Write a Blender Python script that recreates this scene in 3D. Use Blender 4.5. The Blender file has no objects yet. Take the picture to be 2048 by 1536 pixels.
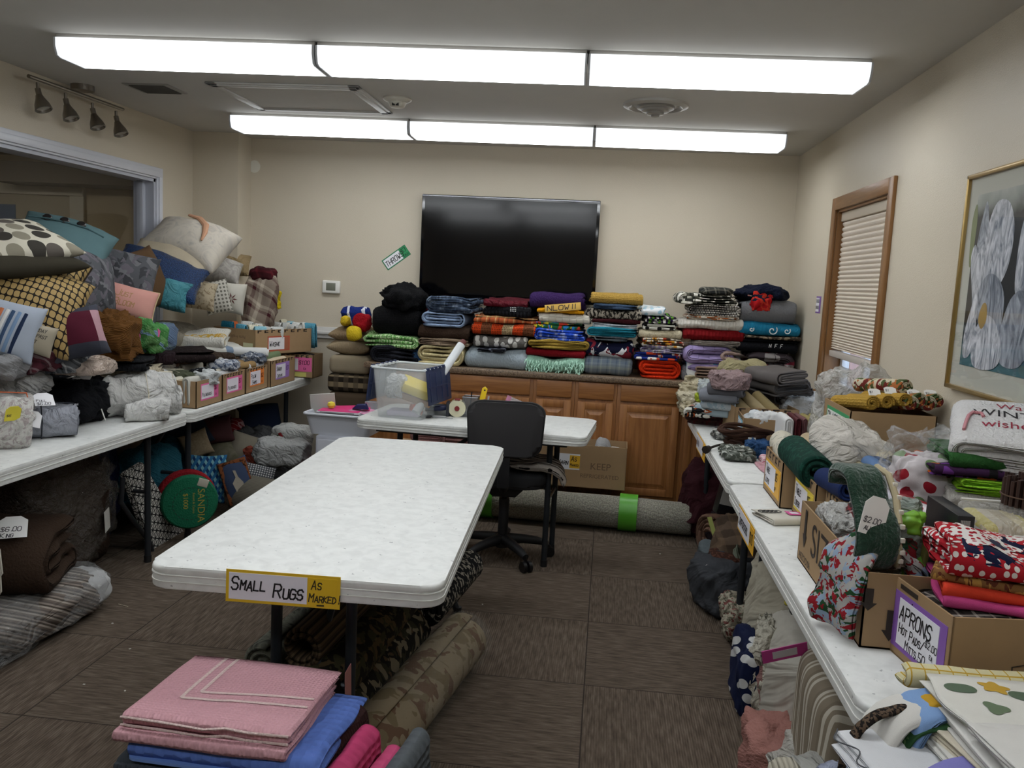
import bpy, bmesh, math, random
import numpy as np
from mathutils import Vector, Matrix, Euler
PI = math.pi
SC = bpy.context.scene
COL = SC.collection

# ---------------------------------------------------------------- camera, world, exposure
CAM_H = 1.5
FPX, PITCH, YAW, ROLL = 1692.6, .122, .108, .050
def _axes():
    cy, sy, cp, sp = math.cos(YAW), math.sin(YAW), math.cos(PITCH), math.sin(PITCH)
    f = Vector((-sy*cp, cy*cp, -sp)); r = Vector((cy, sy, 0)); u = r.cross(f)
    cr, sr = math.cos(ROLL), math.sin(ROLL)
    return cr*r+sr*u, -sr*r+cr*u, f
AR, AU, AF = _axes()
cd = bpy.data.cameras.new('camera'); cam = bpy.data.objects.new('camera', cd); COL.objects.link(cam)
cd.sensor_width = 36; cd.lens = FPX/2048*36; cd.clip_start = .05
m = Matrix.Identity(4)
for i in range(3):
    m[i][0] = AR[i]; m[i][1] = AU[i]; m[i][2] = -AF[i]
m[2][3] = CAM_H
cam.matrix_world = m
SC.camera = cam
def at(u, v, x=None, y=None, z=None):
    """point of the room seen at a spot of the photograph, on a plane x=, y= or z= of the room"""
    d = AF + AR*((u-1024)/FPX) - AU*((v-768)/FPX)
    if x is not None: t = x/d.x
    elif y is not None: t = y/d.y
    else: t = (z-CAM_H)/d.z
    return Vector((0, 0, CAM_H)) + d*t
w = bpy.data.worlds.new('world'); SC.world = w; w.use_nodes = True
w.node_tree.nodes['Background'].inputs[0].default_value = (.62, .78, 1, 1)
w.node_tree.nodes['Background'].inputs[1].default_value = 1.6
SC.view_settings.view_transform = 'Standard'; SC.view_settings.look = 'None'
SC.view_settings.exposure = 0.66; SC.view_settings.gamma = 1; SC.view_settings.use_curve_mapping = False
LAMP = 8.5          # luminance of the fluorescent lenses

# ---------------------------------------------------------------- colours and materials
def C(h):
    h = h.lstrip('#'); v = [int(h[i:i+2], 16)/255 for i in (0, 2, 4)]
    return tuple([x/12.92 if x <= .04045 else ((x+.055)/1.055)**2.4 for x in v])+(1,)
class NT:
    def __init__(s, name):
        s.m = bpy.data.materials.new(name); s.m.use_nodes = True; s.t = s.m.node_tree
        s.p = s.t.nodes['Principled BSDF']; s._uv = None
    def n(s, ty, ins=None, **kw):
        nd = s.t.nodes.new(ty)
        for k, v in kw.items(): setattr(nd, k, v)
        for k, v in (ins or {}).items():
            if isinstance(v, bpy.types.NodeSocket): s.t.links.new(v, nd.inputs[k])
            elif v is not None: nd.inputs[k].default_value = v
        return nd
    def uv(s):
        if s._uv is None: s._uv = s.n('ShaderNodeTexCoord').outputs['UV']
        return s._uv
    def obj(s): return s.n('ShaderNodeTexCoord').outputs['Object']
    def math(s, op, a, b=None, c=None):
        return s.n('ShaderNodeMath', {0: a, 1: b, 2: c}, operation=op).outputs[0]
    def sep(s, v):
        o = s.n('ShaderNodeSeparateXYZ', {0: v}).outputs; return o[0], o[1], o[2]
    def comb(s, x, y, z=0.): return s.n('ShaderNodeCombineXYZ', {0: x, 1: y, 2: z}).outputs[0]
    def noise(s, v, scale, detail=2., dist=0.):
        return s.n('ShaderNodeTexNoise', {'Vector': v, 'Scale': scale, 'Detail': detail, 'Distortion': dist}).outputs[0]
    def vor(s, v, scale, rnd=1., feature='F1'):
        return s.n('ShaderNodeTexVoronoi', {'Vector': v, 'Scale': scale, 'Randomness': rnd}, feature=feature, voronoi_dimensions='2D')
    def mix(s, f, a, b, blend='MIX'):
        nd = s.n('ShaderNodeMix', {0: f, 6: a, 7: b}, data_type='RGBA', blend_type=blend); return nd.outputs[2]
    def ramp(s, f, stops, const=True):
        nd = s.n('ShaderNodeValToRGB', {0: f}); e = nd.color_ramp
        if const: e.interpolation = 'CONSTANT'
        while len(e.elements) < len(stops): e.elements.new(.5)
        for el, (p, c) in zip(e.elements, stops): el.position = p; el.color = c if len(c) == 4 else tuple(c)+(1,)
        return nd.outputs[0]
    def lt(s, a, b): return s.math('LESS_THAN', a, b)
    def gt(s, a, b): return s.math('GREATER_THAN', a, b)
    def bump(s, h, dist, strength=1.):
        nd = s.n('ShaderNodeBump', {'Height': h, 'Distance': dist, 'Strength': strength})
        s.t.links.new(nd.outputs[0], s.p.inputs['Normal'])
    def col(s, c):
        if isinstance(c, bpy.types.NodeSocket): s.t.links.new(c, s.p.inputs['Base Color'])
        else: s.p.inputs['Base Color'].default_value = c
    def rough(s, r): s.p.inputs['Roughness'].default_value = r
    def spec(s, r): s.p.inputs['Specular IOR Level'].default_value = r
_mc = {}
def plain(h, rough=.5, metal=0., spec=.5, noise=0., emit=0., alpha=1., name=None):
    k = ('p', h, rough, metal, spec, noise, emit, alpha)
    if k in _mc: return _mc[k]
    t = NT(name or 'paint'); c = C(h)
    if noise:
        nz = t.noise(t.obj(), 9., 4.)
        t.col(t.mix(nz, tuple(x*(1-noise) for x in c[:3])+(1,), tuple(min(1, x*(1+noise)) for x in c[:3])+(1,)))
    else: t.col(c)
    t.rough(rough); t.spec(spec); t.p.inputs['Metallic'].default_value = metal
    if emit:
        t.p.inputs['Emission Color'].default_value = c; t.p.inputs['Emission Strength'].default_value = emit
    t.p.inputs['Alpha'].default_value = alpha
    _mc[k] = t.m
    return t.m
def fab(kind, *cols, s=1., bump='weave', rough=.9, rot=0., sheen=0.):
    """a woven, knitted or printed cloth; cols are hex colours, s scales the pattern (bigger = larger)"""
    k = ('f', kind, cols, s, bump, rough, rot, sheen)
    if k in _mc: return _mc[k]
    t = NT('cloth_'+kind); c = [C(x) for x in cols]; uv = t.uv()
    if rot: uv = t.n('ShaderNodeMapping', {'Vector': uv, 'Rotation': (0, 0, math.radians(rot))}).outputs[0]
    u, v, _ = t.sep(uv)
    fr = lambda a, p: t.math('FRACT', t.math('DIVIDE', a, p))
    def stripes(a, period, cs): return t.ramp(fr(a, period), [(i/len(cs), q) for i, q in enumerate(cs)])
    if kind == 'plain': o = c[0]
    elif kind == 'stripe': o = stripes(v, .05*s*len(c), c)
    elif kind == 'stripeu': o = stripes(u, .05*s*len(c), c)
    elif kind == 'plaid':
        o = t.mix(.5, stripes(u, .12*s, [c[0], c[1], c[0], c[2], c[0], c[0]]), stripes(v, .12*s, [c[0], c[1], c[0], c[2], c[0], c[0]]))
    elif kind == 'grid':
        g = t.math('MAXIMUM', t.lt(fr(u, .05*s), .1), t.lt(fr(v, .05*s), .1)); o = t.mix(g, c[0], c[1])
    elif kind == 'dots':
        d = t.vor(uv, 1/(.04*s), 0.).outputs[0]; o = t.mix(t.lt(d, .3), c[0], c[1])
    elif kind == 'spots':
        d = t.vor(uv, 1/(.05*s), .8); o = t.mix(t.lt(d.outputs[0], .30), c[0], c[1])
        if len(c) > 2: o = t.mix(t.math('MULTIPLY', t.lt(d.outputs[0], .30), t.gt(t.sep(d.outputs[1])[0], .5)), o, c[2])
    elif kind == 'blots':
        o = c[0]
        for i, q in enumerate(c[1:]):
            nz = t.noise(t.n('ShaderNodeMapping', {'Vector': uv, 'Location': (i*3.7, i*1.9, 0)}).outputs[0], (16+5*i)/s, 2., .6)
            o = t.mix(t.gt(nz, .56), o, q)
    elif kind == 'speck':
        o = t.mix(t.gt(t.noise(uv, 150/s, 2.), .5), c[0], c[1])
    elif kind == 'marble':
        nz = t.noise(uv, 7/s, 3., 2.5); o = t.ramp(nz, [(.25+.5*i/max(1, len(c)-1), q) for i, q in enumerate(c)], False)
    elif kind == 'granny':
        base = stripes(u, .14*s*(len(c)-1), c[:-1]); d = t.vor(uv, 1/(.022*s), 0.).outputs[0]
        o = t.mix(t.lt(d, .22), base, c[-1])
    elif kind == 'geo':
        a, b = t.math('DIVIDE', u, .05*s), t.math('DIVIDE', v, .05*s)
        g = None
        for e in (a, b, t.math('ADD', a, b), t.math('SUBTRACT', a, b)):
            q = t.math('PINGPONG', e, .5); q = t.lt(q, .075); g = q if g is None else t.math('MAXIMUM', g, q)
        o = t.mix(g, c[0], c[1])
    elif kind == 'cubes':
        a, b = t.math('DIVIDE', u, .05*s), t.math('DIVIDE', v, .09*s)
        k1 = t.math('FRACT', t.math('ADD', a, b)); k2 = t.math('FRACT', t.math('SUBTRACT', a, b))
        o = t.mix(t.gt(k1, .5), t.mix(t.gt(k2, .5), c[0], c[1]), t.mix(t.gt(k2, .5), c[2], c[1]))
    elif kind == 'ogee':
        q = t.math('MULTIPLY', t.math('SINE', t.math('MULTIPLY', t.math('ADD', u, t.math('MULTIPLY', t.noise(uv, 25., 1.), .01)), 150/s)), t.math('SINE', t.math('MULTIPLY', v, 105/s)))
        q = t.math('ABSOLUTE', q); o = t.mix(t.lt(q, .22), c[1], c[0])
    elif kind == 'circles':
        d = t.vor(uv, 1/(.085*s), .35); r = t.sep(d.outputs[1])[0]
        in_ = t.ramp(r, [(0, c[1]), (.4, c[2]), (.7, c[3])]); o = t.mix(t.lt(d.outputs[0], .42), c[0], in_)
    elif kind == 'blocks':
        k = t.math('ADD', t.math('MULTIPLY', t.gt(fr(u, .2*s), .5), .5), t.math('MULTIPLY', t.gt(fr(v, .2*s), .5), .25))
        o = t.ramp(k, [(0, c[0]), (.2, c[1]), (.45, c[2]), (.7, c[3])])
    elif kind == 'wavy':
        q = t.math('ADD', t.math('MULTIPLY', t.noise(uv, 9/s, 2.), .05*s), v); o = stripes(q, .03*s*len(c), c)
    elif kind == 'half':
        o = t.ramp(t.math('ADD', v, .5), [(0, c[0]), (.5, c[1])])
    nz = t.noise(uv, 14., 3.)
    lo = t.mix(1., o, (.86, .86, .86, 1), 'MULTIPLY')
    t.col(t.mix(nz, lo, o)); t.rough(rough); t.spec(.15)
    if sheen: t.p.inputs['Sheen Weight'].default_value = sheen
    if bump == 'weave': t.bump(t.noise(uv, 700., 1.), .0006)
    elif bump == 'fleece': t.bump(t.noise(uv, 110., 4.), .008)
    elif bump == 'shag': t.bump(t.noise(uv, 90., 4.), .012)
    elif bump == 'knit': t.bump(t.vor(uv, 110., .35).outputs[0], .006)
    elif bump == 'cable': t.bump(t.vor(uv, 45., .3).outputs[0], .012)
    elif bump == 'cord': t.bump(t.math('SINE', t.math('MULTIPLY', v, 900.)), .0015)
    elif bump == 'quilt':
        q = t.math('MULTIPLY', t.math('ABSOLUTE', t.math('SINE', t.math('MULTIPLY', u, 70.))), t.math('ABSOLUTE', t.math('SINE', t.math('MULTIPLY', v, 45.))))
        t.bump(t.math('POWER', q, .4), .008)
    elif bump == 'puff': t.bump(t.noise(uv, 6., 3., 1.), .05)
    elif bump == 'rib': t.bump(t.math('ABSOLUTE', t.math('SINE', t.math('MULTIPLY', u, 260.))), .004)
    elif bump == 'crease': t.bump(t.noise(uv, 13., 4., 2.2), .035)
    _mc[k] = t.m
    return t.m
def plastic_bag(h='#e8ecec', a=.32):
    k = ('bag', h, a)
    if k in _mc: return _mc[k]
    t = NT('clear_plastic'); t.col(C(h)); t.rough(.12); t.spec(.9)
    t.p.inputs['Alpha'].default_value = a
    t.bump(t.noise(t.obj(), 17., 3., 2.5), .05)
    _mc[k] = t.m
    return t.m
def wood(h1, h2, scale=1., rough=.35, axis=2):
    k = ('w', h1, h2, scale, rough, axis)
    if k in _mc: return _mc[k]
    t = NT('wood'); o = t.obj(); sc = [14*scale]*3; sc[axis] = 1.1*scale
    v = t.n('ShaderNodeMapping', {'Vector': o, 'Scale': sc}).outputs[0]
    t.col(t.ramp(t.noise(v, 2.2, 6., 1.2), [(.3, C(h1)), (.7, C(h2))], False)); t.rough(rough); t.bump(t.noise(v, 9., 3.), .0008)
    _mc[k] = t.m
    return t.m
def carton_mat(h='#a08463'):
    k = ('card', h)
    if k in _mc: return _mc[k]
    t = NT('cardboard'); c = C(h); nz = t.noise(t.obj(), 30., 4.)
    t.col(t.mix(nz, tuple(x*.88 for x in c[:3])+(1,), c)); t.rough(.8); t.spec(.2)
    _mc[k] = t.m
    return t.m

# ---------------------------------------------------------------- objects
def tag(o, label=None, cat=None, group=None, kind=None):
    if label: o['label'] = label
    if cat: o['category'] = cat
    if group: o['group'] = group
    if kind: o['kind'] = kind
    return o
def place(o, loc=(0, 0, 0), rot=(0, 0, 0)):
    o.location = loc; o.rotation_euler = rot if isinstance(rot, (tuple, list, Euler)) else rot.to_euler(); return o
def empty(name, loc, label, cat, group=None, rz=0., rot=None):
    o = bpy.data.objects.new(name, None); COL.objects.link(o); o.empty_display_size = .05
    place(o, loc, rot if rot is not None else (0, 0, rz)); return tag(o, label, cat, group)
def mk(name, V, F, mat, parent=None, uv=None, smooth=True, loc=(0, 0, 0), rot=(0, 0, 0)):
    me = bpy.data.meshes.new(name); V = np.asarray(V, float); me.from_pydata(V.tolist(), [], F)
    if uv is not None:
        l = me.uv_layers.new(name='UVMap'); idx = np.zeros(len(me.loops), int); me.loops.foreach_get('vertex_index', idx)
        l.data.foreach_set('uv', np.asarray(uv, float)[idx].ravel())
    if smooth: me.polygons.foreach_set('use_smooth', [True]*len(me.polygons))
    me.materials.append(mat); me.update()
    o = bpy.data.objects.new(name, me); COL.objects.link(o); place(o, loc, rot)
    if parent is not None: o.parent = parent
    return o
class MB:
    def __init__(s): s.b = bmesh.new(); s.sm = False
    def box(s, lo, hi, bev=0., seg=2, M=None):
        r = bmesh.ops.create_cube(s.b, size=1.); vs = r['verts']
        for v in vs:
            v.co = Vector([lo[i]+(v.co[i]+.5)*(hi[i]-lo[i]) for i in range(3)])
        if bev:
            es = list({e for v in vs for e in v.link_edges})
            r2 = bmesh.ops.bevel(s.b, geom=es, offset=bev, segments=seg, affect='EDGES', profile=.5)
            vs = list({v for v in r2['verts']} | {v for v in vs if v.is_valid})
        if M is not None:
            for v in vs: v.co = M @ v.co
        return s
    def cyl(s, p0, p1, r, seg=16, r1=None):
        p0, p1 = Vector(p0), Vector(p1); d = p1-p0
        r_ = bmesh.ops.create_cone(s.b, cap_ends=True, segments=seg, radius1=r, radius2=r if r1 is None else r1, depth=d.length)
        M = Matrix.Translation((p0+p1)/2) @ d.to_track_quat('Z', 'Y').to_matrix().to_4x4()
        for v in r_['verts']: v.co = M @ v.co
        return s
    def tube(s, pts, r, seg=10, closed=False):
        P = [Vector(p) for p in pts]; n = len(P); rings = []; up = Vector((.13, .27, .95)).normalized()
        for i in range(n):
            a = P[(i-1) % n] if (i or closed) else P[0]; b = P[(i+1) % n] if (i < n-1 or closed) else P[-1]
            t = (b-a).normalized(); x = up.cross(t)
            if x.length < 1e-3: x = Vector((1, 0, 0)).cross(t)
            x.normalize(); y = t.cross(x)
            rr = r[i] if isinstance(r, (list, tuple)) else r
            rings.append([s.b.verts.new(P[i]+x*rr*math.cos(2*PI*k/seg)+y*rr*math.sin(2*PI*k/seg)) for k in range(seg)])
        for i in range(n if closed else n-1):
            A, B = rings[i], rings[(i+1) % n]
            for k in range(seg): s.b.faces.new((A[k], A[(k+1) % seg], B[(k+1) % seg], B[k]))
        if not closed:
            s.b.faces.new(rings[0][::-1]); s.b.faces.new(rings[-1])
        return s
    def lathe(s, prof, seg=24, M=None):
        rings = []
        for r, z in prof:
            rings.append([s.b.verts.new((r*math.cos(2*PI*k/seg), r*math.sin(2*PI*k/seg), z)) for k in range(seg)] if r > 1e-6 else [s.b.verts.new((0, 0, z))])
        for A, B in zip(rings, rings[1:]):
            for k in range(seg):
                a = [A[k % len(A)], A[(k+1) % seg % len(A)], B[(k+1) % seg % len(B)], B[k % len(B)]]
                a = [q for i, q in enumerate(a) if q not in a[:i]]
                if len(a) > 2: s.b.faces.new(a)
        if M is not None:
            for R in rings:
                for v in R: v.co = M @ v.co
        return s
    def prism(s, pts, h0, h1, axis=2, bev=0.):
        """polygon pts extruded along an axis from h0 to h1"""
        def P(a, b, c): return {2: (a, b, c), 1: (a, c, b), 0: (c, a, b)}[axis]
        A = [s.b.verts.new(P(x, y, h0)) for x, y in pts]; B = [s.b.verts.new(P(x, y, h1)) for x, y in pts]
        n = len(pts); fs = [s.b.faces.new(A[::-1]), s.b.faces.new(B)]
        for k in range(n): fs.append(s.b.faces.new((A[k], A[(k+1) % n], B[(k+1) % n], B[k])))
        if bev:
            es = [e for f in fs[:2] for e in f.edges]
            bmesh.ops.bevel(s.b, geom=es, offset=bev, segments=3, affect='EDGES', profile=.5)
        return s
    def quad(s, *p):
        s.b.faces.new([s.b.verts.new(q) for q in p]); return s
    def build(s, name, mat, parent=None, smooth=None, loc=(0, 0, 0), rot=(0, 0, 0)):
        bmesh.ops.recalc_face_normals(s.b, faces=s.b.faces)
        me = bpy.data.meshes.new(name); 
        uvl = s.b.loops.layers.uv.new('UVMap')
        for f in s.b.faces:
            n = f.normal; a = max(range(3), key=lambda i: abs(n[i])); i, j = [(1, 2), (0, 2), (0, 1)][a]
            for l in f.loops: l[uvl].uv = (l.vert.co[i], l.vert.co[j])
        s.b.to_mesh(me); s.b.free(); me.materials.append(mat)
        if smooth is None or smooth:
            me.polygons.foreach_set('use_smooth', [True]*len(me.polygons))
            try: me.set_sharp_from_angle(angle=math.radians(40))
            except Exception: pass
        o = bpy.data.objects.new(name, me); COL.objects.link(o); place(o, loc, rot)
        if parent is not None: o.parent = parent
        return o
def rrect(x0, y0, x1, y1, r, n=6):
    o = []
    for cx, cy, a in ((x1-r, y1-r, 0), (x0+r, y1-r, 90), (x0+r, y0+r, 180), (x1-r, y0+r, 270)):
        for i in range(n+1):
            t = math.radians(a+90*i/n); o.append((cx+r*math.cos(t), cy+r*math.sin(t)))
    return o
def struct(o): o['kind'] = 'structure'; return o

# ---------------------------------------------------------------- coherent noise
def _h(i, j, k, s):
    n = (i*374761393 + j*668265263 + k*2147483647 + s*1274126177) & 0xffffffff
    n = ((n ^ (n >> 13))*1274126177) & 0xffffffff
    return ((n ^ (n >> 16)) & 0xffff)/32767.5-1
def vn(P, s=0):
    P = np.asarray(P, float); I = np.floor(P).astype(np.int64); f = P-I; f = f*f*(3-2*f); r = 0
    for dx in (0, 1):
        for dy in (0, 1):
            for dz in (0, 1):
                wt = (f[:, 0] if dx else 1-f[:, 0])*(f[:, 1] if dy else 1-f[:, 1])*(f[:, 2] if dz else 1-f[:, 2])
                r = r+wt*_h(I[:, 0]+dx, I[:, 1]+dy, I[:, 2]+dz, s)
    return r
def fbm(P, s=0, o=3):
    r, a = 0, 1.
    for i in range(o): r = r+a*vn(np.asarray(P)*2**i+i*7.3, s+i); a *= .5
    return r
def ridge(P, s=0):
    W = np.asarray(P)+np.stack([vn(P, s+5), vn(P, s+6), vn(P, s+7)], 1)*.5
    return 1-2*np.abs(vn(W, s))+.5*(1-2*np.abs(vn(W*2.1+3, s+1)))-.6
def vnorm(V, F):
    F = np.asarray(F); a, b, c, d = (V[F[:, i]] for i in range(4)); n = np.cross(c-a, d-b); N = np.zeros_like(V)
    for i in range(4): np.add.at(N, F[:, i], n)
    return N/(np.linalg.norm(N, axis=1, keepdims=True)+1e-12)
def grid_faces(nu, nv, wrapu=False, wrapv=False, base=0):
    F = []
    for i in range(nu if wrapu else nu-1):
        for j in range(nv if wrapv else nv-1):
            a, b = i, (i+1) % nu; c, d = j, (j+1) % nv
            F.append((base+a*nv+c, base+b*nv+c, base+b*nv+d, base+a*nv+d))
    return F
# ---------------------------------------------------------------- cloth generators
def sheet(name, pts, th, W, mat, label=None, cat=None, group=None, loc=(0, 0, 0), rot=(0, 0, 0), nx=14, amp=.0, sc=.12,
          seed=0, parent=None, warp=None, floor=True, jag=.0, swap=False, fringe=None, taper=0.):
    """a thick cloth whose cross-section follows the open line pts (a, z) and which is W wide"""
    P = np.array(pts, float); T = np.gradient(P, axis=0); T /= np.linalg.norm(T, axis=1, keepdims=True)+1e-9
    Nn = np.stack([-T[:, 1], T[:, 0]], 1); n = len(P)
    S = np.concatenate([[0], np.cumsum(np.linalg.norm(np.diff(P, axis=0), axis=1))])
    h = np.full(n, th/2*.95); h[0] = h[-1] = th*.12; h[1] = h[-2] = th*.36
    r = min(th*.5, W*.3); xs, ks = [], []
    for a in (90, 62, 35, 12): xs.append(-W/2+r*(1-math.cos(math.radians(90-a)))); ks.append(max(.1, math.cos(math.radians(a))))
    for q in np.linspace(-W/2+r, W/2-r, nx): xs.append(q); ks.append(1.)
    for a in (12, 35, 62, 90): xs.append(W/2-r*(1-math.cos(math.radians(90-a)))); ks.append(max(.1, math.cos(math.radians(a))))
    nr = len(xs); V = []; UV = []
    jx = vn(np.stack([S*9, np.full(n, seed*1.7), np.zeros(n)], 1), seed)*jag
    for x, k in zip(xs, ks):
        e = x*(1-taper*(1-0))+jx
        for sgn in (1, -1):
            q = P+Nn*(h*k*sgn)[:, None]
            if sgn < 0: q = q[::-1]
            ee = e if sgn > 0 else e[::-1]
            V.append(np.stack([ee, q[:, 0], q[:, 1]], 1))
            s_ = S if sgn > 0 else S[::-1]
            UV.append(np.stack([np.full(n, x)+.5, s_+.5], 1))
    V = np.concatenate(V); UV = np.concatenate(UV); m2 = 2*n
    F = grid_faces(nr, m2, False, True)
    for base, fl in ((0, 0), ((nr-1)*m2, 1)):
        for i in range(n-1):
            q = (base+i, base+i+1, base+m2-2-i, base+m2-1-i); F.append(q if fl else q[::-1])
    if amp:
        N = vnorm(V, F); Q = V/sc+seed*3.1
        V = V+N*(amp*fbm(Q, seed))[:, None]*.5; V[:, 2] += amp*.8*fbm(V*np.array([1, 1, .15])/(sc*1.8)+seed, seed+9)*np.clip(V[:, 2]/(V[:, 2].max()+1e-6), 0, 1)
    if warp is not None: V = warp(V)
    if floor: V[:, 2] = np.maximum(V[:, 2], 0)
    if swap: V = np.stack([V[:, 1], -V[:, 0], V[:, 2]], 1)
    o = mk(name, V, F, mat, parent, UV, True, loc, rot)
    return tag(o, label, cat, group)
SEQ = {'nest': [3, 0, 1, 2], 'nest6': [5, 0, 1, 4, 3, 2], 'spiral': [2, 3, 1, 4, 0], 'serp3': [0, 1, 2], 'serp4': [0, 1, 2, 3], 'serp5': [0, 1, 2, 3, 4],
       'serp6': list(range(6)), 'serp8': list(range(8)), 'half': [1, 0], 'spiral3': [1, 2, 0], 'nest2': [3, 0, 1, 2]}
def fold_line(L, H, prof, seed=0, var=.06):
    seq = SEQ[prof]; n = len(seq); rnd = random.Random(seed)
    t = [H/n*(1+rnd.uniform(-var, var)*2) for _ in range(n)]; k = H/sum(t); t = [x*k for x in t]
    zb = [sum(t[:i]) for i in range(n)]; zc = [zb[i]+t[i]/2 for i in range(n)]; tm = H/n
    bends = [(min(seq[i], seq[i+1]), max(seq[i], seq[i+1]), -1 if i % 2 == 0 else 1) for i in range(n-1)]
    arcs = []
    for a, b, s in bends:
        enc = sum(1 for c, d, q in bends if q == s and c < a and d > b); r = (zc[b]-zc[a])/2
        rx = min(r, tm*1.6); inset = enc*tm+abs(rnd.uniform(0, var))*L*.35
        arcs.append((s*max(.01, L/2-inset-tm/2-rx), (zc[a]+zc[b])/2, rx, r, s))
    pts = []; y = (L/2-tm/2-rnd.uniform(0, .05)*L)*(1)
    for i, li in enumerate(seq):
        y1 = arcs[i][0] if i < n-1 else (1 if (n % 2) else 1)*0
        if i == n-1: y1 = -arcs[-1][4]*(L/2-tm/2-rnd.uniform(0, .06)*L)
        m = 9
        for q in range(m): pts.append((y+(y1-y)*q/(m-1), zc[li]))
        if i < n-1:
            ya, za, rx, r, s = arcs[i]; up = seq[i+1] > li
            for q in range(1, 8):
                a = -PI/2+PI*q/8; a = a if up else -a
                pts.append((ya+s*rx*math.cos(a), za+r*math.sin(a)))
            y = ya
    return pts, tm
def cloth(name, label, cat, P, w, d, h, mat, prof='nest', face='fold', rz=0., group=None, amp=None, seed=None, parent=None, tilt=0., roll=0., warp=None, jag=.012, var=.06, nx=14, sc=.12):
    """a folded blanket, towel or sheet: w wide, d deep, h high, standing on P; face 'fold' turns the bends, 'side' the open edges towards -Y"""
    global _sd
    _sd += 1; seed = _sd if seed is None else seed
    L, W = (d, w) if face == 'fold' else (w, d)
    pts, t = fold_line(L, h, prof, seed, var)
    if amp is None: amp = min(.012, h*.12)
    o = sheet(name, pts, t, W, mat, label, cat, group, P, (tilt, roll, rz), nx, amp, sc, seed, parent, warp, True, jag, face != 'fold')
    return o
_sd = 10
def pillow(name, label, cat, P, w, h, t, mat, n=(0, -1, 0), spin=0., group=None, amp=.006, parent=None, pinch=.07, e=.42, N=22, seed=None, piping=None, sag=0.):
    global _sd
    _sd += 1; seed = _sd if seed is None else seed
    g = np.linspace(-1, 1, N); g = np.sign(g)*(1-(1-np.abs(g))**1.35); U, Vv = np.meshgrid(g, g, indexing='ij'); U = U.ravel(); Vv = Vv.ravel()
    X = w/2*U*(1-pinch*(1-Vv**2)); Y = h/2*Vv*(1-pinch*(1-U**2)); Z = t/2*np.clip((1-U**2)*(1-Vv**2), 0, 1)**e
    top = np.stack([X, Y, Z], 1); bot = np.stack([X, Y, -Z], 1); V = np.concatenate([top, bot]); n0 = N*N
    F = grid_faces(N, N); bnd = (np.abs(U) > .9999) | (np.abs(Vv) > .9999)
    mp = {i: (i if bnd[i] else i+n0) for i in range(n0)}
    F = F+[tuple(mp[i] for i in f[::-1]) for f in F]
    edge = np.maximum(np.abs(np.concatenate([U, U])), np.abs(np.concatenate([Vv, Vv])))
    r = ridge(V/np.array([.16, .16, .3])+seed*2.3, seed)
    V[:, 2] += np.sign(V[:, 2])*np.abs(V[:, 2])*r*.10*edge+amp*fbm(V/.15+seed, seed)
    V[:, :2] += (amp*fbm(V/.2+seed+9, seed+3))[:, None]*.8
    V[:, 1] -= sag*h*np.clip(1-edge**2, 0, 1)
    keep = np.ones(2*n0, bool); keep[n0:][bnd] = False; re = np.cumsum(keep)-1
    F = [tuple(int(re[i]) for i in f) for f in F]; UV = np.concatenate([np.stack([X, Y], 1)]*2)+.5
    nn = Vector(n).normalized(); up = Vector((0, 0, 1)) if abs(nn.z) < .93 else Vector((0, 1, 0))
    x = up.cross(nn).normalized(); y = nn.cross(x); M = Matrix((x, y, nn)).transposed() @ Matrix.Rotation(math.radians(spin), 3, 'Z')
    o = mk(name, V[keep], F, mat, parent, UV[keep], True, P, M.to_euler())
    tag(o, label, cat, group)
    if piping:
        b = [i*N for i in range(N)]+[(N-1)*N+j for j in range(1, N)]+[i*N+N-1 for i in range(N-2, -1, -1)]+[j for j in range(N-2, 0, -1)]
        MB().tube([V[i] for i in b], .005, 6, True).build('piping', piping, o)
    return o
def heap(name, label, cat, P, w, d, h, mat, rz=0., group=None, amp=.02, sc=.1, seed=None, parent=None, e=.55, n=(60, 34), warp=None, rot=None, flat=.25, stretch=(1, 1, 1)):
    """a crumpled or bagged bundle: a soft boxy body with creases, standing on P"""
    global _sd
    _sd += 1; seed = _sd if seed is None else seed
    th = np.linspace(0, 2*PI, n[0], endpoint=False); ph = np.linspace(-PI/2, PI/2, n[1]); A, B = np.meshgrid(th, ph, indexing='ij'); A = A.ravel(); B = B.ravel()
    f = lambda q: np.sign(q)*np.abs(q)**e
    V = np.stack([w/2*f(np.cos(B))*f(np.cos(A)), d/2*f(np.cos(B))*f(np.sin(A)), h/2*f(np.sin(B))+h/2], 1)
    F = grid_faces(n[0], n[1], True, False)
    N = V-np.array([0, 0, h/2]); N /= np.linalg.norm(N, axis=1, keepdims=True)+1e-9
    Q = V*np.array(stretch)/sc+seed*1.3
    dd = amp*(ridge(Q, seed)+.5*fbm(Q*.6, seed+4)+.38*ridge(Q*2.3+5, seed+11))
    poles = np.abs(np.sin(B)) > .9999; dd[poles] = dd[poles].mean()
    for s_ in (-1, 1):
        m_ = np.sign(np.sin(B)) == s_; k = poles & m_; dd[k] = dd[k][0] if k.any() else 0
    V = V+N*dd[:, None]; V[:, 2] = np.maximum(V[:, 2], 0)
    if warp is not None: V = warp(V)
    UV = np.stack([V[:, 0]+.5+V[:, 2]*.3, V[:, 1]*.6+V[:, 2]], 1)
    o = mk(name, V, F, mat, parent, UV, True, P, rot if rot is not None else (0, 0, rz))
    return tag(o, label, cat, group)
def roll_line(R, turns, th, sq=1., inner=.12):
    n = int(turns*22); r0 = max(R-turns*th, R*inner); pts = []
    for i in range(n+1):
        q = i/n; a = 2*PI*turns*q+.6; r = r0+(R-th/2-r0)*q
        pts.append((r*math.cos(a), R*sq+r*sq*math.sin(a)))
    return pts
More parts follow.
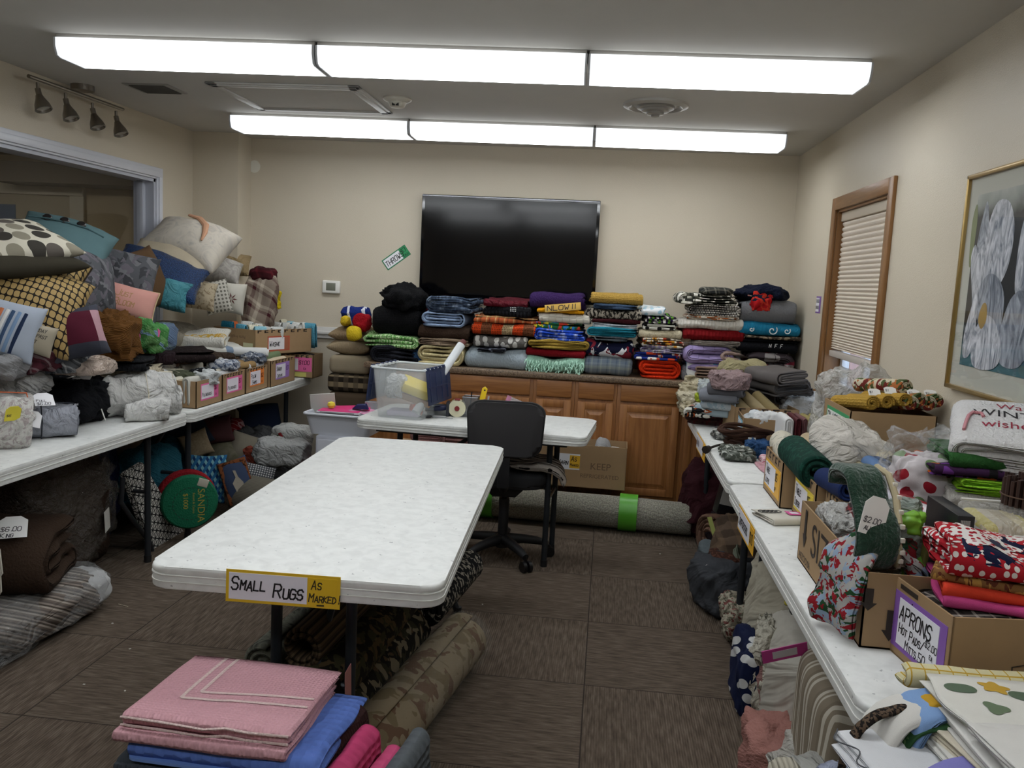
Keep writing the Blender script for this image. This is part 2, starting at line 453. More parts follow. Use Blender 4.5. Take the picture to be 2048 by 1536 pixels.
def rolled(name, label, cat, P, R, L, mat, turns=3., th=None, rz=0., rot=None, group=None, sq=1., amp=.003, parent=None, nx=12, seed=None, jag=.01, warp=None):
    """a rolled rug or towel lying along local X (turned by rz), its underside at P"""
    global _sd
    _sd += 1; seed = _sd if seed is None else seed
    th = th or R/turns*.8
    return sheet(name, roll_line(R, turns, th, sq), th*.96, L, mat, label, cat, group, P, rot if rot is not None else (0, 0, rz), nx, amp, .1, seed, parent, warp, False, jag)

# ---------------------------------------------------------------- writing
_G = {'A': '002640|1232', 'B': '00063645443303|3342413000', 'C': '4536160501103041', 'D': '00062644422000', 'E': '46060040|0333', 'F': '460600|0333',
      'G': '45361605011030414323', 'H': '0600|4640|0343', 'I': '2620', 'J': '4641301001', 'K': '0600|460340', 'L': '060040', 'M': '0006234640', 'N': '00064046',
      'O': '160501103041453616', 'P': '00063645443303', 'Q': '160501103041453616|2240', 'R': '00063645443303|2340', 'S': '453616050413334241301001',
      'T': '0646|2620', 'U': '060110304146', 'V': '062046', 'W': '0610233046', 'X': '0046|0640', 'Y': '062346|2320', 'Z': '06460040',
      '0': '160501103041453616', '1': '152620', '2': '051636454400 40'.replace(' ', ''), '3': '051636454433|233342413010', '4': '30360242', '5': '46060333424130 00'.replace(' ', ''),
      '6': '4536160501103041423303', '7': '064610', '8': '1605041333444536 16|1302011030414233'.replace(' ', ''), '9': '4303040516364541301001', '$': '453616050413334241301001|2620',
      '.': '2021', '!': '2622|2021', '/': '0046', '-': '1333', '_': '0040', ',': '2110', '&': '40051636251100 1031'.replace(' ', '')}
def strokes(name, text, parent, x, z, h, mat, wid=None, cw=.72, slant=.12, y=-.0012, jit=.04, lead=1.35):
    """hand-drawn lettering on a panel's local X-Z plane; the first line's baseline starts at x, z"""
    wid = wid or h*.13; b = MB(); rnd = random.Random(len(text)*7+ord(text[0])); cx = x; cz = z
    for ch in text:
        if ch == '\n': cx = x; cz -= h*lead; continue
        if ch == ' ': cx += h*cw*.6; continue
        k = 1. if not ch.islower() else .74; g = _G.get(ch.upper())
        if not g: cx += h*cw*.5; continue
        oz = rnd.uniform(-jit, jit)*h
        for st in g.split('|'):
            pts = []
            for i in range(0, len(st)-1, 2):
                px = int(st[i])/4*h*cw*.74*k+rnd.uniform(-jit, jit)*h*.4; pz = int(st[i+1])/6*h*k+rnd.uniform(-jit, jit)*h*.4
                pts.append(Vector((cx+px+slant*pz, 0, cz+pz+oz)))
            for p, q in zip(pts, pts[1:]):
                d = q-p
                if d.length < 1e-5: continue
                d.normalize(); nrm = Vector((-d.z, 0, d.x))*wid/2; e = d*wid*.4
                c = [p-e-nrm, q+e-nrm, q+e+nrm, p-e+nrm]
                b.quad(*[(v.x, y, v.z) for v in c])
        cx += h*cw*k*(.5 if ch in 'Ii1.!' else 1.)
    return b.build(name, mat, parent, False)
INK = None
def ink(h='#1b1b1f'): return plain(h, .6)
def printed(text, parent, loc, size, mat, rot=(PI/2, 0, 0), align='LEFT', name='lettering'):
    c = bpy.data.curves.new(name, 'FONT'); c.body = text; c.size = size; c.align_x = align; c.materials.append(mat)
    t_ = bpy.data.objects.new(name, c); COL.objects.link(t_); dg = bpy.context.evaluated_depsgraph_get()
    me = bpy.data.meshes.new_from_object(t_.evaluated_get(dg)); bpy.data.objects.remove(t_); bpy.data.curves.remove(c)
    o = bpy.data.objects.new(name, me); COL.objects.link(o); o.parent = parent; place(o, loc, rot); return o
def sign(parent, loc, rot, w, h, border, cards, label=None, cat=None, name='sign', th=.0012):
    """a card sign in its own X-Z plane (faces -Y); cards = (x0, x1, colour, [(text, x, z, h, ink)])"""
    o = MB().box((0, 0, 0), (w, th, h)).build(name, plain(border, .6), parent, False, loc, rot)
    for x0, x1, colr, txts in cards:
        m_ = h*.09
        if colr: MB().box((x0, -.0009, m_), (x1, 0, h-m_)).build('card', plain(colr, .5), o, False)
        for tx in txts:
            t, x, z, hh = tx[:4]; strokes('lettering', t, o, x, z, hh, ink(tx[4] if len(tx) > 4 else '#1b1b1f'), y=-.0016)
    return tag(o, label, cat)
def price_tag(parent, loc, rot, w=.05, h=.07, text='$3.00', col='#f2f1ee', name='price_tag', inkc='#2a2a30'):
    o = MB().prism([(0, 0), (w, 0), (w, h*.8), (w*.75, h), (w*.25, h), (0, h*.8)], 0, .001, 1).build(name, plain(col, .5), parent, False, loc, rot)
    strokes('lettering', text, o, w*.1, h*.3, w*.2, ink(inkc), y=-.0008, cw=.8); return o
def project(ob, par, off=.0015):
    """lay a print onto the top of its cloth by casting down"""
    from mathutils.bvhtree import BVHTree
    me = par.data; bv = BVHTree.FromPolygons([v.co for v in me.vertices], [p.vertices for p in me.polygons])
    ob.modifiers.clear(); bm = bmesh.new(); bm.from_mesh(ob.data); bmesh.ops.triangulate(bm, faces=bm.faces)
    for _ in range(3): bmesh.ops.subdivide_edges(bm, edges=[e for e in bm.edges if e.calc_length() > .012], cuts=1); bmesh.ops.triangulate(bm, faces=bm.faces)
    bad = []
    for v in bm.verts:
        h_ = bv.ray_cast(Vector((v.co.x, v.co.y, 1)), Vector((0, 0, -1)))
        if h_[0] and h_[1].z > .05: v.co.z = h_[0].z+off
        else: bad.append(v)
    bmesh.ops.delete(bm, geom=bad, context='VERTS'); bm.to_mesh(ob.data); bm.free()
def topstrokes(text, par, x, y, h, mat, wid=None, cw=.72, off=.0015):
    """lettering laid on the upward side of a pillow or towel, following its surface"""
    o = strokes('lettering', text, par, x, y, h, mat, wid, cw, y=0)
    for v in o.data.vertices: v.co = (v.co.x, v.co.z, .3)
    project(o, par, off); return o
# ---------------------------------------------------------------- the room
XL, XR, YB, H, YF = -3.02, 1.24, 6.13, 2.44, -2.6
def wall_paint():
    t = NT('cream_wall_paint'); n = t.noise(t.obj(), 1.3, 3.); t.col(t.mix(n, C('#cdc2ae'), C('#d4cab7'))); t.rough(.42); t.spec(.35)
    t.bump(t.noise(t.obj(), 260., 2.), .0012); return t.m
PAINT = wall_paint()
def carpet():
    t = NT('carpet_tiles'); o = t.obj(); x, y, z = t.sep(o); T = .61
    fx, fy = t.math('FLOOR', t.math('DIVIDE', x, T)), t.math('FLOOR', t.math('DIVIDE', y, T))
    par = t.math('MODULO', t.math('ABSOLUTE', t.math('ADD', fx, fy)), 2.)
    rib = lambda a: t.math('PINGPONG', t.math('DIVIDE', a, .0085), .5)
    along = lambda v, sx, sy: t.noise(t.n('ShaderNodeMapping', {'Vector': o, 'Scale': (sx, sy, 1)}).outputs[0], 1., 3., 0.)
    r = t.n('ShaderNodeMix', {0: par, 2: rib(x), 3: rib(y)}, data_type='FLOAT').outputs[0]
    st = t.n('ShaderNodeMix', {0: par, 2: along(o, 90, 12), 3: along(o, 12, 90)}, data_type='FLOAT').outputs[0]
    per = t.noise(t.comb(fx, fy), 3.3, 0.)
    c = t.ramp(st, [(.25, C('#54493f')), (.5, C('#706458')), (.75, C('#8a7e70'))], False)
    c = t.mix(t.math('MULTIPLY', r, 1.0), t.mix(1., c, (.6, .57, .55, 1), 'MULTIPLY'), c)
    seam = t.math('MINIMUM', t.math('PINGPONG', t.math('DIVIDE', x, T), .5), t.math('PINGPONG', t.math('DIVIDE', y, T), .5))
    c = t.mix(t.lt(seam, .004), c, C('#3a322c')); c = t.mix(1., c, t.mix(per, (.8, .8, .8, 1), (1, 1, 1, 1)), 'MULTIPLY')
    t.col(c); t.rough(.95); t.spec(.1); t.bump(r, .003); return t.m
struct(MB().box((XL-.12, YF, -.1), (XR+.12, YB+.1, 0)).build('floor', carpet(), None, False))
ceil_m = plain('#c4c1bb', .85, noise=.03)
struct(MB().box((XL-.12, YF, H), (XR+.12, YB+.1, H+.1)).build('ceiling', ceil_m, None, False))
struct(MB().box((XL-.12, YB, 0), (XR+.12, YB+.12, H)).build('wall_back', PAINT, None, False))
struct(MB().box((XL-.12, YF-.12, 0), (XR+.12, YF, H)).build('wall_front', PAINT, None, False))
struct(MB().box((XL, 5.91, 0), (-2.68, YB, H)).build('wall_bump', PAINT, None, False))
# right wall round the window
WY0, WY1, WZ0, WZ1 = 4.07, 4.98, .96, 1.975
b = MB(); b.box((XR, YF, 0), (XR+.14, WY0, H)); b.box((XR, WY1, 0), (XR+.14, YB, H)); b.box((XR, WY0, 0), (XR+.14, WY1, WZ0)); b.box((XR, WY0, WZ1), (XR+.14, WY1, H))
struct(b.build('wall_right', PAINT, None, False))
# left wall round the interior window
OY0, OY1, OZ0, OZ1 = 2.2, 5.40, .95, 2.045
b = MB(); b.box((XL-.14, YF, 0), (XL, OY0, H)); b.box((XL-.14, OY1, 0), (XL, YB, H)); b.box((XL-.14, OY0, 0), (XL, OY1, OZ0)); b.box((XL-.14, OY0, OZ1), (XL, OY1, H))
struct(b.build('wall_left', PAINT, None, False))
# chair rails
white = plain('#dedcd8', .4)
b = MB(); b.box((-2.68, YB-.022, 1.0), (XR, YB, 1.085), .006); b.box((-2.68, YB-.034, 1.03), (XR, YB-.012, 1.055), .006); struct(b.build('trim_1', white))
b = MB(); b.box((XR-.022, YF, .97), (XR, WY0-.08, 1.055), .006); b.box((XR-.034, YF, 1.0), (XR-.012, WY0-.08, 1.025), .006); struct(b.build('trim_2', white))
struct(MB().box((XR-.015, YF, 0), (XR, YB, .1), .004).build('baseboard_right', white)); struct(MB().box((XL, YF, 0), (XL+.015, 5.9, .1), .004).build('baseboard_left', white))
struct(MB().box((-2.67, YB-.015, 0), (-1.6, YB, .1), .004).build('baseboard_back', white))
# interior window: casing, jamb, glass
wt = plain('#d6d8e0', .35)
r0 = struct(empty('window_1', (XL, 3.8, OZ0), None, None)); T_ = .075
b = MB()
for k, (g0, g1) in enumerate(((0, .075), (.012, .05))):
    dx = .016+.012*k
    b.box((0, OY0-3.8-g1, OZ1-OZ0+g0), (dx, OY1-3.8+g1, OZ1-OZ0+g1), .004)
    b.box((0, OY1-3.8+g0, -.1), (dx-.001, OY1-3.8+g1-.001, OZ1-OZ0+g0+.006), .002)
    b.box((0, OY0-3.8-g1, -g1), (dx, OY1-3.8+g1, -g0), .004)
b.build('window_frame', wt, r0)
b = MB(); b.box((-.14, OY1-3.8-.02, 0), (.002, OY1-3.8, OZ1-OZ0)); b.box((-.14, OY0-3.8, OZ1-OZ0-.02), (.002, OY1-3.8, OZ1-OZ0)); b.box((-.10, OY1-3.8-.055, 0), (-.055, OY1-3.8-.02, OZ1-OZ0-.02), .003); b.box((-.14, OY0-3.8, 0), (.02, OY1-3.8, .02))
b.build('window_jamb', plain('#b9bcc6', .4), r0)
def glass_mat(f0=.035, k=.55):
    t = NT('window_glass'); tr = t.n('ShaderNodeBsdfTransparent'); gl = t.n('ShaderNodeBsdfGlossy', {'Roughness': .02})
    fc = t.n('ShaderNodeLayerWeight', {0: .5}).outputs[1]
    fr = t.math('ADD', f0, t.math('MULTIPLY', t.math('POWER', fc, 4.), k)); mx = t.n('ShaderNodeMixShader', {0: fr, 1: tr.outputs[0], 2: gl.outputs[0]})
    t.t.links.new(mx.outputs[0], t.t.nodes['Material Output'].inputs[0]); return t.m
GLASS = glass_mat()
MB().quad((-.075, OY0-3.8, 0), (-.075, OY1-3.82, 0), (-.075, OY1-3.82, OZ1-OZ0-.02), (-.075, OY0-3.8, OZ1-OZ0-.02)).build('glass', GLASS, r0, False)
# the room beyond it
fw = plain('#b5a078', .7, noise=.03)
XB = -8.2
struct(MB().box((XB, 7.6, 0), (XL-.14, 7.72, H)).build('wall_far_room_back', fw, None, False))
struct(MB().box((XB-.1, -1, 0), (XB, 7.7, H)).build('wall_far_room_side', fw, None, False)); struct(MB().box((XB, -1.1, 0), (XL-.14, -1, H)).build('wall_far_room_front', fw, None, False))
struct(MB().box((XL-.26, YB+.12, 0), (XL-.14, 7.6, H)).build('wall_far_room_right', fw, None, False))
struct(MB().box((XB, -1, H), (XL-.12, 7.7, H+.1)).build('ceiling_far_room', plain('#8f7f66', .9), None, False))
struct(MB().box((XB, -1, -.1), (XL-.12, 7.7, 0)).build('floor_far_room', plain('#54463a', .9), None, False))
p0, p1 = at(165, 362, y=7.55), at(0, 358, y=7.55)
zt = p0.z; xr_ = p0.x
r = empty('notice_board', (xr_-.9, 7.6, 0), 'cream framed notice board with pinned papers seen through the interior window', 'notice board')
cr = plain('#cfc3a6', .6)
b = MB(); b.box((-.9, -.05, zt-.14), (.9, 0, zt-.02), .005); b.box((-.94, -.09, zt-.04), (.94, 0, zt), .008); b.box((-.9, -.04, .9), (-.76, 0, zt-.12), .004); b.box((.76, -.04, .9), (.9, 0, zt-.12), .004)
b.build('frame', cr, r); MB().box((-.76, -.012, .9), (.76, 0, zt-.14)).build('backing', plain('#b7a88a', .9), r, False)
for i, (a, bb, w_, h_, c) in enumerate(((.05, .18, .62, .16, '#5d6f86'), (.32, .42, .4, .14, '#d8cfb8'), (.02, .62, .2, .28, '#cfc4aa'), (.2, .62, .14, .24, '#55534a'), (.38, .62, .4, .26, '#dad2bd'), (.44, .66, .26, .18, '#5c7288'), (-.5, .3, .4, .3, '#d0c6ad'), (-.5, .75, .4, .3, '#8f9aa0'))):
    MB().box((-.76+.7*(a+.5)-.05, -.016-.001*i, zt-.14-bb-h_/2), (-.76+.7*(a+.5)-.05+w_, -.012, zt-.14-bb+h_/2)).build('paper', plain(c, .7), r, False)
struct(MB().box((-5.6, 7.2, zt-.06), (XL-.14, 7.6, zt+.12)).build('trim_3', plain('#6f6048', .8), None, False))
# window in the right wall: oak casing, cellular shade, panes
oak = wood('#7b542d', '#94693c', 1.2, .4)
r = struct(empty('window_2', (XR, (WY0+WY1)/2, WZ0), None, None)); hy, hz = (WY1-WY0)/2, WZ1-WZ0
b = MB(); b.box((-.018, -hy-.07, -.07), (0, -hy, hz+.07), .004); b.box((-.018, hy, -.07), (0, hy+.07, hz+.07), .004)
b.build('window_frame', oak, r)
MB().box((-.018, -hy, hz), (0, hy, hz+.07), .004).build('window_frame', wood('#7b542d', '#94693c', 1.2, .4, 1), r)
MB().box((-.03, -hy-.08, -.04), (.12, hy+.08, 0), .006).build('window_sill', wood('#7b542d', '#94693c', 1.2, .4, 1), r)
b = MB(); b.box((0, -hy, 0), (.14, -hy+.012, hz)); b.box((0, hy-.012, 0), (.14, hy, hz)); b.box((0, -hy, hz-.012), (.14, hy, hz)); b.build('window_jamb', oak, r)
b = MB()
for y0 in (-hy+.012, -.02, hy-.06): b.box((.085, y0, 0), (.125, y0+.045, hz), .003)
b.box((.085, -hy, 0), (.125, hy, .05), .003); b.build('sash', plain('#e8e9ee', .4), r)
MB().quad((.10, -hy, 0), (.10, hy, 0), (.10, hy, hz), (.10, -hy, hz)).build('glass', GLASS, r, False)
zs = 1.185-WZ0; n = 34; pts = []
z_ = hz-.06; zz = [z_]
for i in range(n): zz.append(zz[-1]-(1.25-.75*i/n))
k = (hz-.06-zs-.02)/(zz[0]-zz[-1]); zz = [z_-(z_-q)*k for q in zz]
prof = []
for i in range(n): prof += [(.038, zz[i]-.001), (.030, zz[i]*.75+zz[i+1]*.25), (.027, zz[i]*.5+zz[i+1]*.5), (.030, zz[i]*.25+zz[i+1]*.75)]
prof += [(.06, zz[-1]), (.06, zz[0])]
shade = MB().prism([(a, c) for a, c in prof], -hy+.014, hy-.014, 1).build('cellular_shade', plain('#dfd3c4', .8), r, False)
b = MB(); b.box((.018, -hy+.013, hz-.062), (.07, hy-.013, hz-.012), .004); b.build('head_rail', plain('#c8bba8', .5), r)
MB().box((.02, -hy+.013, zs-.02), (.062, hy-.013, zs+.012), .004).build('bottom_rail', plain('#c9c0b6', .5), r)
# what stands outside that window
b = MB(); b.box((3.2, 5.6, -.3), (3.4, 9.5, 3.4)); b.box((2.6, 6.2, -.3), (3.2, 9.5, 3.4)); struct(b.build('wall_outside', wood('#7c4433', '#96543e', .6), None, False))
struct(MB().box((XR+.14, 2, -.5), (14, 14, -.3)).build('ground_outside', plain('#8d8a84', .9), None, False))

# ---------------------------------------------------------------- ceiling fittings
def lens_mat():
    t = NT('lit_diffuser'); x, y, z = t.sep(t.obj()); L = 1.125
    e = t.math('SUBTRACT', 1., t.math('DIVIDE', t.math('ABSOLUTE', x), L/2))
    a = t.math('MINIMUM', 1., t.math('MAXIMUM', 0., t.math('DIVIDE', t.math('SUBTRACT', e, .02), .24)))
    tub = t.math('ABSOLUTE', t.math('SUBTRACT', t.math('ABSOLUTE', y), .062)); tb = t.math('MAXIMUM', 0., t.math('SUBTRACT', 1., t.math('DIVIDE', tub, .075)))
    s = t.math('MULTIPLY', a, t.math('ADD', .035, t.math('MULTIPLY', t.math('POWER', tb, 2.2), 1.7)))
    t.t.links.new(t.math('MULTIPLY', t.math('ADD', .072, s), LAMP), t.p.inputs['Emission Strength'])
    t.p.inputs['Emission Color'].default_value = (.93, .97, 1, 1); t.col(C('#d9dde4')); t.rough(.3); return t.m
LENS = lens_mat(); metal_w = plain('#a9a6a0', .5)
def tube_light(P, rz, label, grp):
    r = empty('ceiling_light', P, label, 'ceiling light', grp, rz); L = 1.125/2
    MB().box((-L+.004, -.115, -.035), (L-.004, .115, 0), .003).build('housing', metal_w, r)
    prof = [(-.128, -.018), (-.128, -.052), (-.112, -.088), (-.09, -.094), (.09, -.094), (.112, -.088), (.128, -.052), (.128, -.018), (.118, -.03), (-.118, -.03)]
    MB().prism([(a, c) for a, c in prof], -L+.006, L-.006, 0).build('diffuser', LENS, r)
    for s_ in (-1, 1):
        MB().prism([(a*1.015, c*1.012-.0005) for a, c in prof[:8]], s_*(L-.0055)-.004, s_*(L-.0055)+.004, 0).build('end_cap', plain('#cfd3da', .4), r)
rowA = [(-2.40+.5625+i*1.126, 3.60+i*.045) for i in range(3)]; rowB = [(-2.395+.5625+i*1.123, 5.255+i*.03) for i in range(3)]
pos = ['left', 'middle', 'right']
for i, (x, y) in enumerate(rowA): tube_light((x, y+.02, H), .036, 'long fluorescent ceiling light, %s of the three in the nearer row' % pos[i], 'fluorescent lights in the nearer row')
for i, (x, y) in enumerate(rowB): tube_light((x, y+.02, H), .024, 'long fluorescent ceiling light, %s of the three above the television wall' % pos[i], 'fluorescent lights in the farther row')
for i in range(3): tube_light((-2.40+.5625+i*1.126, 1.95, H), .03, 'fluorescent ceiling light overhead outside the picture, the %s one' % pos[i], 'fluorescent lights overhead')
for i in range(3): tube_light((-2.40+.5625+i*1.126, .1, H), .03, 'fluorescent ceiling light behind the camera, the %s one' % pos[i], 'fluorescent lights behind')
for q in (3.4, 5.9): tube_light((-5.2, q, H), .0, 'added unseen ceiling light brightening the room beyond the interior window, %s one' % ('nearer' if q < 5 else 'farther'), 'added lights beyond')  # unseen fittings, added to brighten the room behind the glass
# attic hatch
r = struct(MB().box((-.38, -.31, -.006), (.38, .31, 0)).build('trim_4', ceil_m, None, False, (-1.735, 4.66, H)))
b = MB()
for q, dz in ((0, .010), (.02, .016)):
    b.box((-.41+q, -.345+q, -dz), (.41-q, -.285, 0), .004); b.box((-.41+q, .285, -dz), (.41-q, .345-q, 0), .004); b.box((-.41+q, -.345+q, -dz), (-.35, .345-q, 0), .004); b.box((.35, -.345+q, -dz), (.41-q, .345-q, 0), .004)
b.build('moulding', plain('#bdbbb7', .4), r)
# supply grille, smoke detector, round diffuser
r = empty('ceiling_vent', (-2.52, 4.51, H), 'small rectangular grey ceiling vent above the left wall', 'vent')
MB().box((-.13, -.11, -.006), (.13, .11, 0), .002).build('frame', plain('#96928a', .6), r); b = MB()
for i in range(14): b.box((-.1, -.09+i*.0138, -.011), (.1, -.085+i*.0138, -.004))
b.build('louvres', plain('#55524c', .6), r)
r = empty('smoke_detector', (-1.195, 4.60, H), 'round white smoke detector on the ceiling beside the attic hatch', 'smoke detector')
MB().lathe([(.001, 0), (.075, 0), (.078, -.008), (.07, -.016), (.05, -.024), (.04, -.045), (.033, -.05), (.001, -.05)], 28).build('body', plain('#cdc9bd', .4), r)
b = MB(); b.box((-.018, -.043, -.046), (-.002, -.036, -.030)); b.box((.002, -.043, -.046), (.018, -.036, -.030)); b.build('vents', plain('#1c1c1c', .6), r)
r = empty('round_vent', (.18, 4.585, H), 'round stepped ceiling air diffuser between the light rows', 'vent')
b = MB(); b.lathe([(.17, 0), (.168, -.012), (.14, -.02), (.125, -.012), (.12, 0)], 40); b.build('rim', plain('#a9a6a0', .35), r)
for i, (ra, z0) in enumerate(((.125, -.008), (.1, -.022), (.075, -.036), (.05, -.05), (.025, -.062))):
    MB().lathe([(ra, z0+.012), (ra-.004, z0), (ra-.026, z0-.004), (ra-.024, z0), (ra-.006, z0+.006)], 40).build('cone_ring', plain('#8e8b86', .35), r)
MB().lathe([(.001, -.001), (.12, -.001), (.12, -.004), (.001, -.004)], 32).build('throat', plain('#1d1c1b', .8), r)
# track light
steel = plain('#8c857b', .32, .9)
a0, a1 = at(57, 152, x=-2.93), at(246, 219, x=-2.93); mid = (a0+a1)/2
r = empty('track_light', mid, 'brushed steel track light with four spot heads near the left wall', 'track light')
q0, q1 = a0-mid, a1-mid; cc = at(165, 178, x=-2.93)-mid
MB().tube([q0, q1], .010, 10).build('rail', steel, r)
b = MB(); b.cyl((cc.x, cc.y, H-mid.z-.03), (cc.x, cc.y, H-mid.z), .06, 28); b.cyl((cc.x, cc.y, cc.z), (cc.x, cc.y, H-mid.z-.02), .01, 10); b.build('canopy', steel, r)
for (u, v) in ((75, 165), (131, 186), (185, 206), (232, 222)):
    p = at(u, v, x=-2.93)-mid; tl = Vector((.05, -.01, -.12))
    b = MB(); b.cyl(p, p+Vector((0, 0, -.035)), .008, 10); b.cyl(p+Vector((0, 0, -.03)), p+Vector((.01, 0, -.07)), .014, 14)
    M_ = Matrix.Translation(p+Vector((.006, 0, -.062))) @ (-tl).to_track_quat('Z', 'Y').to_matrix().to_4x4()
    b.lathe([(.001, .0), (.016, 0), (.022, -.018), (.036, -.05), (.042, -.078), (.038, -.08), (.033, -.05), (.018, -.02), (.001, -.02)], 22, M_)
    h_ = b.build('spot_head', steel, r)
    MB().lathe([(.001, -.062), (.035, -.062), (.035, -.066), (.001, -.066)], 18, M_).build('bulb', plain('#cfc9bd', .2), h_)

# ---------------------------------------------------------------- wall things
tvx0, tvx1, tvz0, tvz1 = -1.368, -.097, 1.352, 2.08
r = empty('television', ((tvx0+tvx1)/2, YB-.005, tvz0), 'large black flat television switched off on the back wall', 'television'); hw, hh = (tvx1-tvx0)/2, tvz1-tvz0
MB().box((-hw, -.075, 0), (hw, -.035, hh), .006).build('bezel', plain('#08080a', .12, spec=.6), r)
def screen_mat():
    t = NT('screen'); t.col(C('#020204')); t.rough(.10); t.spec(.6); return t.m
MB().box((-hw+.022, -.0765, .03), (hw-.022, -.0745, hh-.022)).build('screen', screen_mat(), r, False)
MB().box((-.2, -.036, .15), (.2, .004, .55), .004).build('wall_bracket', plain('#1a1a1a', .5), r)
MB().box((-hw+.004, -.077, hh-.012), (hw-.004, -.07, hh-.006)).build('chrome_strip', plain('#9a9aa0', .2, .8), r)
r = empty('thermostat', at(664, 574, y=YB), 'small white wall thermostat with grey screen beside the throws sign', 'thermostat')
MB().box((-.068, -.028, -.048), (.068, 0, .048), .01, 3).build('case', plain('#e9e7e0', .4), r); MB().box((-.036, -.0295, -.026), (.036, -.0275, .03), .001).build('display', plain('#77796c', .25), r)
MB().lathe([(.001, -.022), (.03, -.02), (.042, -.008), (.045, 0), (.001, 0)], 26).build('wall_sensor', plain('#e3e0d4', .4), None, None, at(509, 333, y=YB-.001), (-PI/2+PI, 0, 0))
o = bpy.data.objects['wall_sensor']; o.rotation_euler = (-PI/2, 0, 0); o.scale.z = -1; tag(o, 'small white oval sensor high on the back wall near the corner', 'sensor')
p = at(776, 541, y=YB-.002)
s_ = sign(None, p, (0, -math.radians(37), 0), .21, .085, '#2d7d55', [(.008, .148, '#eeeef2', [('THROWS', .012, .022, .036)]), (.15, .205, '#2f9a5f', [('$3', .158, .042, .03, '#123a28'), ('each', .158, .012, .02, '#123a28')])],
          'green edged handwritten throws sign tilted beside the television', 'sign', 'throws_sign')
p = at(1624, 625, x=XR-.002)
s_ = sign(None, (XR-.002, 5.28, 1.395), (0, 0, -PI/2), .11, .1, '#8664a8', [(.004, .078, '#e6e4ea', [('SHEETS', .008, .062, .018), ('AS', .054, .062, .014), ('MARKED', .008, .025, .018)])],
          'purple edged handwritten sheets sign on the wall left of the window', 'sign', 'sheets_sign')
# framed iris print
PY0, PY1, PZ0, PZ1 = 2.0, 3.18, 1.197, 1.94
r = empty('framed_print', (XR, PY1, PZ0), 'gold framed print of a large white flower on the right wall', 'picture'); PW, PH = PY1-PY0, PZ1-PZ0
gold = plain('#a98d57', .3, .75)
b = MB(); b.box((-.025, -PW, 0), (0, 0, .016), .004); b.box((-.025, -PW, PH-.016), (0, 0, PH), .004); b.box((-.025, -.016, 0), (0, 0, PH), .004); b.box((-.025, -PW, 0), (0, -PW+.016, PH), .004); b.build('frame', gold, r)
MB().box((-.012, -PW+.01, .01), (-.006, -.01, PH-.01)).build('mat_board', plain('#b9b9ae', .8), r, False)
def night():
    t = NT('print_background'); x, y, z = t.sep(t.obj()); q = t.math('DIVIDE', z, PH)
    n = t.noise(t.obj(), 7., 4., 1.)
    c = t.ramp(t.math('ADD', q, t.math('MULTIPLY', t.math('SUBTRACT', n, .5), .12)), [(0, C('#171b1e')), (.14, C('#3f6a72')), (.24, C('#2a4044')), (.3, C('#16191b')), (.8, C('#1b1f22')), (.86, C('#8f948e')), (.92, C('#b9bbb4'))], False)
    t.col(c); t.rough(.7); return t.m
MB().box((-.0135, -PW+.08, .09), (-.0118, -.085, PH-.075)).build('print', night(), r, False)
def petal(cx, cz, pts, col, k, par):
    """one painted petal, a thin outlined shape of the print (y runs to the right of the picture)"""
    b = MB(); q = []
    n = len(pts)
    for i in range(n):
        p0_, p1_, p2_, p3_ = (Vector(pts[(i+j-1) % n]) for j in range(4))
        for s in range(5):
            u = s/5; q.append(.5*((2*p1_)+(-p0_+p2_)*u+(2*p0_-5*p1_+4*p2_-p3_)*u*u+(-p0_+3*p1_-3*p2_+p3_)*u**3))
    f = [(-(cx+a.x), cz+a.y) for a in q]
    b.prism(f, -.0137-.0003*k, -.0136-.0003*k+.0002, 0); return b.build('petal', col, par, False)
def ptl(c1, c2, s=18.):
    t = NT('painted_petal'); n = t.noise(t.n('ShaderNodeMapping', {'Vector': t.obj(), 'Scale': (1, 1.8, .7)}).outputs[0], s*.55, 5., 3.2)
    t.col(t.ramp(n, [(.3, C(c1)), (.68, C(c2))], False)); t.rough(.6); return t.m
pw_, pg_, pm_ = ptl('#6c7482', '#e2e4ea'), ptl('#4a5361', '#b3b9c4'), ptl('#565b52', '#a8a695')
petal(.12, .5, [(0, 0), (.02, .09), (.045, .14), (.08, .05), (.10, -.03), (.02, -.05)], pg_, 1, r)
petal(.19, .43, [(0, .0), (0, .12), (.05, .2), (.14, .19), (.19, .1), (.17, -.02), (.09, -.08)], pw_, 2, r)
petal(.10, .40, [(0, 0), (-.015, .07), (.01, .1), (.04, .07), (.08, .1), (.12, .04), (.1, -.12), (.05, -.18), (.03, -.08)], pw_, 3, r)
petal(.22, .28, [(-.04, .07), (.02, .12), (.1, .1), (.15, .03), (.13, -.09), (.04, -.1), (-.03, -.03)], pg_, 4, r)
petal(.10, .19, [(0, 0), (.03, .09), (.06, .13), (.09, .02), (.06, -.06), (.01, -.07)], pw_, 5, r)
petal(.2, .12, [(-.03, .06), (.03, .14), (.12, .13), (.19, .04), (.15, -.02), (0, -.025)], pw_, 6, r)
petal(.36, .2, [(0, .0), (.05, .12), (.14, .14), (.2, 0), (.15, -.08), (.03, -.08)], pg_, 4, r)
petal(.42, .42, [(0, .0), (.02, .15), (.12, .19), (.2, .05), (.15, -.1), (.03, -.1)], pw_, 3, r)
petal(.2, .25, [(0, .0), (.02, .05), (.05, .05), (.06, 0), (.03, -.03)], plain('#a98a4c', .6), 7, r)
petal(.06, .62-.05, [(0, .0), (.015, .06), (.03, .06), (.04, 0), (.03, -.13), (.01, -.13)], plain('#6f7a4d', .6), 1, r)
MB().quad((-.019, -PW+.012, .012), (-.019, -.012, .012), (-.019, -.012, PH-.012), (-.019, -PW+.012, PH-.012)).build('glass', GLASS, r, False)
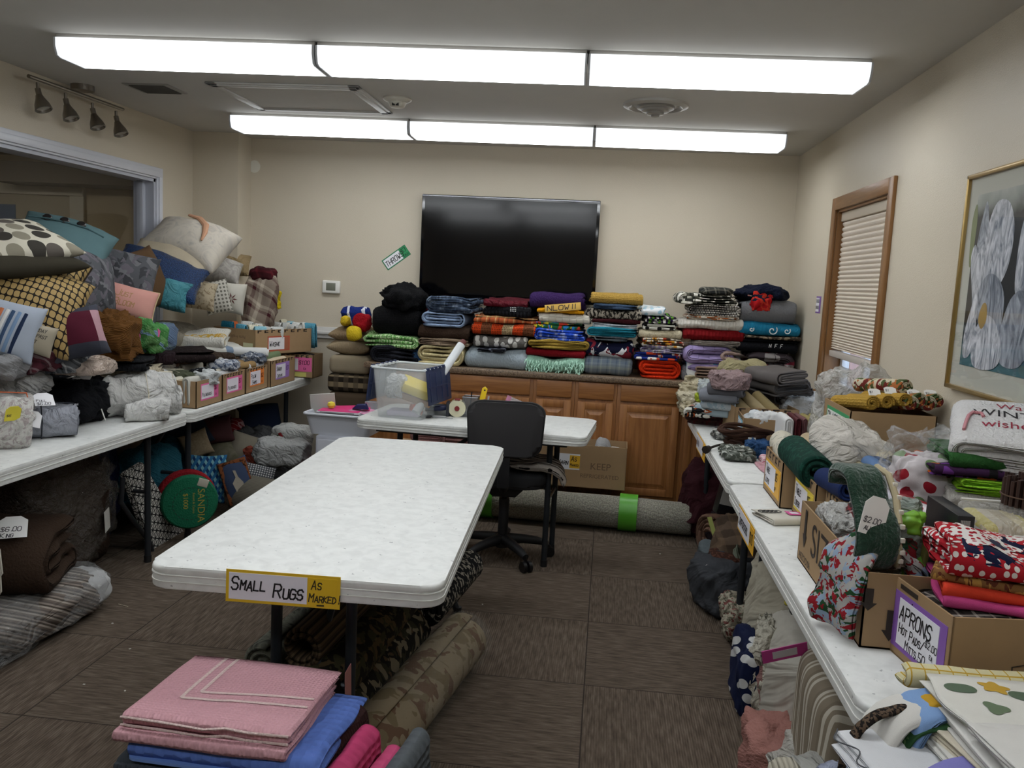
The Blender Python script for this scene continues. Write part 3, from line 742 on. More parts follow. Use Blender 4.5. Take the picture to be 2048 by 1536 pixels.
# ---------------------------------------------------------------- folding tables
def table_top_mat():
    t = NT('white_plastic_top'); n = t.noise(t.obj(), 26., 5., .6); sp = t.noise(t.obj(), 60., 3.)
    c = t.mix(t.gt(sp, .71), t.ramp(n, [(.3, C('#cfd0cd')), (.6, C('#dcddda'))], False), C('#a5a6a6')); t.col(c); t.rough(.42); t.spec(.3); return t.m
TOP = table_top_mat(); LEG = plain('#2f3338', .4, .4); LEGL = plain('#474c52', .4, .4)
TZ = .74
def folding_table(P, L, W, rz, label, legs='wish', th=.058, group=None):
    """L along local Y, W along local X"""
    r = empty('folding_table', P, label, 'table', group, rz)
    MB().prism(rrect(-W/2, -L/2, W/2, L/2, .055), TZ-th*.36, TZ, 2, .008).prism(rrect(-W/2+.001, -L/2+.001, W/2-.001, L/2-.001, .053), TZ-th, TZ-th*.34, 2, .004).build('tabletop', TOP, r)
    e = plain('#d9d9d4', .4)
    b = MB()
    for z in (TZ-th*.38, TZ-th*.68):
        b.prism(rrect(-W/2-.0012, -L/2-.0012, W/2+.0012, L/2+.0012, .056), z-.0012, z+.0012, 2)
    b.build('edge_ridge', e, r)
    zt = TZ-th
    MB().box((-W/2+.06, -L/2+.1, zt-.02), (-W/2+.09, L/2-.1, zt)).box((W/2-.09, -L/2+.1, zt-.02), (W/2-.06, L/2-.1, zt)).build('rail', LEG, r)
    for s in (-1, 1):
        y = s*(L/2-.2)
        for q in (-1, 1):
            if legs == 'wish': pts = [(q*.105, y, zt), (q*.105, y, .25), (q*.112, y, .20), (q*.15, y, .13), (q*.20, y, .06), (q*.22, y, .012)]
            else: pts = [(q*(W/2-.165 if legs == 'H' else W/2-.12), y, zt), (q*(W/2-.165 if legs == 'H' else W/2-.12), y, .012)]
            l = MB().tube(pts, .0155, 14).build('leg', LEG, r)
            MB().cyl((pts[-1][0], y, 0), (pts[-1][0], y, .035), .018, 12).build('foot_cap', plain('#141416', .6), l)
        w_ = abs(pts[0][0])
        w_ = abs(pts[0][0])
        MB().tube([(-w_, y, .36), (w_, y, .36)], .010, 8).build('crossbar', LEG, r); MB().tube([(-w_, y, zt-.03), (w_, y, zt-.03)], .012, 8).build('top_bar', LEG, r)
        b = MB(); b.tube([(0, y, .36), (0, y-s*.12, .47), (0, y-s*.42, zt-.012)], .011, 8); b.build('brace', LEG, r)
    return r
CT = (-.778, 2.881, 0)
centre = folding_table(CT, 1.83, .76, .038, 'bare white plastic folding table with a small rugs sign, in the middle of the room')
BT = (-.652, 4.521, 0)
backt = folding_table(BT, 1.22, .61, -.08+PI/2, 'small white folding table behind the black office chair', 'H', .05)
LT = []
for i, (y0, lab) in enumerate(((.455, 'white folding table along the left wall, the one nearest the camera'), (2.28, 'white folding table on the left holding tied sheet bundles and big pillows'), (4.105, 'white folding table along the left wall holding the price-signed cartons'))):
    LT.append(folding_table((-2.105-.38-.012*(2-i)*0, y0+.915, 0), 1.815, .76, 0, lab, 'post', group=None))
RT = []
for i, (y0, lab, x) in enumerate(((1.56, 'nearer white folding table on the right holding the aprons box', .90), (3.41, 'farther white folding table under the right window', .885))):
    RT.append(folding_table((x-.02*0, y0+.915, 0), 1.825, .76 if i < 1 else .72, .0, lab, 'post'))
# small rugs sign, taped on the centre table's near edge
p = at(461, 1180, z=.71); c_, s_ = math.cos(.038), math.sin(.038)
def on_centre(lx, ly, z): return Vector((CT[0]+c_*lx-s_*ly, CT[1]+s_*lx+c_*ly, z))
sp = on_centre(-.165, -.921, .665)
sign(None, sp, (math.radians(-2), 0, .038), .292, .083, '#d9b31f', [(.008, .208, '#dedde6', [('Small', .014, .032, .032, '#121216'), ('Rugs', .122, .018, .034, '#121216')]), (.21, .285, '#d9b31f', [('As', .219, .048, .022, '#2a2412'), ('Marked!', .213, .015, .021, '#2a2412'), ('_', .235, .008, .03, '#2a2412')])],
     'yellow small rugs sign taped to the near edge of the middle table', 'sign', 'small_rugs_sign')

# ---------------------------------------------------------------- office chair
cp = at(1004, 1092, z=.06); cp.z = 0
chair = empty('office_chair', cp, 'black swivel office chair with a throw on its seat', 'chair', None, math.radians(4))
blk = plain('#17171a', .55); blk2 = plain('#1c1c1f', .75)
bz = .80
vs = []; N_ = 14
def chair_pad(w0, w1, h, t, r):
    """upright rounded pad, wider at the top (w1) than at the bottom"""
    pts = []
    for x, y in rrect(-.5, -.5, .5, .5, .22, 8):
        k = w0+(w1-w0)*(y+.5); pts.append((x*k, y*h))
    return pts
b = MB(); b.prism(chair_pad(.35, .385, .27, 0, 0), -.30, -.245, 1, .022)
bk = b.build('backrest', plain('#242224', .7), chair, None, (0, 0, .755)); 
b = MB(); b.prism([(x*1.05, y*1.06) for x, y in chair_pad(.35, .385, .27, 0, 0)], -.285, -.262, 1, .008); b.build('backrest_rim', blk, bk)
MB().tube([(0, -.262, .70), (0, -.262, .60), (0, -.25, .50), (0, -.20, .43), (0, -.08, .41)], .024, 10).box((-.03, -.285, .45), (.03, -.262, .74), .006).build('back_bar', blk, chair)
b = MB(); b.prism(rrect(-.225, -.2, .225, .235, .1, 8), .44, .505, 2, .024); b.build('seat', plain('#1e1f22', .85), chair)
b = MB(); b.prism(rrect(-.215, -.19, .215, .22, .1, 8), .425, .446, 2, .006); b.prism([(-.1, .4), (.1, .4), (.06, .36), (-.06, .36)], -.1, .12, 1); b.build('seat_pan', blk, chair)
MB().cyl((0, 0, .1), (0, 0, .42), .014, 12).cyl((0, 0, .10), (0, 0, .33), .028, 16).cyl((0, 0, .06), (0, 0, .13), .038, 18).build('gas_column', blk, chair)
MB().tube([(.05, 0, .41), (.2, .05, .40)], .006, 8).box((.18, .03, .392), (.24, .07, .406), .004).build('lever', blk, chair)
for k in range(5):
    a = math.radians(-58+72*k); cx, cy = math.cos(a), math.sin(a)
    l = MB().tube([(cx*.03, cy*.03, .105), (cx*.12, cy*.12, .10), (cx*.2, cy*.2, .088), (cx*.252, cy*.252, .075)], [.030, .026, .022, .018], 10).build('base_arm', blk, chair)
    w_ = MB().cyl((cx*.252, cy*.252, .03), (cx*.252, cy*.252, .085), .008, 8)
    for q in (-1, 1): w_.cyl((cx*.252-cy*q*.007+cx*.01, cy*.252+cx*q*.007+cy*.01, .027), (cx*.252-cy*q*.025+cx*.01, cy*.252+cx*q*.025+cy*.01, .027), .030, 18)
    w_.build('caster', plain('#0e0e10', .4), l)

# ---------------------------------------------------------------- cabinets under the back wall
mapl, mapl2 = wood('#8b5a32', '#ad7644', 1.1, .38), wood('#8b5a32', '#ad7644', 1.1, .38, 0)
CY = 5.52
def raised(name, x0, x1, z0, z1, par, panel=True):
    b = MB(); b.box((x0, -.02, z0), (x1, 0, z1), .004)
    o = b.build(name, mapl if panel else mapl2, par)
    if panel:
        # frame raised round a sunk field with a bevelled centre panel
        b = MB(); f = .048
        b.box((x0, -.026, z0), (x0+f, -.016, z1), .003); b.box((x1-f, -.026, z0), (x1, -.016, z1), .003); b.box((x0+f, -.026, z0), (x1-f, -.016, z0+f), .003); b.box((x0+f, -.026, z1-f), (x1-f, -.016, z1), .003)
        b.build('door_frame', mapl, o)
        i = f+.012; a0_, a1_, c0_, c1_ = x0+i, x1-i, z0+i, z1-i; g = .022; b = MB()
        A = [(a0_, -.0195, c0_), (a1_, -.0195, c0_), (a1_, -.0195, c1_), (a0_, -.0195, c1_)]; B = [(a0_+g, -.028, c0_+g), (a1_-g, -.028, c0_+g), (a1_-g, -.028, c1_-g), (a0_+g, -.028, c1_-g)]
        b.quad(*B)
        for k in range(4): b.quad(A[k], A[(k+1) % 4], B[(k+1) % 4], B[k])
        b.build('raised_panel', mapl, o, False)
    return o
units = [(-1.56, -1.13, 'leftmost, behind the small folding table'), (-1.13, -.455, 'wide one behind the storage bin'), (-.455, -.18, 'narrow one left of the two narrow ones'), (-.18, .095, 'narrow one right of the two narrow ones'), (.095, .52, 'rightmost whole one, beside the white linens table'), (.52, 1.235, 'half hidden behind the right table')]
for i, (x0, x1, lab) in enumerate(units):
    r = empty('base_cabinet', (x0, CY, 0), 'maple base cabinet, '+lab, 'cabinet', 'maple base cabinets'); w_ = x1-x0
    MB().box((0, 0, .1), (w_-.001, YB-CY-.01, .87), .002).build('carcass', mapl, r)
    MB().box((0, .07, 0), (w_-.001, .09, .1)).build('toe_kick', plain('#2c1f17', .7), r, False)
    g = .022
    if i in (1,):
        raised('drawer', g, w_-g, .755, .862, r, False)
        for z0, z1 in ((.60, .735), (.44, .58), (.14, .42)): raised('drawer', g, w_-g, z0, z1, r, True)
    else:
        raised('drawer', g, w_-g, .755, .862, r, False)
        if w_ > .38 and i in (5,):
            raised('door', g, w_/2-.004, .14, .735, r); raised('door', w_/2+.004, w_-g, .14, .735, r)
        else: raised('door', g, w_-g, .14, .735, r)
def granite():
    t = NT('laminate_worktop'); n = t.noise(t.obj(), 120., 4.); t.col(t.ramp(n, [(.35, C('#4d3f33')), (.5, C('#75624f')), (.66, C('#8d7963'))], False)); t.rough(.35); return t.m
o = MB().box((-1.60, CY-.035, .871), (1.238, YB-.001, .91), .008).box((-1.60, YB-.02, .905), (1.238, YB-.001, 1.0), .004).build('worktop', granite()); tag(o, 'long brown mottled worktop on top of the maple cabinets', 'worktop')

# ---------------------------------------------------------------- the back table's tools
bt_c, bt_s = math.cos(-.08), math.sin(-.08)
def on_bt(u, v): return at(u, v, z=TZ)
def clear_mat(h='#dfe6ea', a=.34, rf=.2):
    k = ('clr', h, a)
    if k in _mc: return _mc[k]
    t = NT('translucent_plastic'); t.col(C(h)); t.rough(rf); t.p.inputs['Alpha'].default_value = a; t.spec(.6); _mc[k] = t.m; return t.m
p = on_bt(805, 838); p.y += .14
r = empty('storage_bin', p, 'clear plastic storage bin with open navy flap lid on the small table', 'bin', None, math.radians(-9))
def taper_tub(b, w0, d0, w1, d1, h, th=.003):
    lo = rrect(-w0/2, -d0/2, w0/2, d0/2, .03, 4); hi = rrect(-w1/2, -d1/2, w1/2, d1/2, .035, 4)
    bm = b.b; n = len(lo)
    def ring(pts, z, k=0): return [bm.verts.new((x*(1-k), y*(1-k), z)) for x, y in pts]
    kk = th*2/max(w0, .1)
    A, B, Cc, D = ring(lo, 0), ring(hi, h), ring(hi, h, kk), ring(lo, th, kk)
    for R, Q in ((A, B), (B, Cc), (Cc, D)):
        for i in range(n): bm.faces.new((R[i], R[(i+1) % n], Q[(i+1) % n], Q[i]))
    bm.faces.new(A[::-1]); bm.faces.new(D); return b
bw, bd, bh = .30, .36, .27
taper_tub(MB(), .25, .30, bw, bd, bh).build('tub', clear_mat('#e4e9ea', .27), r)
b = MB()
for i in range(7):
    b.box((-bw/2-.008, -bd/2+.01+i*.052, bh-.008), (-bw/2+.010, -bd/2+.04+i*.052, bh+.006), .002); b.box((bw/2-.010, -bd/2+.01+i*.052, bh-.008), (bw/2+.008, -bd/2+.04+i*.052, bh+.006), .002)
b.tube([(x, y, bh-.002) for x, y in rrect(-bw/2, -bd/2, bw/2, bd/2, .035, 4)], .006, 8, True)
b.build('rim', plain('#d3d8da', .4), r)
navy = plain('#1f2b4d', .45)
for s in (-1, 1):
    b = MB(); b.box((0, -bd/2+.005, -.185), (.006, bd/2-.005, 0), .002)
    for i in range(4): b.box((-.003 if s < 0 else .0, -bd/2+.04+i*.085, -.17), (.009, -bd/2+.052+i*.085, -.02), .001)
    b.box((0, -bd/2+.02, -.10), (.009, bd/2-.02, -.09), .001)
    for i in range(6): b.box((-.004, -bd/2+.02+i*.058, -.004), (.01, -bd/2+.045+i*.058, .012), .002)
    b.build('lid_flap', navy, r, None, (s*(bw/2+.006), 0, bh), (0, -s*.12, 0))
def inbin(name, lab, cat, fn, *a): pass
BIN = p
tag(MB().box((-.075, -.09, 0), (.075, .09, .05), .01).build('duster_pack', plain('#e7cf3a', .5), None, None, p+Vector((.03, -.02, .135)), (.2, .35, .3)), 'yellow cleaning pad pack inside the clear storage bin', 'cleaning pad')
tag(MB().box((-.10, -.08, 0), (.10, .08, .035), .006).build('notepad', plain('#a9805a', .7), None, None, p+Vector((.02, -.01, .09)), (.1, .3, .2)), 'brown-edged pad lying under the yellow pack in the storage bin', 'pad')
heap('carrier_bag', 'crumpled white plastic bag at the left inside the storage bin', 'bag', p+Vector((-.06, -.04, .10)), .11, .16, .12, plastic_bag('#f2f4f4', .8), amp=.015, sc=.05)
tag(MB().cyl((0, 0, 0), (.05, .02, .0), .033, 20).build('tape_roll', plain('#e26338', .5), None, None, p+Vector((.03, -.07, .04)), (0, 0, .2)), 'orange tape roll at the bottom of the storage bin', 'tape')
tag(MB().box((-.09, -.06, 0), (.09, .06, .03), .01).build('glove_pack', plain('#b4a7c2', .6), None, None, p+Vector((-.01, -.04, .006))), 'pale mauve packet at the bottom of the storage bin', 'packet')
a0, a1 = at(838, 750, y=4.55), at(925, 686, y=4.72); d_ = a1-a0
r = empty('film_roll', p+Vector((.06, -.1, .03)), 'long white roll of plastic film with maroon end standing in the storage bin', 'roll')
tip = a1-r.location
MB().tube([(.0, 0, 0), tip*.97], .024, 20).build('film', plain('#dfe3e6', .25), r); MB().tube([tip*.93, tip*1.03], .017, 16).build('core', plain('#6d3a36', .6), r)
# tape gun, scissors, pen cups, trays
p = on_bt(905, 832)
r = empty('tape_gun', p, 'navy handheld tape gun loaded with a wide roll of clear tape', 'tape dispenser', None, math.radians(6))
MB().cyl((.025, -.03, .047), (.025, .03, .047), .047, 30).build('tape', plain('#d8d3b4', .25), r); MB().cyl((.025, -.034, .047), (.025, .034, .047), .014, 20).box((.01, -.03, .085), (.04, -.005, .102), .003).build('hub', plain('#7c2022', .4), r)
MB().box((-.035, -.034, .0), (-.018, .034, .08), .003).box((-.04, .03, .005), (.03, .035, .07), .002).build('frame', plain('#20222c', .4), r)
MB().tube([(-.03, 0, .045), (-.06, -.005, .045), (-.15, -.02, .038)], [.012, .018, .016], 12).build('handle', plain('#18214a', .35), r)
p = on_bt(862, 836)
r = empty('scissors', p, 'black handled scissors lying in front of the tape gun', 'scissors', None, math.radians(4))
MB().box((.0, -.006, .004), (.12, .004, .007), .001).build('blade', plain('#8d9196', .25, .9), r)
MB().tube([(.02*math.cos(t)*1.7-.035, .016*math.sin(t)-.014, .008) for t in np.linspace(0, 2*PI, 14, endpoint=False)], .005, 8, True).tube([(.02*math.cos(t)*1.9-.04, .014*math.sin(t)+.014, .008) for t in np.linspace(0, 2*PI, 14, endpoint=False)], .005, 8, True).build('grip', plain('#16161a', .4), r)
def mesh_mat():
    t = NT('wire_mesh'); uv = t.uv(); u, v, _ = t.sep(uv); t.col(C('#7c7f82')); t.rough(.35); t.p.inputs['Metallic'].default_value = .7
    a = t.math('MAXIMUM', t.lt(t.math('FRACT', t.math('DIVIDE', t.math('ADD', u, v), .006)), .38), t.lt(t.math('FRACT', t.math('DIVIDE', t.math('SUBTRACT', u, v), .006)), .38))
    t.t.links.new(a, t.p.inputs['Alpha']); return t.m
WIRE = mesh_mat()
p = on_bt(935, 826)
def cup(P, lab, w, d, h):
    r = empty('wire_mesh_tray' if h < .06 else 'wire_mesh_cup', P, lab, 'desk tray' if h < .06 else 'pen cup')
    b = MB(); b.box((-w/2, -d/2, 0), (w/2, -d/2+.001, h)); b.box((-w/2, d/2-.001, 0), (w/2, d/2, h)); b.box((-w/2, -d/2, 0), (-w/2+.001, d/2, h)); b.box((w/2-.001, -d/2, 0), (w/2, d/2, h)); b.box((-w/2, -d/2, 0), (w/2, d/2, .001)); b.build('mesh_body', WIRE, r, False)
    MB().tube([(-w/2, -d/2, h), (w/2, -d/2, h), (w/2, d/2, h), (-w/2, d/2, h)], .0025, 6, True).build('rim', plain('#6e7174', .3, .8), r); return r
p = on_bt(935, 838)+Vector((0, .10, 0)); cup(p, 'grey wire mesh pen cup left of the chair back', .085, .085, .11)
b = MB(); b.tube([(0, 0, 0), (.01, .0, .13)], .004, 8); tag(b.build('pen', plain('#202022', .4), None, None, p+Vector((-.01, .01, .004))), 'black pen standing in the left wire cup', 'pen')
p2 = on_bt(962, 838)+Vector((0, .06, 0)); cup(p2, 'grey wire mesh cup holding the yellow knife', .06, .06, .085)
r = empty('box_cutter', p2+Vector((-.012, 0, .004)), 'yellow box cutter standing in the wire mesh cup', 'knife'); MB().prism([(-.011, 0), (.011, 0), (.013, .07), (.026, .125), (.032, .155), (.018, .168), (.003, .158), (-.009, .1)], -.007, .007, 1, .004).build('handle', plain('#e8c420', .35), r)
MB().cyl((.018, -.008, .148), (.018, .008, .148), .005, 12).build('hole', plain('#1c1c1c', .5), r)
tag(MB().tube([(0, 0, 0), (.014, 0, .115)], .005, 8).build('marker_pen', plain('#a9abb4', .4), None, None, p2+Vector((.014, .005, .004))), 'grey marker pen beside the yellow box cutter', 'pen')
tag(MB().tube([(0, 0, 0), (.006, 0, .10)], .0045, 8).build('marker_pen', plain('#b0485c', .4), None, None, p2+Vector((.002, -.014, .004))), 'red marker pen beside the yellow box cutter', 'pen')
cup(on_bt(868, 838)+Vector((0, .17, 0)), 'low grey wire mesh tray behind the tape gun', .13, .09, .05)
p = on_bt(1008, 845)+Vector((0, .10, 0))
r = empty('white_tray', p, 'shallow white plastic tray of tape and gloves behind the chair back', 'tray', None, -.1)
taper_tub(MB(), .19, .14, .23, .17, .035).build('tray_body', plain('#dfe4e2', .4), r)
tag(MB().lathe([(.022, 0), (.042, 0), (.042, .02), (.022, .02), (.022, 0)], 26).build('green_tape', plain('#6fb04a', .4), None, None, p+Vector((-.05, -.02, .012)), (.5, 0, 0)), 'green tape roll in the white tray', 'tape')
heap('latex_gloves', 'crumpled cream latex gloves in the white tray', 'gloves', p+Vector((.02, 0, .012)), .10, .09, .045, plain('#e6dfc6', .6), amp=.012, sc=.03)
tag(MB().box((-.04, -.03, 0), (.04, .03, .004), .001).build('pink_card', plain('#d65fb8', .5), None, None, p+Vector((.075, -.01, .034)), (.3, 0, 0)), 'magenta card at the right end of the white tray', 'card')
o = MB().box((-.055, -.004, 0), (.055, .004, .085), .003).build('zip_bag', plastic_bag('#e8e4ea', .5), None, None, p+Vector((.02, .04, .03)), (-.2, .35, .1)); tag(o, 'clear zip bag of clips standing in the white tray', 'bag')
MB().box((-.056, -.005, 0), (-.03, .005, .086), .002).build('pink_edge', plain('#b2708f', .4), o)
MB().box((-.02, -.002, .02), (.04, .002, .07), .001).build('clips', plain('#5d5f62', .3, .7), o)

# ---------------------------------------------------------------- cartons
def arrow(par, x, z, h, m, axis='y', y=-.0012, w=.02):
    b = MB(); b.quad((x-w/2, y, z+h), (x+w/2, y, z+h), (x+w/2, y, z+h*.35), (x-w/2, y, z+h*.35)); b.b.faces.new([b.b.verts.new(q) for q in ((x-w, y, z+h*.35), (x+w, y, z+h*.35), (x, y, z))])
    return b.build('printed_arrow', m, par, False)
def carton(P, w, d, h, rz, label, group=None, th=.004, col='#a08463', flaps=(), holes=False):
    """open-topped cardboard box, w along local X, d along local Y, its front (-Y) face middle at the origin side"""
    r = empty('cardboard_box', P, label, 'box', group, rz); m = carton_mat(col); b = MB()
    b.box((-w/2, -d/2, 0), (w/2, d/2, th)); b.box((-w/2, -d/2, 0), (w/2, -d/2+th, h)); b.box((-w/2, d/2-th, 0), (w/2, d/2, h)); b.box((-w/2, -d/2, 0), (-w/2+th, d/2, h)); b.box((w/2-th, -d/2, 0), (w/2, d/2, h))
    b.build('carton_body', m, r, False)
    for f in flaps:
        sd, ln, ang = f
        if sd == 'back': MB().box((-w/2, 0, 0), (w/2, th*.7, ln)).build('flap', m, r, False, (0, d/2-th, h), (-ang, 0, 0))
        if sd == 'front': MB().box((-w/2, 0, 0), (w/2, th*.7, ln)).build('flap', m, r, False, (0, -d/2, h), (ang, 0, 0))
        if sd == 'left': MB().box((0, -d/2, 0), (th*.7, d/2, ln)).build('flap', m, r, False, (-w/2, 0, h), (0, -ang, 0))
        if sd == 'right': MB().box((0, -d/2, 0), (th*.7, d/2, ln)).build('flap', m, r, False, (w/2-th, 0, h), (0, ang, 0))
    return r
FRONT, RIGHT, LEFT = 0., PI/2, -PI/2
def on_face(r, w, d, face, x, z):
    """place on a carton's face: x along the face from its left edge as seen, z up"""
    return {'front': ((-w/2+x, -d/2-.0008, z), (0, 0, 0)), 'right': ((w/2+.0008, -d/2+x, z), (0, 0, PI/2)), 'left': ((-w/2-.0008, d/2-x, z), (0, 0, -PI/2)), 'back': ((w/2-x, d/2+.0008, z), (0, 0, PI))}[face]
def scallop(r, w, d, face, h, n, m, hh=.022, x0=0., x1=None):
    """the dark letter-like printing along a box's top rim"""
    L = (w if face in ('front', 'back') else d); x1 = x1 or L-.02
    (lx, ly, lz), rt = on_face(r, w, d, face, 0, 0); o = MB()
    for i in range(n):
        a = .02+x0+(x1-x0-.02)*i/n; q = (x1-x0)/n*.55
        o.quad((a, 0, h-hh), (a+q*.35, 0, h-hh), (a+q*.35, 0, h-.004), (a, 0, h-.004)); o.quad((a, 0, h-.010), (a+q, 0, h-.010), (a+q, 0, h-.004), (a, 0, h-.004))
        if i % 2: o.quad((a, 0, h-hh), (a+q, 0, h-hh), (a+q, 0, h-hh+.006), (a, 0, h-hh+.006))
    return o.build('rim_print', m, r, False, (lx, ly, lz), rt)
PRT = plain('#2b2119', .7); PRT2 = plain('#6a543e', .8)
# ---------------------------------------------------------------- folded throws piled on the worktop
YW = 5.535
def pile(items, grp, zbase=.911, yf=YW):
    z = zbase
    for it in items:
        xl, xr, yt, m, lab = it[:5]; k = it[5] if len(it) > 5 else {}
        k = dict(k); y0 = k.pop('y', yf); d = k.pop('d', .42); dz = k.pop('dz', 0)
        cm = (xl+xr)/2; A = at(xl, yt, y=y0); B = at(xr, yt, y=y0); zt = at(cm, yt, y=y0).z
        if 'z' in k: z = k.pop('z')
        hgt = max(.018, zt-z); x0, x1 = A.x, min(B.x, XR-.012)
        kind = k.pop('kind', 'cloth'); nm = k.pop('name', 'folded_throw'); cat = k.pop('cat', 'throw')
        P = ((x0+x1)/2, y0+d/2, z+dz); hgt += .006; rj = random.Random(int(xl*7+yt)); ww = (x1-x0)*1.04
        if kind == 'cloth': k.setdefault('rz', rj.uniform(-.06, .06)); k.setdefault('amp', min(.02, .006+hgt*.16)); k['amp'] *= 1.35; k.setdefault('roll', 0)
        if kind == 'cloth': o = cloth(nm, lab, cat, P, ww, d, hgt, m, group=grp, **k)
        elif kind == 'heap': o = heap(nm, lab, cat, P, x1-x0, d, hgt, m, group=grp, **k)
        z += hgt*(k.get('keep', 1) if False else 1)-.003
    return z
S = 'side'
G1 = 'folded throws along the worktop'
fl = lambda *c, **k: fab('plain', *c, bump='fleece', **k)
# pile A
pile([(740, 832, 697, fab('plain', '#1c1d24', bump='crease'), 'black folded fleece at the bottom of the leftmost pile', dict(face=S, prof='nest', amp=.012)),
      (722, 833, 672, fab('speck', '#5d9a4a', '#b9d3a0', bump='cable', s=1.5), 'green and white chunky knitted throw under the black heap', dict(face=S, prof='spiral3', amp=.012)),
      (742, 838, 622, fab('plain', '#0f0f11', bump='knit'), 'black thick throw folded square in the leftmost pile', dict(prof='half', amp=.02, d=.4)),
      (757, 832, 579, fab('plain', '#121214', bump='knit'), 'black crumpled throw peaking on top of the leftmost pile', dict(kind='heap', amp=.05, sc=.13, d=.34, e=.9))], G1)
tag(heap('knitted_throw', None, None, (at(768, 690, y=5.52).x, 5.60, .985), .11, .08, .05, fab('speck', '#c9cbb4', '#a7ad8a', bump='cable'), amp=.006), 'cream knitted end folded out of the green throw', 'throw', G1)
heap('folded_throw', 'dark maroon throw bunched between the black pile and the grey pile', 'throw', (at(838, 640, y=5.78).x, 5.86, 1.02), .12, .2, .26, fl('#5a1620'), group=G1, amp=.02)
heap('blue_cloth', 'small blue cloth end poking out beside the cream throw', 'cloth', (at(833, 705, y=5.56).x, 5.62, .911), .07, .1, .09, fab('plain', '#3c5c86', bump='crease'), group=G1, amp=.01)
# pile B
pile([(836, 930, 692, fl('#cdbf91'), 'cream yellow rolled-edge throw beneath the taupe ones', dict(face=S, prof='spiral', amp=.010)),
      (838, 938, 680, fab('plain', '#8d7a66', bump='fleece'), 'taupe folded throw on the cream yellow one', dict(face=S, prof='nest', amp=.008)),
      (838, 936, 655, fl('#3b2c22'), 'dark brown throw under the pale blue fleece', dict(prof='nest', amp=.01)),
      (845, 931, 626, fl('#8fa3c0'), 'pale blue fleece with its coiled edge to the front', dict(face=S, prof='spiral', amp=.012, tilt=0)),
      (855, 948, 598, fab('marble', '#1d2430', '#39465a', '#8795a8', s=.6, bump='fleece'), 'navy and grey tie-dyed plush throw topping its pile', dict(face=S, prof='nest6', amp=.014))], G1)
# pile C
pile([(933, 1052, 706, fl('#9fabb2'), 'pale grey blue fluffy throw at the bottom under the paw prints', dict(prof='half', amp=.02)),
      (955, 1010, 697, fab('spots', '#14161f', '#8e94a8', bump='none', rough=.35), 'shiny navy small folded cloth under the paw print throw', dict(face=S, prof='serp3', d=.2)),
      (946, 1052, 671, fab('spots', '#6d6a66', '#dcdad4', s=1.1, bump='fleece'), 'grey fleece throw with white paw prints', dict(prof='half', amp=.016)),
      (949, 1069, 648, fab('granny', '#d94a1e', '#7b4a30', '#d94a1e', '#c9b088', '#3a2416', s=.5, bump='cable'), 'orange, brown and cream crocheted granny throw', dict(prof='nest', amp=.012)),
      (949, 1071, 635, fab('plaid', '#a8532e', '#d2b07a', '#3f2a1e', s=.5), 'rust and tan plaid throw with fringed ends', dict(prof='serp3')),
      (968, 1063, 616, fab('dots', '#121215', '#26262b', s=.6, bump='knit'), 'black throw with a square of white dots', dict(prof='half')),
      (967, 1054, 601, fab('plain', '#5e1522', bump='crease', rough=.35), 'shiny maroon satin throw topping the pile left of the television centre', dict(prof='nest', amp=.012))], G1)
b = MB()
p0 = at(1021, 622, y=YW-.006)
for i in range(4):
    for j in range(3): b.box((i*.011-.003, 0, j*.011-.003), (i*.011+.003, .002, j*.011+.003), .001)
o = b.build('white_dots', plain('#dcdcdc', .6), [q for q in bpy.data.objects if q.get('label', '').startswith('black throw with a square')][0])
o.matrix_parent_inverse = o.parent.matrix_basis.inverted(); o.location = p0
# pile D
def shag_fringe(x0, x1, y, z0, z1, m, par, n=150, ln=.035, seed=3):
    rnd = random.Random(seed); b = MB()
    for i in range(n):
        x = rnd.uniform(x0, x1); z = rnd.uniform(z0, z1); a = rnd.uniform(-.9, .9); l = ln*rnd.uniform(.6, 1.2); d = Vector((math.sin(a)*.6, -rnd.uniform(.5, 1), -rnd.uniform(.2, .9))).normalized()
        p = Vector((x, y+rnd.uniform(-.002, .01), z)); s_ = d.cross(Vector((rnd.uniform(-.4, .4), 0, 1))).normalized()*.0028
        q = p+d*l*.5+Vector((0, 0, .004)); e = p+d*l+Vector((0, 0, -.006))
        b.quad(p-s_, p+s_, q+s_*1.3, q-s_*1.3); b.quad(q-s_*1.3, q+s_*1.3, e+s_*.3, e-s_*.3)
    o = b.build('shaggy_pile', m, par, False); return o
mint = fab('plain', '#9dc9b2', bump='shag')
pile([(1056, 1168, 716, mint, 'mint green shaggy throw with long pile under the red throw', dict(prof='half', amp=.02)),
      (1054, 1168, 700, fl('#7a0f18'), 'deep red plush throw above the mint shaggy one', dict(prof='half', amp=.008)),
      (1053, 1176, 683, fab('plain', '#a08438', bump='fleece'), 'olive mustard throw above the deep red one', dict(face=S, prof='spiral3', amp=.01)),
      (1069, 1172, 661, fab('marble', '#1b3fa8', '#2b55cc', '#c3cfe8', s=.7, bump='fleece'), 'royal blue and white tie-dyed fleece', dict(face=S, prof='nest', amp=.01)),
      (1071, 1162, 647, fab('blots', '#1f5c3a', '#d9c92e', '#c23a2a', '#2f7fc0', s=.9), 'bright green, yellow and red cartoon-coloured throw', dict(prof='serp3', amp=.008)),
      (1078, 1176, 628, fab('plain', '#d6d0c2', bump='quilt'), 'cream woven throw in the pile under the purple one', dict(prof='nest', amp=.012, d=.36)),
      (1075, 1164, 620, fl('#d8930f'), 'golden orange fleece slipping below the purple throw', dict(prof='half', amp=.014)),
      (1066, 1168, 590, fab('plain', '#35204f', bump='fleece'), 'purple throw with a yellow lettered band', dict(prof='nest', amp=.014))], G1)
m_ = [q for q in bpy.data.objects if q.get('label', '').startswith('mint green shaggy')][0]
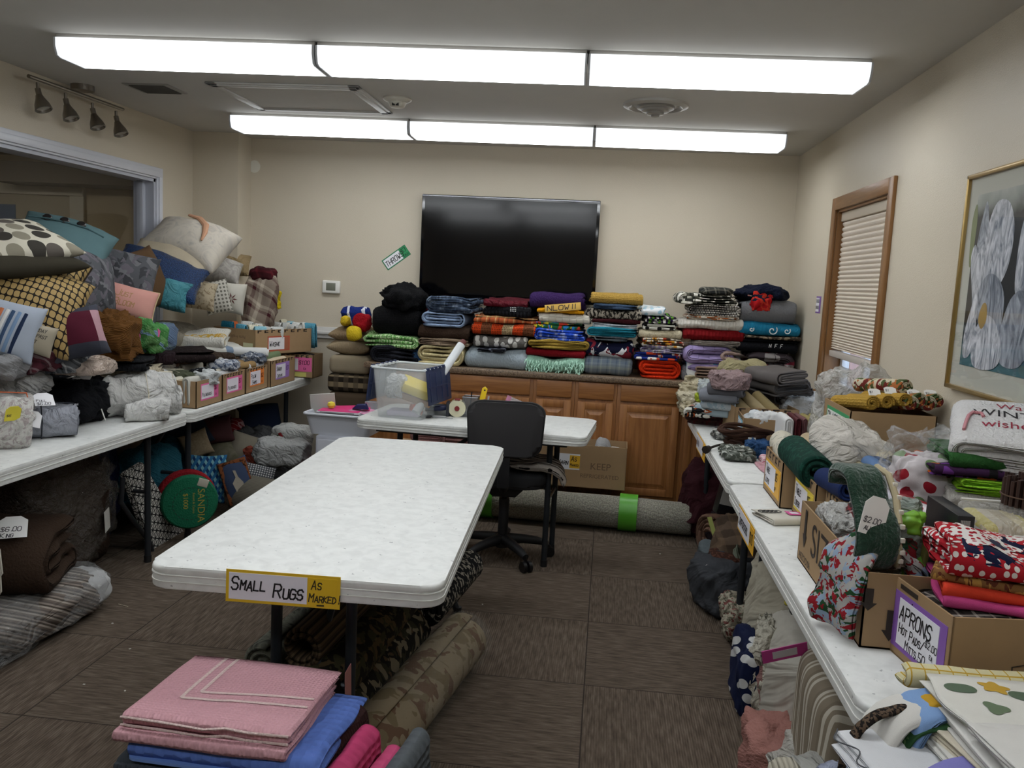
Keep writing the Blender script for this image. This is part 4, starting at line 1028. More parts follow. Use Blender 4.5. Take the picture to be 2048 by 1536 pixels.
x0_, x1_ = at(1054, 728, y=YW).x-m_.location.x, at(1171, 728, y=YW).x-m_.location.x
shag_fringe(x0_, x1_, -.21, .002, .085, plain('#a9d2bd', .8), m_)
pm = [q for q in bpy.data.objects if q.get('label', '').startswith('purple throw')][0]
bd_ = MB().box((0, 0, 0), (.235, .004, .05), .001).build('yellow_band', plain('#c9a24a', .7), pm); bd_.matrix_parent_inverse = pm.matrix_basis.inverted(); bd_.location = at(1090, 625, y=YW-.012); bd_.rotation_euler = (-.25, -.13, 0)
strokes('lettering', 'NLOWII', bd_, .015, .010, .03, ink('#1a1420'), cw=1.25, wid=.005)
# pile E
pile([(1174, 1266, 717, fab('plaid', '#76808a', '#4d5a6a', '#9aa39c', s=.5), 'grey blue plaid throw on the worktop under the navy lettered one', dict(prof='half', amp=.008)),
      (1177, 1265, 684, fab('blots', '#10142e', '#e3e3e6', '#7a2230', s=1.2), 'navy throw printed with white lettering shapes', dict(prof='nest', amp=.012)),
      (1190, 1260, 675, fab('marble', '#7f868c', '#4e565e', s=.5, bump='fleece'), 'thin mottled grey throw below the teal one', dict(face=S, prof='half', d=.38)),
      (1178, 1276, 658, fl('#237f93'), 'teal fleece with its folded edge outward', dict(face=S, prof='nest', amp=.008)),
      (1184, 1276, 648, fab('marble', '#8e979e', '#c1c7ca', s=.5, bump='fleece'), 'light grey marbled throw above the teal fleece', dict(face=S, prof='half')),
      (1186, 1280, 644, fl('#3c1218'), 'thin wine red throw showing as a sliver', dict(prof='half', d=.36)),
      (1178, 1286, 620, fab('speck', '#2b2723', '#a59c8e', s=2.2, bump='cable'), 'black and beige flecked chunky throw', dict(prof='half', amp=.012)),
      (1190, 1281, 610, fab('plain', '#3d4f68', bump='cable'), 'slate blue sherpa throw under the mustard one', dict(face=S, prof='half', amp=.008)),
      (1183, 1281, 588, fab('plain', '#b28f45', bump='knit'), 'mustard waffle throw on top of its pile', dict(prof='nest', amp=.010))], G1)
# pile F
pile([(1277, 1361, 722, fl('#d8340f'), 'bright orange red fleece at the pile bottom', dict(face=S, prof='spiral', amp=.008)),
      (1270, 1361, 707, fab('blots', '#1c2e7a', '#e8e4e0', '#c9482e', s=1.3), 'blue, white and red striped sports throw', dict(face=S, prof='serp3', amp=.006)),
      (1278, 1366, 696, fab('marble', '#a7a78f', '#6b5f86', '#d8d4c4', s=.5), 'thin lilac and sage throw', dict(face=S, prof='serp3')),
      (1281, 1365, 679, fab('blots', '#ddd5c4', '#a3341c', '#c98a2e', '#3a2a22', s=.8), 'cream throw with rust and red print', dict(face=S, prof='serp4', amp=.006)),
      (1280, 1364, 662, fl('#cfc3a6'), 'plain cream fleece in the middle of its pile', dict(prof='half', amp=.006)),
      (1288, 1356, 648, fab('spots', '#e6e3d8', '#1e1c1c', s=1.), 'white throw with black cow spots', dict(face=S, prof='serp3')),
      (1288, 1350, 634, fab('wavy', '#5f9a2e', '#2d1b45', '#dcd8d0', '#2a2230', s=.5), 'green and purple striped throw', dict(face=S, prof='serp3')),
      (1284, 1330, 616, fab('spots', '#e9ecee', '#a6cadb', s=.8), 'small white cloth with pale blue print on top of the cow spot pile', dict(prof='nest', d=.3))], G1)
cloth('folded_throw', 'dark folded throw behind the small white cloth', 'throw', (at(1322, 640, y=5.8).x, 5.9, 1.15), .16, .24, .13, fl('#2d2b2e'), 'half', group=G1)
# pile G
pile([(1377, 1482, 722, fab('stripeu', '#e3e6e8', '#5e9bbd', '#e3e6e8', '#e3e6e8', s=1.1), 'white throw with sky blue bands at the pile bottom', dict(prof='half')),
      (1440, 1484, 706, fab('plain', '#b39a90', bump='fleece'), 'dusty pink thin throw edge', dict(face=S, prof='half', d=.3)),
      (1365, 1470, 693, fab('plain', '#9a8bb8', bump='quilt'), 'lilac quilted throw in the tall pile beside the corner', dict(face=S, prof='spiral3', amp=.010, z=.965)),
      (1370, 1481, 684, fab('plain', '#7c746c', bump='cable'), 'grey brown sherpa throw above the lilac one', dict(face=S, prof='serp3', amp=.008)),
      (1367, 1488, 661, fab('plain', '#7d1217', bump='cable'), 'dark red sherpa throw in the tall pile beside the corner', dict(prof='half', amp=.008)),
      (1361, 1487, 641, fab('plain', '#ddd8ce', bump='cable'), 'white sherpa throw above the dark red one', dict(prof='half', amp=.010)),
      (1375, 1479, 633, fab('blots', '#c9b8a2', '#a05a30', '#e0d8cc', s=.8), 'tan throw with rust trim', dict(face=S, prof='serp3', amp=.006)),
      (1378, 1484, 612, fab('stripe', '#6e6a66', '#a9a49c', '#4c4846', '#c4beb4', s=.16), 'grey striped throw coiled below the snowflake one', dict(face=S, prof='spiral', amp=.008)),
      (1360, 1480, 590, fab('blots', '#33342f', '#c9c5b8', '#5c5a50', '#e4e0d6', s=1.), 'charcoal throw with white snowflake print', dict(face=S, prof='nest', amp=.014)),
      (1404, 1468, 577, fab('plaid', '#2a2c2c', '#8b877c', '#5a584f', s=.5), 'small dark plaid cloth crowning its pile', dict(kind='heap', amp=.012, d=.26))], G1)
heap('folded_throw', 'brown throw bulging at the left of the snowflake pile', 'throw', (at(1366, 650, y=5.6).x, 5.7, 1.09), .12, .3, .12, fab('plain', '#75614f', bump='fleece'), group=G1, amp=.015)
# pile H
pile([(1484, 1594, 707, fab('blots', '#3a3236', '#7a2438', '#8d8886', s=1.3), 'dark throw with maroon and grey print at the corner pile bottom', dict(face=S, prof='serp3', amp=.01)),
      (1480, 1597, 680, fl('#0e0f14'), 'black folded throw with white lettering', dict(prof='serp3', amp=.006)),
      (1490, 1598, 673, fab('speck', '#3d342c', '#8a7a66', s=3.), 'brown flecked thin throw below the teal swirls', dict(prof='half')),
      (1486, 1606, 648, fab('marble', '#1e6f93', '#2487ad', s=.6, bump='fleece'), 'teal blue throw with white swirls', dict(prof='half', amp=.012)),
      (1489, 1597, 606, fl('#737477'), 'plain grey thick throw in the corner pile', dict(prof='nest', amp=.014)),
      (1484, 1588, 574, fab('plain', '#141a2e', bump='crease'), 'navy jacket-like throw with red print on the corner pile', dict(kind='heap', amp=.03, sc=.13, d=.36, e=.75))], G1)
def decal(obj_label, name, fn, loc, rot=(0, 0, 0)):
    par = [q for q in bpy.data.objects if q.get('label', '').startswith(obj_label)][0]; o = fn(par); o.matrix_parent_inverse = par.matrix_basis.inverted(); o.location = loc; o.rotation_euler = rot; return o
def swirl(par):
    b = MB()
    for cx, s_ in ((0, 1.), (.09, .7), (-.13, .5)):
        pts = [(cx+.026*s_*(.2+a/7)*math.cos(a), 0, .026*s_*(.2+a/7)*math.sin(a)) for a in np.linspace(0, 7, 22)]; b.tube(pts, .0035, 6)
    return b.build('white_swirl', plain('#dfe8ea', .7), par)
decal('teal blue throw with white', 'swirl', swirl, at(1545, 661, y=YW-.004))
decal('navy jacket-like', 'red', lambda par: heap('red_print', None, None, (0, 0, 0), .13, .05, .11, fab('blots', '#b01a1e', '#1a2036', '#c83a2a', s=.8), amp=.016, sc=.05, parent=par), at(1522, 622, y=YW+.02))
decal('navy jacket-like', 'stripe', lambda par: MB().box((0, 0, 0), (.2, .02, .022), .004).build('striped_band', fab('stripeu', '#c98a84', '#e6d8d0', '#151c30', s=.25), par), at(1496, 592, y=YW+.02), (0, .06, 0))
decal('black folded throw with white', 'letters', lambda par: strokes('lettering', 'N  F  F', par, 0, 0, .022, ink('#e8e8ea'), y=0), at(1538, 695, y=YW-.004))
heap('grey_bundle', 'grey cloth end between the orange pile and the white linens', 'cloth', (at(1372, 735, y=5.6).x, 5.62, .911), .06, .12, .09, fab('plain', '#85868c', bump='crease'), group=G1, amp=.01)

# ---------------------------------------------------------------- cushions and plain plush pads left of the worktop
YC = 5.62
cx_ = at(698, 740, y=YC).x
def seatpad(z0, z1, w, m, lab, x=cx_, grp='cushions stacked in the corner'):
    o = MB(); o.box((-w/2, -.21, 0), (w/2, .21, z1-z0-.001), min(.035, (z1-z0)*.42), 4); o = o.build('seat_cushion', m, None, None, (x, YC+.2, z0))
    return tag(o, lab, 'cushion', grp)
zc = lambda v: at(698, v, y=YC).z
zs_ = [0, .17, .34, .50, zc(785)]
for i, (c, l) in enumerate((('#4a4038', 'dark brown seat cushion lowest of the corner stack'), ('#6c6254', 'taupe seat cushion low in the corner stack'), ('#3b352c', 'dark olive seat cushion in the corner stack'), ('#57493a', 'brown seat cushion under the patterned one'))):
    seatpad(zs_[i], zs_[i+1], .30, fab('plain', c), l)
seatpad(zc(785), zc(748), .31, fab('blocks', '#2a241e', '#8a7a60', '#4a4034', '#6d614e', s=.35), 'dark block-patterned seat cushion in the corner stack')
seatpad(zc(748), zc(712), .29, fab('plain', '#9c8f78'), 'beige box cushion in the corner stack')
z_ = zc(712)
pillow('tan_pillow', 'tan fluffy pillow on the beige box cushion', 'pillow', (cx_-.02, YC+.2, z_+.06), .30, .36, .14, fab('plain', '#9c8b70', bump='fleece'), n=(0, -.05, 1))
pillow('tan_pillow', 'brown tan fluffy pillow, upper of the two in the corner', 'pillow', (cx_-.03, YC+.2, z_+.145), .27, .34, .12, fab('plain', '#8b775c', bump='fleece'), n=(0.05, -.1, 1))
z_ += .2
heap('plush_cushion', 'blue plush cushion with white bands on the tan pillows', 'cushion', (at(700, 665, y=YC+.05).x, YC+.17, z_), .19, .18, .13, fab('stripeu', '#1d2f74', '#1d2f74', '#1d2f74', '#1d2f74', '#dadce4', '#1d2f74', s=.35, bump='fleece'), amp=.01)
heap('plush_cushion', 'round red plush cushion leaning on the black pile', 'cushion', (at(722, 665, y=YC).x, YC+.02, z_-.03), .12, .13, .13, fab('plain', '#a01520', bump='shag'), amp=.008, e=.8)
heap('plush_cushion', 'yellow plush pad drooping in front of the red cushion', 'cushion', (at(708, 692, y=YC-.05).x, YC-.06, z_-.09), .095, .10, .10, fab('plain', '#d9bb2a', bump='fleece'), amp=.006, e=.8)
heap('plush_cushion', 'small yellow plush pad at the blue cushion left end', 'cushion', (at(684, 672, y=YC).x, YC+.08, z_-.0), .07, .10, .07, fab('plain', '#d4b52a', bump='fleece'), amp=.005, e=.8)
# ---------------------------------------------------------------- pillow mountain on the left table
GP = 'pillows piled against the interior window'
def pl(lab, u, v, x, w, h, t, m, n, spin=0., piping=None, **k):
    return pillow('throw_pillow', lab, 'pillow', at(u, v, x=x), w*.96, h, t*1.3, m, n=n, spin=spin, group=GP, piping=piping, **k)
circ = fab('circles', '#c9c3b2', '#3d3a35', '#8a8474', '#5c5650'); ogee = fab('ogee', '#1c150e', '#a98e5c', s=1.15, rough=.6)
pais = fab('blots', '#5b5d61', '#77777b', '#45464a', '#6d6870', s=1.5)
fill = [(-2.74, 3.35, .93, '#6b6256'), (-2.76, 3.75, .93, '#55504a'), (-2.76, 4.15, .92, '#7b7468'), (-2.78, 4.55, .92, '#6a6660'), (-2.78, 4.95, .9, '#6e675c'), (-2.78, 5.35, .88, '#716a60'),
        (-2.78, 3.5, 1.14, '#4c463d'), (-2.78, 3.95, 1.12, '#565a5e'), (-2.8, 4.4, 1.1, '#4d4a48'), (-2.8, 4.8, 1.06, '#8a8375'), (-2.8, 5.2, 1.04, '#938c7e')]
for i, (x, y, z, c) in enumerate(fill):
    pillow('bed_pillow', 'plain pillow deep in the pile, showing only between the others', 'pillow', (x, y, z-.06 if i < 6 else z-.02), .50, .42, .24 if i < 6 else .2, fab('plain', c, bump='crease'), n=(.15, -.1, 1), spin=90, group='hidden pillows holding up the pile')
o = pl('teal green pillow with a buttoned flap near the top of the pile', 128, 487, -2.78, .47, .33, .17, fab('plain', '#5f7c80'), (.42, -.5, .75), -24, sag=.03)
for k, q in enumerate(((-.10, .045), (-.02, .05), (.055, .065))):
    MB().lathe([(.001, .012), (.016, .012), (.022, .006), (.022, 0), (.001, 0)], 20).build('button', plain('#1d1a1a', .35), o, None, (q[0], q[1], (.093, .104, .098)[k]))
MB().tube([(-.18, .02, .062), (-.09, .028, .08), (.0, .035, .085), (.09, .045, .078), (.17, .05, .05)], .004, 6).build('flap_edge', fab('plain', '#4d686c'), o, None, (0, 0, .026))
pl('cream pillow with big grey and black circles topping the pile at the left edge', 12, 486, -2.62, .46, .48, .12, circ, (.20, -.27, .94), -24)
pl('dark olive velvet pillow directly under the circle pillow', 16, 520, -2.60, .48, .46, .11, fab('plain', '#38342a'), (.1, -.12, .98), -22)
pl('upper of two gold and brown chain-patterned pillows', 55, 568, -2.58, .44, .40, .20, ogee, (.50, -.55, .68), -22, piping=fab('plain', '#2b2218'))
pl('lower of two gold and brown chain-patterned pillows', 45, 612, -2.5, .50, .42, .20, ogee, (.48, -.60, .60), -20)
pl('grey paisley pillow seen edge-on with dark piping', 172, 580, -2.62, .42, .42, .17, pais, (.97, -.02, .12), -8, piping=plain('#2c2c2f', .6))
pl('grey paisley pillow facing the room behind the pink one', 240, 558, -2.70, .40, .34, .16, pais, (.55, -.75, .30), -12)
pl('brown suede pillow standing behind the paisley one', 286, 560, -2.66, .36, .36, .12, fab('plain', '#5e4730'), (.95, -.12, .25), 12)
pl('navy sequinned pillow with painted glints under the beige ones', 318, 548, -2.70, .54, .40, .14, fab('speck', '#0a142a', '#2f4f80', s=.5, rough=.2, bump='shag'), (.42, -.38, .84), -32)  # lighter blue specks paint the sequins' glints into the colour
pl('plain beige linen pillow below the feather-print pillow', 340, 524, -2.74, .50, .40, .14, fab('plain', '#b3a791'), (.30, -.40, .87), -22)
o = pl('large pale pillow with a peach feather streak on top of the pile', 378, 490, -2.72, .54, .44, .23, fab('marble', '#b9b2a8', '#c8c0b2', '#a9a39c', s=.8), (.22, -.52, .83), -22)
b = MB(); b.tube([(-.06, .14, .082), (.02, .12, .103), (.09, .06, .106), (.12, -.02, .097), (.13, -.09, .075)], [.012, .02, .022, .016, .006], 8)
q = b.build('peach_feather', fab('plain', '#c99a7c'), o, None, (0, 0, .085)); q.scale = (1, 1, .55)
pl('grey and white marbled small pillow on the right of the pile', 444, 543, -2.66, .27, .20, .13, fab('marble', '#8f8a86', '#c9c4ba', s=.4), (.4, -.7, .6), -12)
pl('tan folded pillow corner against the back wall', 468, 528, -2.72, .24, .18, .10, fab('plain', '#a8926e', bump='crease'), (.3, -.7, .6), -5)
o = pl('small pink pillow with faint gold lettering', 254, 606, -2.52, .30, .19, .12, fab('plain', '#d39a90'), (.50, -.80, .32), -14, piping=fab('plain', '#c8b28c'))
topstrokes('Just\nBloom', o, -.06, .01, .035, plain('#a87c50', .5), .004)
MB().prism([(-.012, .008), (0, -.012), (.012, .008), (.006, .013), (0, .008), (-.006, .013)], .066, .070).build('green_heart', plain('#5d9a74', .6), o, False, (-.085, .02, 0))
pl('teal satin pillow under the sequinned one', 338, 588, -2.58, .24, .20, .11, fab('plain', '#4a8d98', rough=.5, bump='crease'), (.4, -.75, .5), -14)
pl('cream pillow with dark vine embroidery', 395, 590, -2.6, .24, .19, .13, fab('blots', '#b5a78e', '#b5a78e', '#8f8068', s=.4), (.4, -.85, .3), -8)
pl('nordic patterned white and grey pillow', 434, 594, -2.52, .17, .22, .09, fab('dots', '#b9b5aa', '#6a675f', s=.6), (.5, -.85, .15), 12)
pl('white pillow with a red poinsettia', 464, 596, -2.5, .18, .21, .10, fab('plain', '#c6c2b6'), (.35, -.92, .1), -6)
o = [q for q in bpy.data.objects if q.get('label', '').startswith('white pillow with a red poin')][0]
b = MB()
for k in range(7):
    a = k*2*PI/7; b.b.faces.new([b.b.verts.new((r_*math.cos(a+da), r_*math.sin(a+da)-.01, .3)) for r_, da in ((.004, 0), (.02, -.25), (.042, 0), (.02, .25))])
project(b.build('poinsettia', plain('#5c2a26', .7), o, False), o)
heap('comforter_roll', 'rolled brown and cream plaid comforter standing beside the back wall corner', 'comforter', at(512, 640, y=5.72)+Vector((0, 0, -.09)), .22, .20, .42, fab('plaid', '#8d7f72', '#4a2026', '#c2b6a4', s=1.1, rot=20), amp=.022, sc=.12, rot=(0, .16, .2), e=.6)
heap('throw_pillow', 'maroon end folded over the top of the plaid comforter roll', 'comforter', at(528, 552, y=5.72)+Vector((0, 0, -.04)), .17, .16, .10, fab('plaid', '#3a1418', '#5a1c22', '#2a1012', s=.8), amp=.012, sc=.1)
heap('yellow_cloth', 'bright yellow cloth tucked behind the plaid comforter', 'cloth', at(546, 618, y=5.85)+Vector((0, 0, -.0)), .11, .08, .14, fab('plain', '#d6bd1e', bump='crease'), amp=.02, sc=.05)
# nearer small pillows
o = pl('pale blue and grey pillow with orange and navy stripes at the left edge', 16, 660, -2.42, .24, .24, .10, fab('ramp' if False else 'plain', '#a9b2c0'), (.45, -.85, .2), -14)
for x0, c in ((-.115, '#c7764e'), (-.085, '#e2e2e0'), (-.06, '#3f5573'), (-.03, '#7d98ba'), (0, '#26334f')):
    b = MB(); b.tube([(x0+.06+yy*.12, yy, .078*(max(0, (1-((x0+.06+yy*.12)/.155)**2)*(1-(yy/.15)**2)))**.42-.004) for yy in np.linspace(-.12, .10, 9)], .011, 8); b.build('stripe', fab('plain', c), o)
for q in o.children: q.scale = (.76, .76, .80)
o = pl('small oatmeal pillow with printed words between the striped and patchwork ones', 76, 678, -2.34, .135, .13, .07, fab('plain', '#a59c8a'), (.45, -.88, .12), -16)
topstrokes('Yesterday\nis the past\npresent', o, -.06, .03, .018, ink('#3a352d'), .0024)
pl('patchwork pillow of grey, pink, maroon and plaid squares', 150, 668, -2.30, .25, .23, .12, fab('blocks', '#42444e', '#b08a92', '#3a3c46', '#4f1a2a', s=1.45), (.52, -.78, .35), 14)
o = [q for q in bpy.data.objects if q.get('label', '').startswith('patchwork pillow')][0]
heap('corduroy_curtain', 'crumpled brown corduroy cloth between the patchwork pillow and the green plush', 'cloth', at(224, 718, x=-2.38)+Vector((0, 0, 0)), .21, .22, .21, fab('plain', '#6f4a24', bump='cord'), rz=.2, amp=.035, sc=.08)
tag(heap('plush_blanket', None, None, at(296, 706, x=-2.36), .15, .16, .17, fab('blots', '#4f8a4c', '#7f9fb8', '#6b9c60', s=1.4, bump='shag'), amp=.02, sc=.07), 'green and blue fuzzy blanket bundle with pink price tags', 'blanket')
o = bpy.data.objects[-1] if False else [q for q in bpy.data.objects if q.get('label', '').startswith('green and blue fuzzy')][0]
price_tag(o, (-.02, -.095, .03), (0, 0, .5), .03, .085, '$3', '#d85f96'); price_tag(o, (.05, -.07, .10), (0, .2, .5), .045, .04, '$3', '#d85f96')
heap('plush_blanket', 'grey blue fleece bundle right of the green fuzzy one', 'blanket', at(325, 702, x=-2.42), .10, .18, .15, fab('marble', '#6f86a4', '#5d6c84', '#87a08a', bump='fleece'), amp=.015)

# ---------------------------------------------------------------- folded towels and throws behind the cartons
def px_stack(u, v, x, items, grp, cat='towel', nm='folded_towel'):
    """items bottom to top: (w, d, h, mat, label, kw); anchored where the pile meets the table"""
    P = at(u, v, x=x); P.z = TZ if P.z < TZ+.25 else P.z; z = P.z
    for w_, d_, h_, m, lab, k in items:
        k = dict(k); dx, dy = k.pop('o', (0, 0)); cloth(k.pop('name', nm), lab, k.pop('cat', cat), (P.x+dx, P.y+dy, z), w_, d_, h_, m, group=grp, **k); z += h_-.002
    return z
GT = 'folded towels and throws behind the cartons'
P0 = at(385, 690, x=-2.62)
zb = TZ
for h_, w_, d_, m, lab, k in (
        (.09, .40, .46, fab('plain', '#2a2322', bump='fleece'), 'dark brown folded throw at the bottom behind the cartons', {}),
        (.055, .42, .44, fab('plain', '#4a3428', bump='fleece'), 'chocolate brown folded throw under the taupe one', dict(prof='half')),
        (.055, .42, .42, fab('plain', '#7b6453', bump='knit'), 'taupe folded throw with rust fringe ends', dict(prof='half')),
        (.06, .44, .42, fab('stripeu', '#d3d1c9', '#d3d1c9', '#d3d1c9', '#7c8ca0', '#d3d1c9', s=.9), 'white folded towel with thin blue stripes under the welcome towel', {})):
    cloth('folded_throw', lab, 'throw', (P0.x+.06, P0.y+.05, zb), w_, d_, h_, m, group=GT, rz=.65, **k); zb += h_-.002
b = MB(); rnd = random.Random(4)
par = [q for q in bpy.data.objects if q.get('label', '').startswith('taupe folded throw with rust')][0]
for i in range(46):
    x = .205; y = rnd.uniform(-.2, .2); z = rnd.uniform(.0, .05); b.tube([(x, y, z), (x+.02, y+rnd.uniform(-.01, .01), z), (x+.045, y+rnd.uniform(-.02, .02), z-.02)], .003, 5)
b.build('rust_fringe', fab('plain', '#a5623a'), par)
o = cloth('welcome_towel', 'white towel with gold welcome lettering on the throw stack', 'towel', (P0.x+.02, P0.y+.0, zb), .40, .30, .085, fab('plain', '#cfccc2', bump='fleece'), prof='half', rz=.30, amp=.02, tilt=.2)
topstrokes('welcome', o, -.17, -.10, .085, plain('#c49a25', .6), .013, .85)
P1 = at(455, 690, x=-2.60); zb = TZ
for i, (h_, c, lab) in enumerate(((.06, '#6f6a5c', 'taupe folded towel low in the sage pile'), (.05, '#59604e', 'sage green folded towel, lower of two'), (.055, '#666c58', 'sage green folded towel, upper of two'), (.05, '#b9b8a8', 'pale green white folded towel above the sage ones'), (.05, '#cfccc0', 'white folded towel with green leaf sprig'), (.03, '#d6d3c8', 'thin white towel on top of the leaf towel'))):
    o = cloth('folded_towel', lab, 'towel', (P1.x+.08, P1.y+.02*i, zb), .30, .36, h_, fab('plain', c, bump='fleece'), prof='nest' if i % 2 else 'spiral3', face='side', group=GT, rz=.15*(i % 3)); zb += h_-.002
    if i == 4: heap('leaf_sprig', None, None, (.09, -.19, .0), .09, .02, .05, fab('blots', '#4c6a3a', '#3a552c', s=.4), amp=.01, sc=.02, parent=o)

# ---------------------------------------------------------------- price-signed cartons on the left table
def left_box(y0, y1, h, lab, d=.34, x1=-2.115, rz=0.):
    """carton whose signed face looks at the room (+X), between y0 and y1"""
    return carton(Vector((x1-d/2, (y0+y1)/2, TZ+.0005)), d, y1-y0-.012, h, rz, lab, 'cartons along the left table')
bx = []
PK, OR, PU = '#e0679f', '#e0813a', '#a07cc0'
B1 = left_box(4.21, 4.515, .145, 'cardboard box with a pink pillowcases sign, nearest of the row', .36, -2.13)
B2 = left_box(4.52, 4.825, .15, 'cardboard box with a pink pillowcases sign, second of the row', .34, -2.13)
B3 = left_box(4.83, 5.165, .15, 'cardboard box with an orange pillow shams sign', .34, -2.13)
B4 = left_box(5.17, 5.60, .17, 'cardboard box with a purple shower curtains sign', .34, -2.115)
def bsign(box, d, L, border, cards, x, z, w, h): 
    lp, lr = on_face(box, d, L, 'right', x, z); return sign(box, lp, lr, w, h, border, cards)
for B_, d_, L_, T_, bc in ((B1, .36, .293, 'Pillowcases', PK), (B2, .34, .293, 'Pillowcases', PK)):
    bsign(B_, d_, L_, bc, [(.006, .150, '#e9e4ec', [(T_, .010, .022, .019)]), (.152, .20, bc, [('$1', .157, .045, .026, '#53132e'), ('ea', .165, .014, .014, '#53132e')])], .05, .035, .205, .09)
bsign(B3, .34, .323, OR, [(.006, .155, '#e4e0e8', [('Pillow', .012, .052, .024), ('Shams', .03, .014, .024)]), (.157, .205, OR, [('$2', .164, .045, .024, '#6b2c0c'), ('ea', .17, .014, .013, '#6b2c0c')])], .055, .035, .21, .1)
bsign(B4, .34, .418, PU, [(.006, .165, '#e6e3ee', [('Shower', .012, .056, .026), ('Curtains', .018, .014, .022)]), (.167, .23, PU, [('$3', .178, .05, .026, '#3a1b55')])], .08, .04, .235, .105)
for B_, d_, L_, h_ in ((B2, .34, .293, .15), (B3, .34, .323, .15), (B4, .34, .418, .17)): scallop(B_, d_, L_, 'right', h_, 7, PRT)
def stand_in(P0, P1, n, cols, w, h, grp, kind, lab, nm, cat, tilt=.12, prof='half', seed=1, x=None, t=None):
    """cloths filed upright in a carton between two points, each with its fold on top"""
    rnd = random.Random(seed); P0, P1 = Vector(P0), Vector(P1); st = (P1-P0)/n; L = st.length; ang = math.atan2(st.y, st.x)
    for i in range(n):
        c = cols[i % len(cols)]; m = c if not isinstance(c, str) else fab('plain', c)
        p = P0+st*(i+.5); hh = h*rnd.uniform(.86, 1.1)
        pts, tk = fold_line(hh, L*.98, prof, i+seed)
        # stand the fold up: profile (a, z) -> (z, a)
        pp = [(q[1]-L/2, -q[0]+hh/2) for q in pts]
        l_ = lab if isinstance(lab, str) else lab[i % len(lab)]
        sheet(nm, pp, tk, w*rnd.uniform(.88, 1.), m, l_, cat, grp, p, (rnd.uniform(-tilt, tilt), 0, ang-PI/2), 6, .006, .08, i+seed, None, None, False, .01)
hz = TZ+.006
cols1 = ['#c8c3b6', '#b7a98f', '#d5d2c9', '#a8a49b', '#c9bfa5']
stand_in((-2.46, 4.30, hz), (-2.16, 4.30, hz), 6, ['#c4bda8', '#d0cdc2', '#bdb6a4', '#cfcbb9', '#b3a68d', '#c8c6bd'], .17, .15, 'pillowcases filed in the nearest carton', None, ['cream folded pillowcase filed in the nearest carton, %s from the wall' % q for q in ('first', 'second', 'third', 'fourth', 'fifth', 'last')], 'pillowcase', 'pillowcase', seed=2)
heap('pillowcase', 'olive green pillowcase lying across the nearest carton', 'pillowcase', (-2.36, 4.38, TZ+.125), .34, .16, .05, fab('plain', '#4f5442', bump='crease'), rz=.15, amp=.012, sc=.06)
heap('pillowcase', 'black pillowcase lying at the far side of the nearest carton', 'pillowcase', (-2.22, 4.45, TZ+.125), .15, .12, .06, fab('plain', '#17181b', bump='crease'), rz=.5, amp=.014, sc=.05)
heap('pillowcase', 'white crumpled pillowcase on the nearest carton', 'pillowcase', (-2.17, 4.40, TZ+.11), .13, .12, .07, fab('plain', '#cdd0d0', bump='crease'), rz=.9, amp=.018, sc=.05)
stand_in((-2.44, 4.675, hz), (-2.15, 4.675, hz), 7, ['#d5d5d2', '#cfc9bb', '#8c9196', '#bfc7c8', '#3a3c42', '#c9c4b6', '#dadada'], .25, .17, 'pillowcases filed in the second carton', None, ['white folded pillowcase filed in the second carton', 'cream folded pillowcase filed in the second carton', 'grey folded pillowcase filed in the second carton', 'ice blue folded pillowcase filed in the second carton', 'charcoal folded pillowcase filed in the second carton', 'beige folded pillowcase filed in the second carton', 'bright white folded pillowcase nearest the sign of the second carton'], 'pillowcase', 'pillowcase', seed=5)
heap('pillowcase', 'blue and white floral pillowcase bunched on the second carton', 'pillowcase', (-2.2, 4.70, TZ+.155), .12, .18, .06, fab('blots', '#b9bcc2', '#4f5a70', '#8d95a3', s=.4), amp=.014, sc=.05)
rolled('pillow_sham', 'tan rolled pillow sham standing in the shams carton, left of two', 'sham', (-2.26, 4.93, TZ+.13), .030, .16, fab('plain', '#9a7f58'), 2.5, rz=1.3)
rolled('pillow_sham', 'tan rolled pillow sham standing in the shams carton, right of two', 'sham', (-2.18, 4.93, TZ+.13), .030, .16, fab('plain', '#927750'), 2.5, rz=1.3)
stand_in((-2.44, 5.03, hz), (-2.15, 5.03, hz), 7, ['#d9d9d5', '#5c6470', '#c9cbc8', '#8a8d90', '#dddcd6', '#39404c', '#cfd2d4'], .22, .18, 'pillow shams filed in their carton', None, ['white pillow sham in the orange-signed carton', 'slate pillow sham in the orange-signed carton', 'light grey pillow sham in the orange-signed carton', 'mid grey pillow sham in the orange-signed carton', 'cream white pillow sham in the orange-signed carton', 'navy pillow sham in the orange-signed carton', 'pale blue grey pillow sham in the orange-signed carton'], 'pillow_sham', 'sham', seed=8)
heap('pillow_sham', 'crumpled slate patterned sham spilling over the shams carton', 'sham', (-2.19, 5.08, TZ+.16), .12, .16, .06, fab('blots', '#6d7480', '#c2c4c6', '#3c424c', s=.5), amp=.016, sc=.05)
rolled('shower_curtain', 'long white rolled shower curtain lying across the cartons', 'curtain', (-2.30, 5.14, TZ+.185), .035, .34, fab('plain', '#dcdcda'), 2.5, rz=.25)
stand_in((-2.42, 5.40, hz), (-2.14, 5.40, hz), 5, ['#cfcbbd', '#8fa0a8', '#d8d0b8', '#6f7f60', '#c9b9a0'], .3, .19, 'shower curtains in their carton', None, ['cream shower curtain in the purple-signed carton', 'blue grey shower curtain in the purple-signed carton', 'pale yellow shower curtain in the purple-signed carton', 'green shower curtain in the purple-signed carton', 'beige shower curtain in the purple-signed carton'], 'shower_curtain', 'curtain', seed=11)
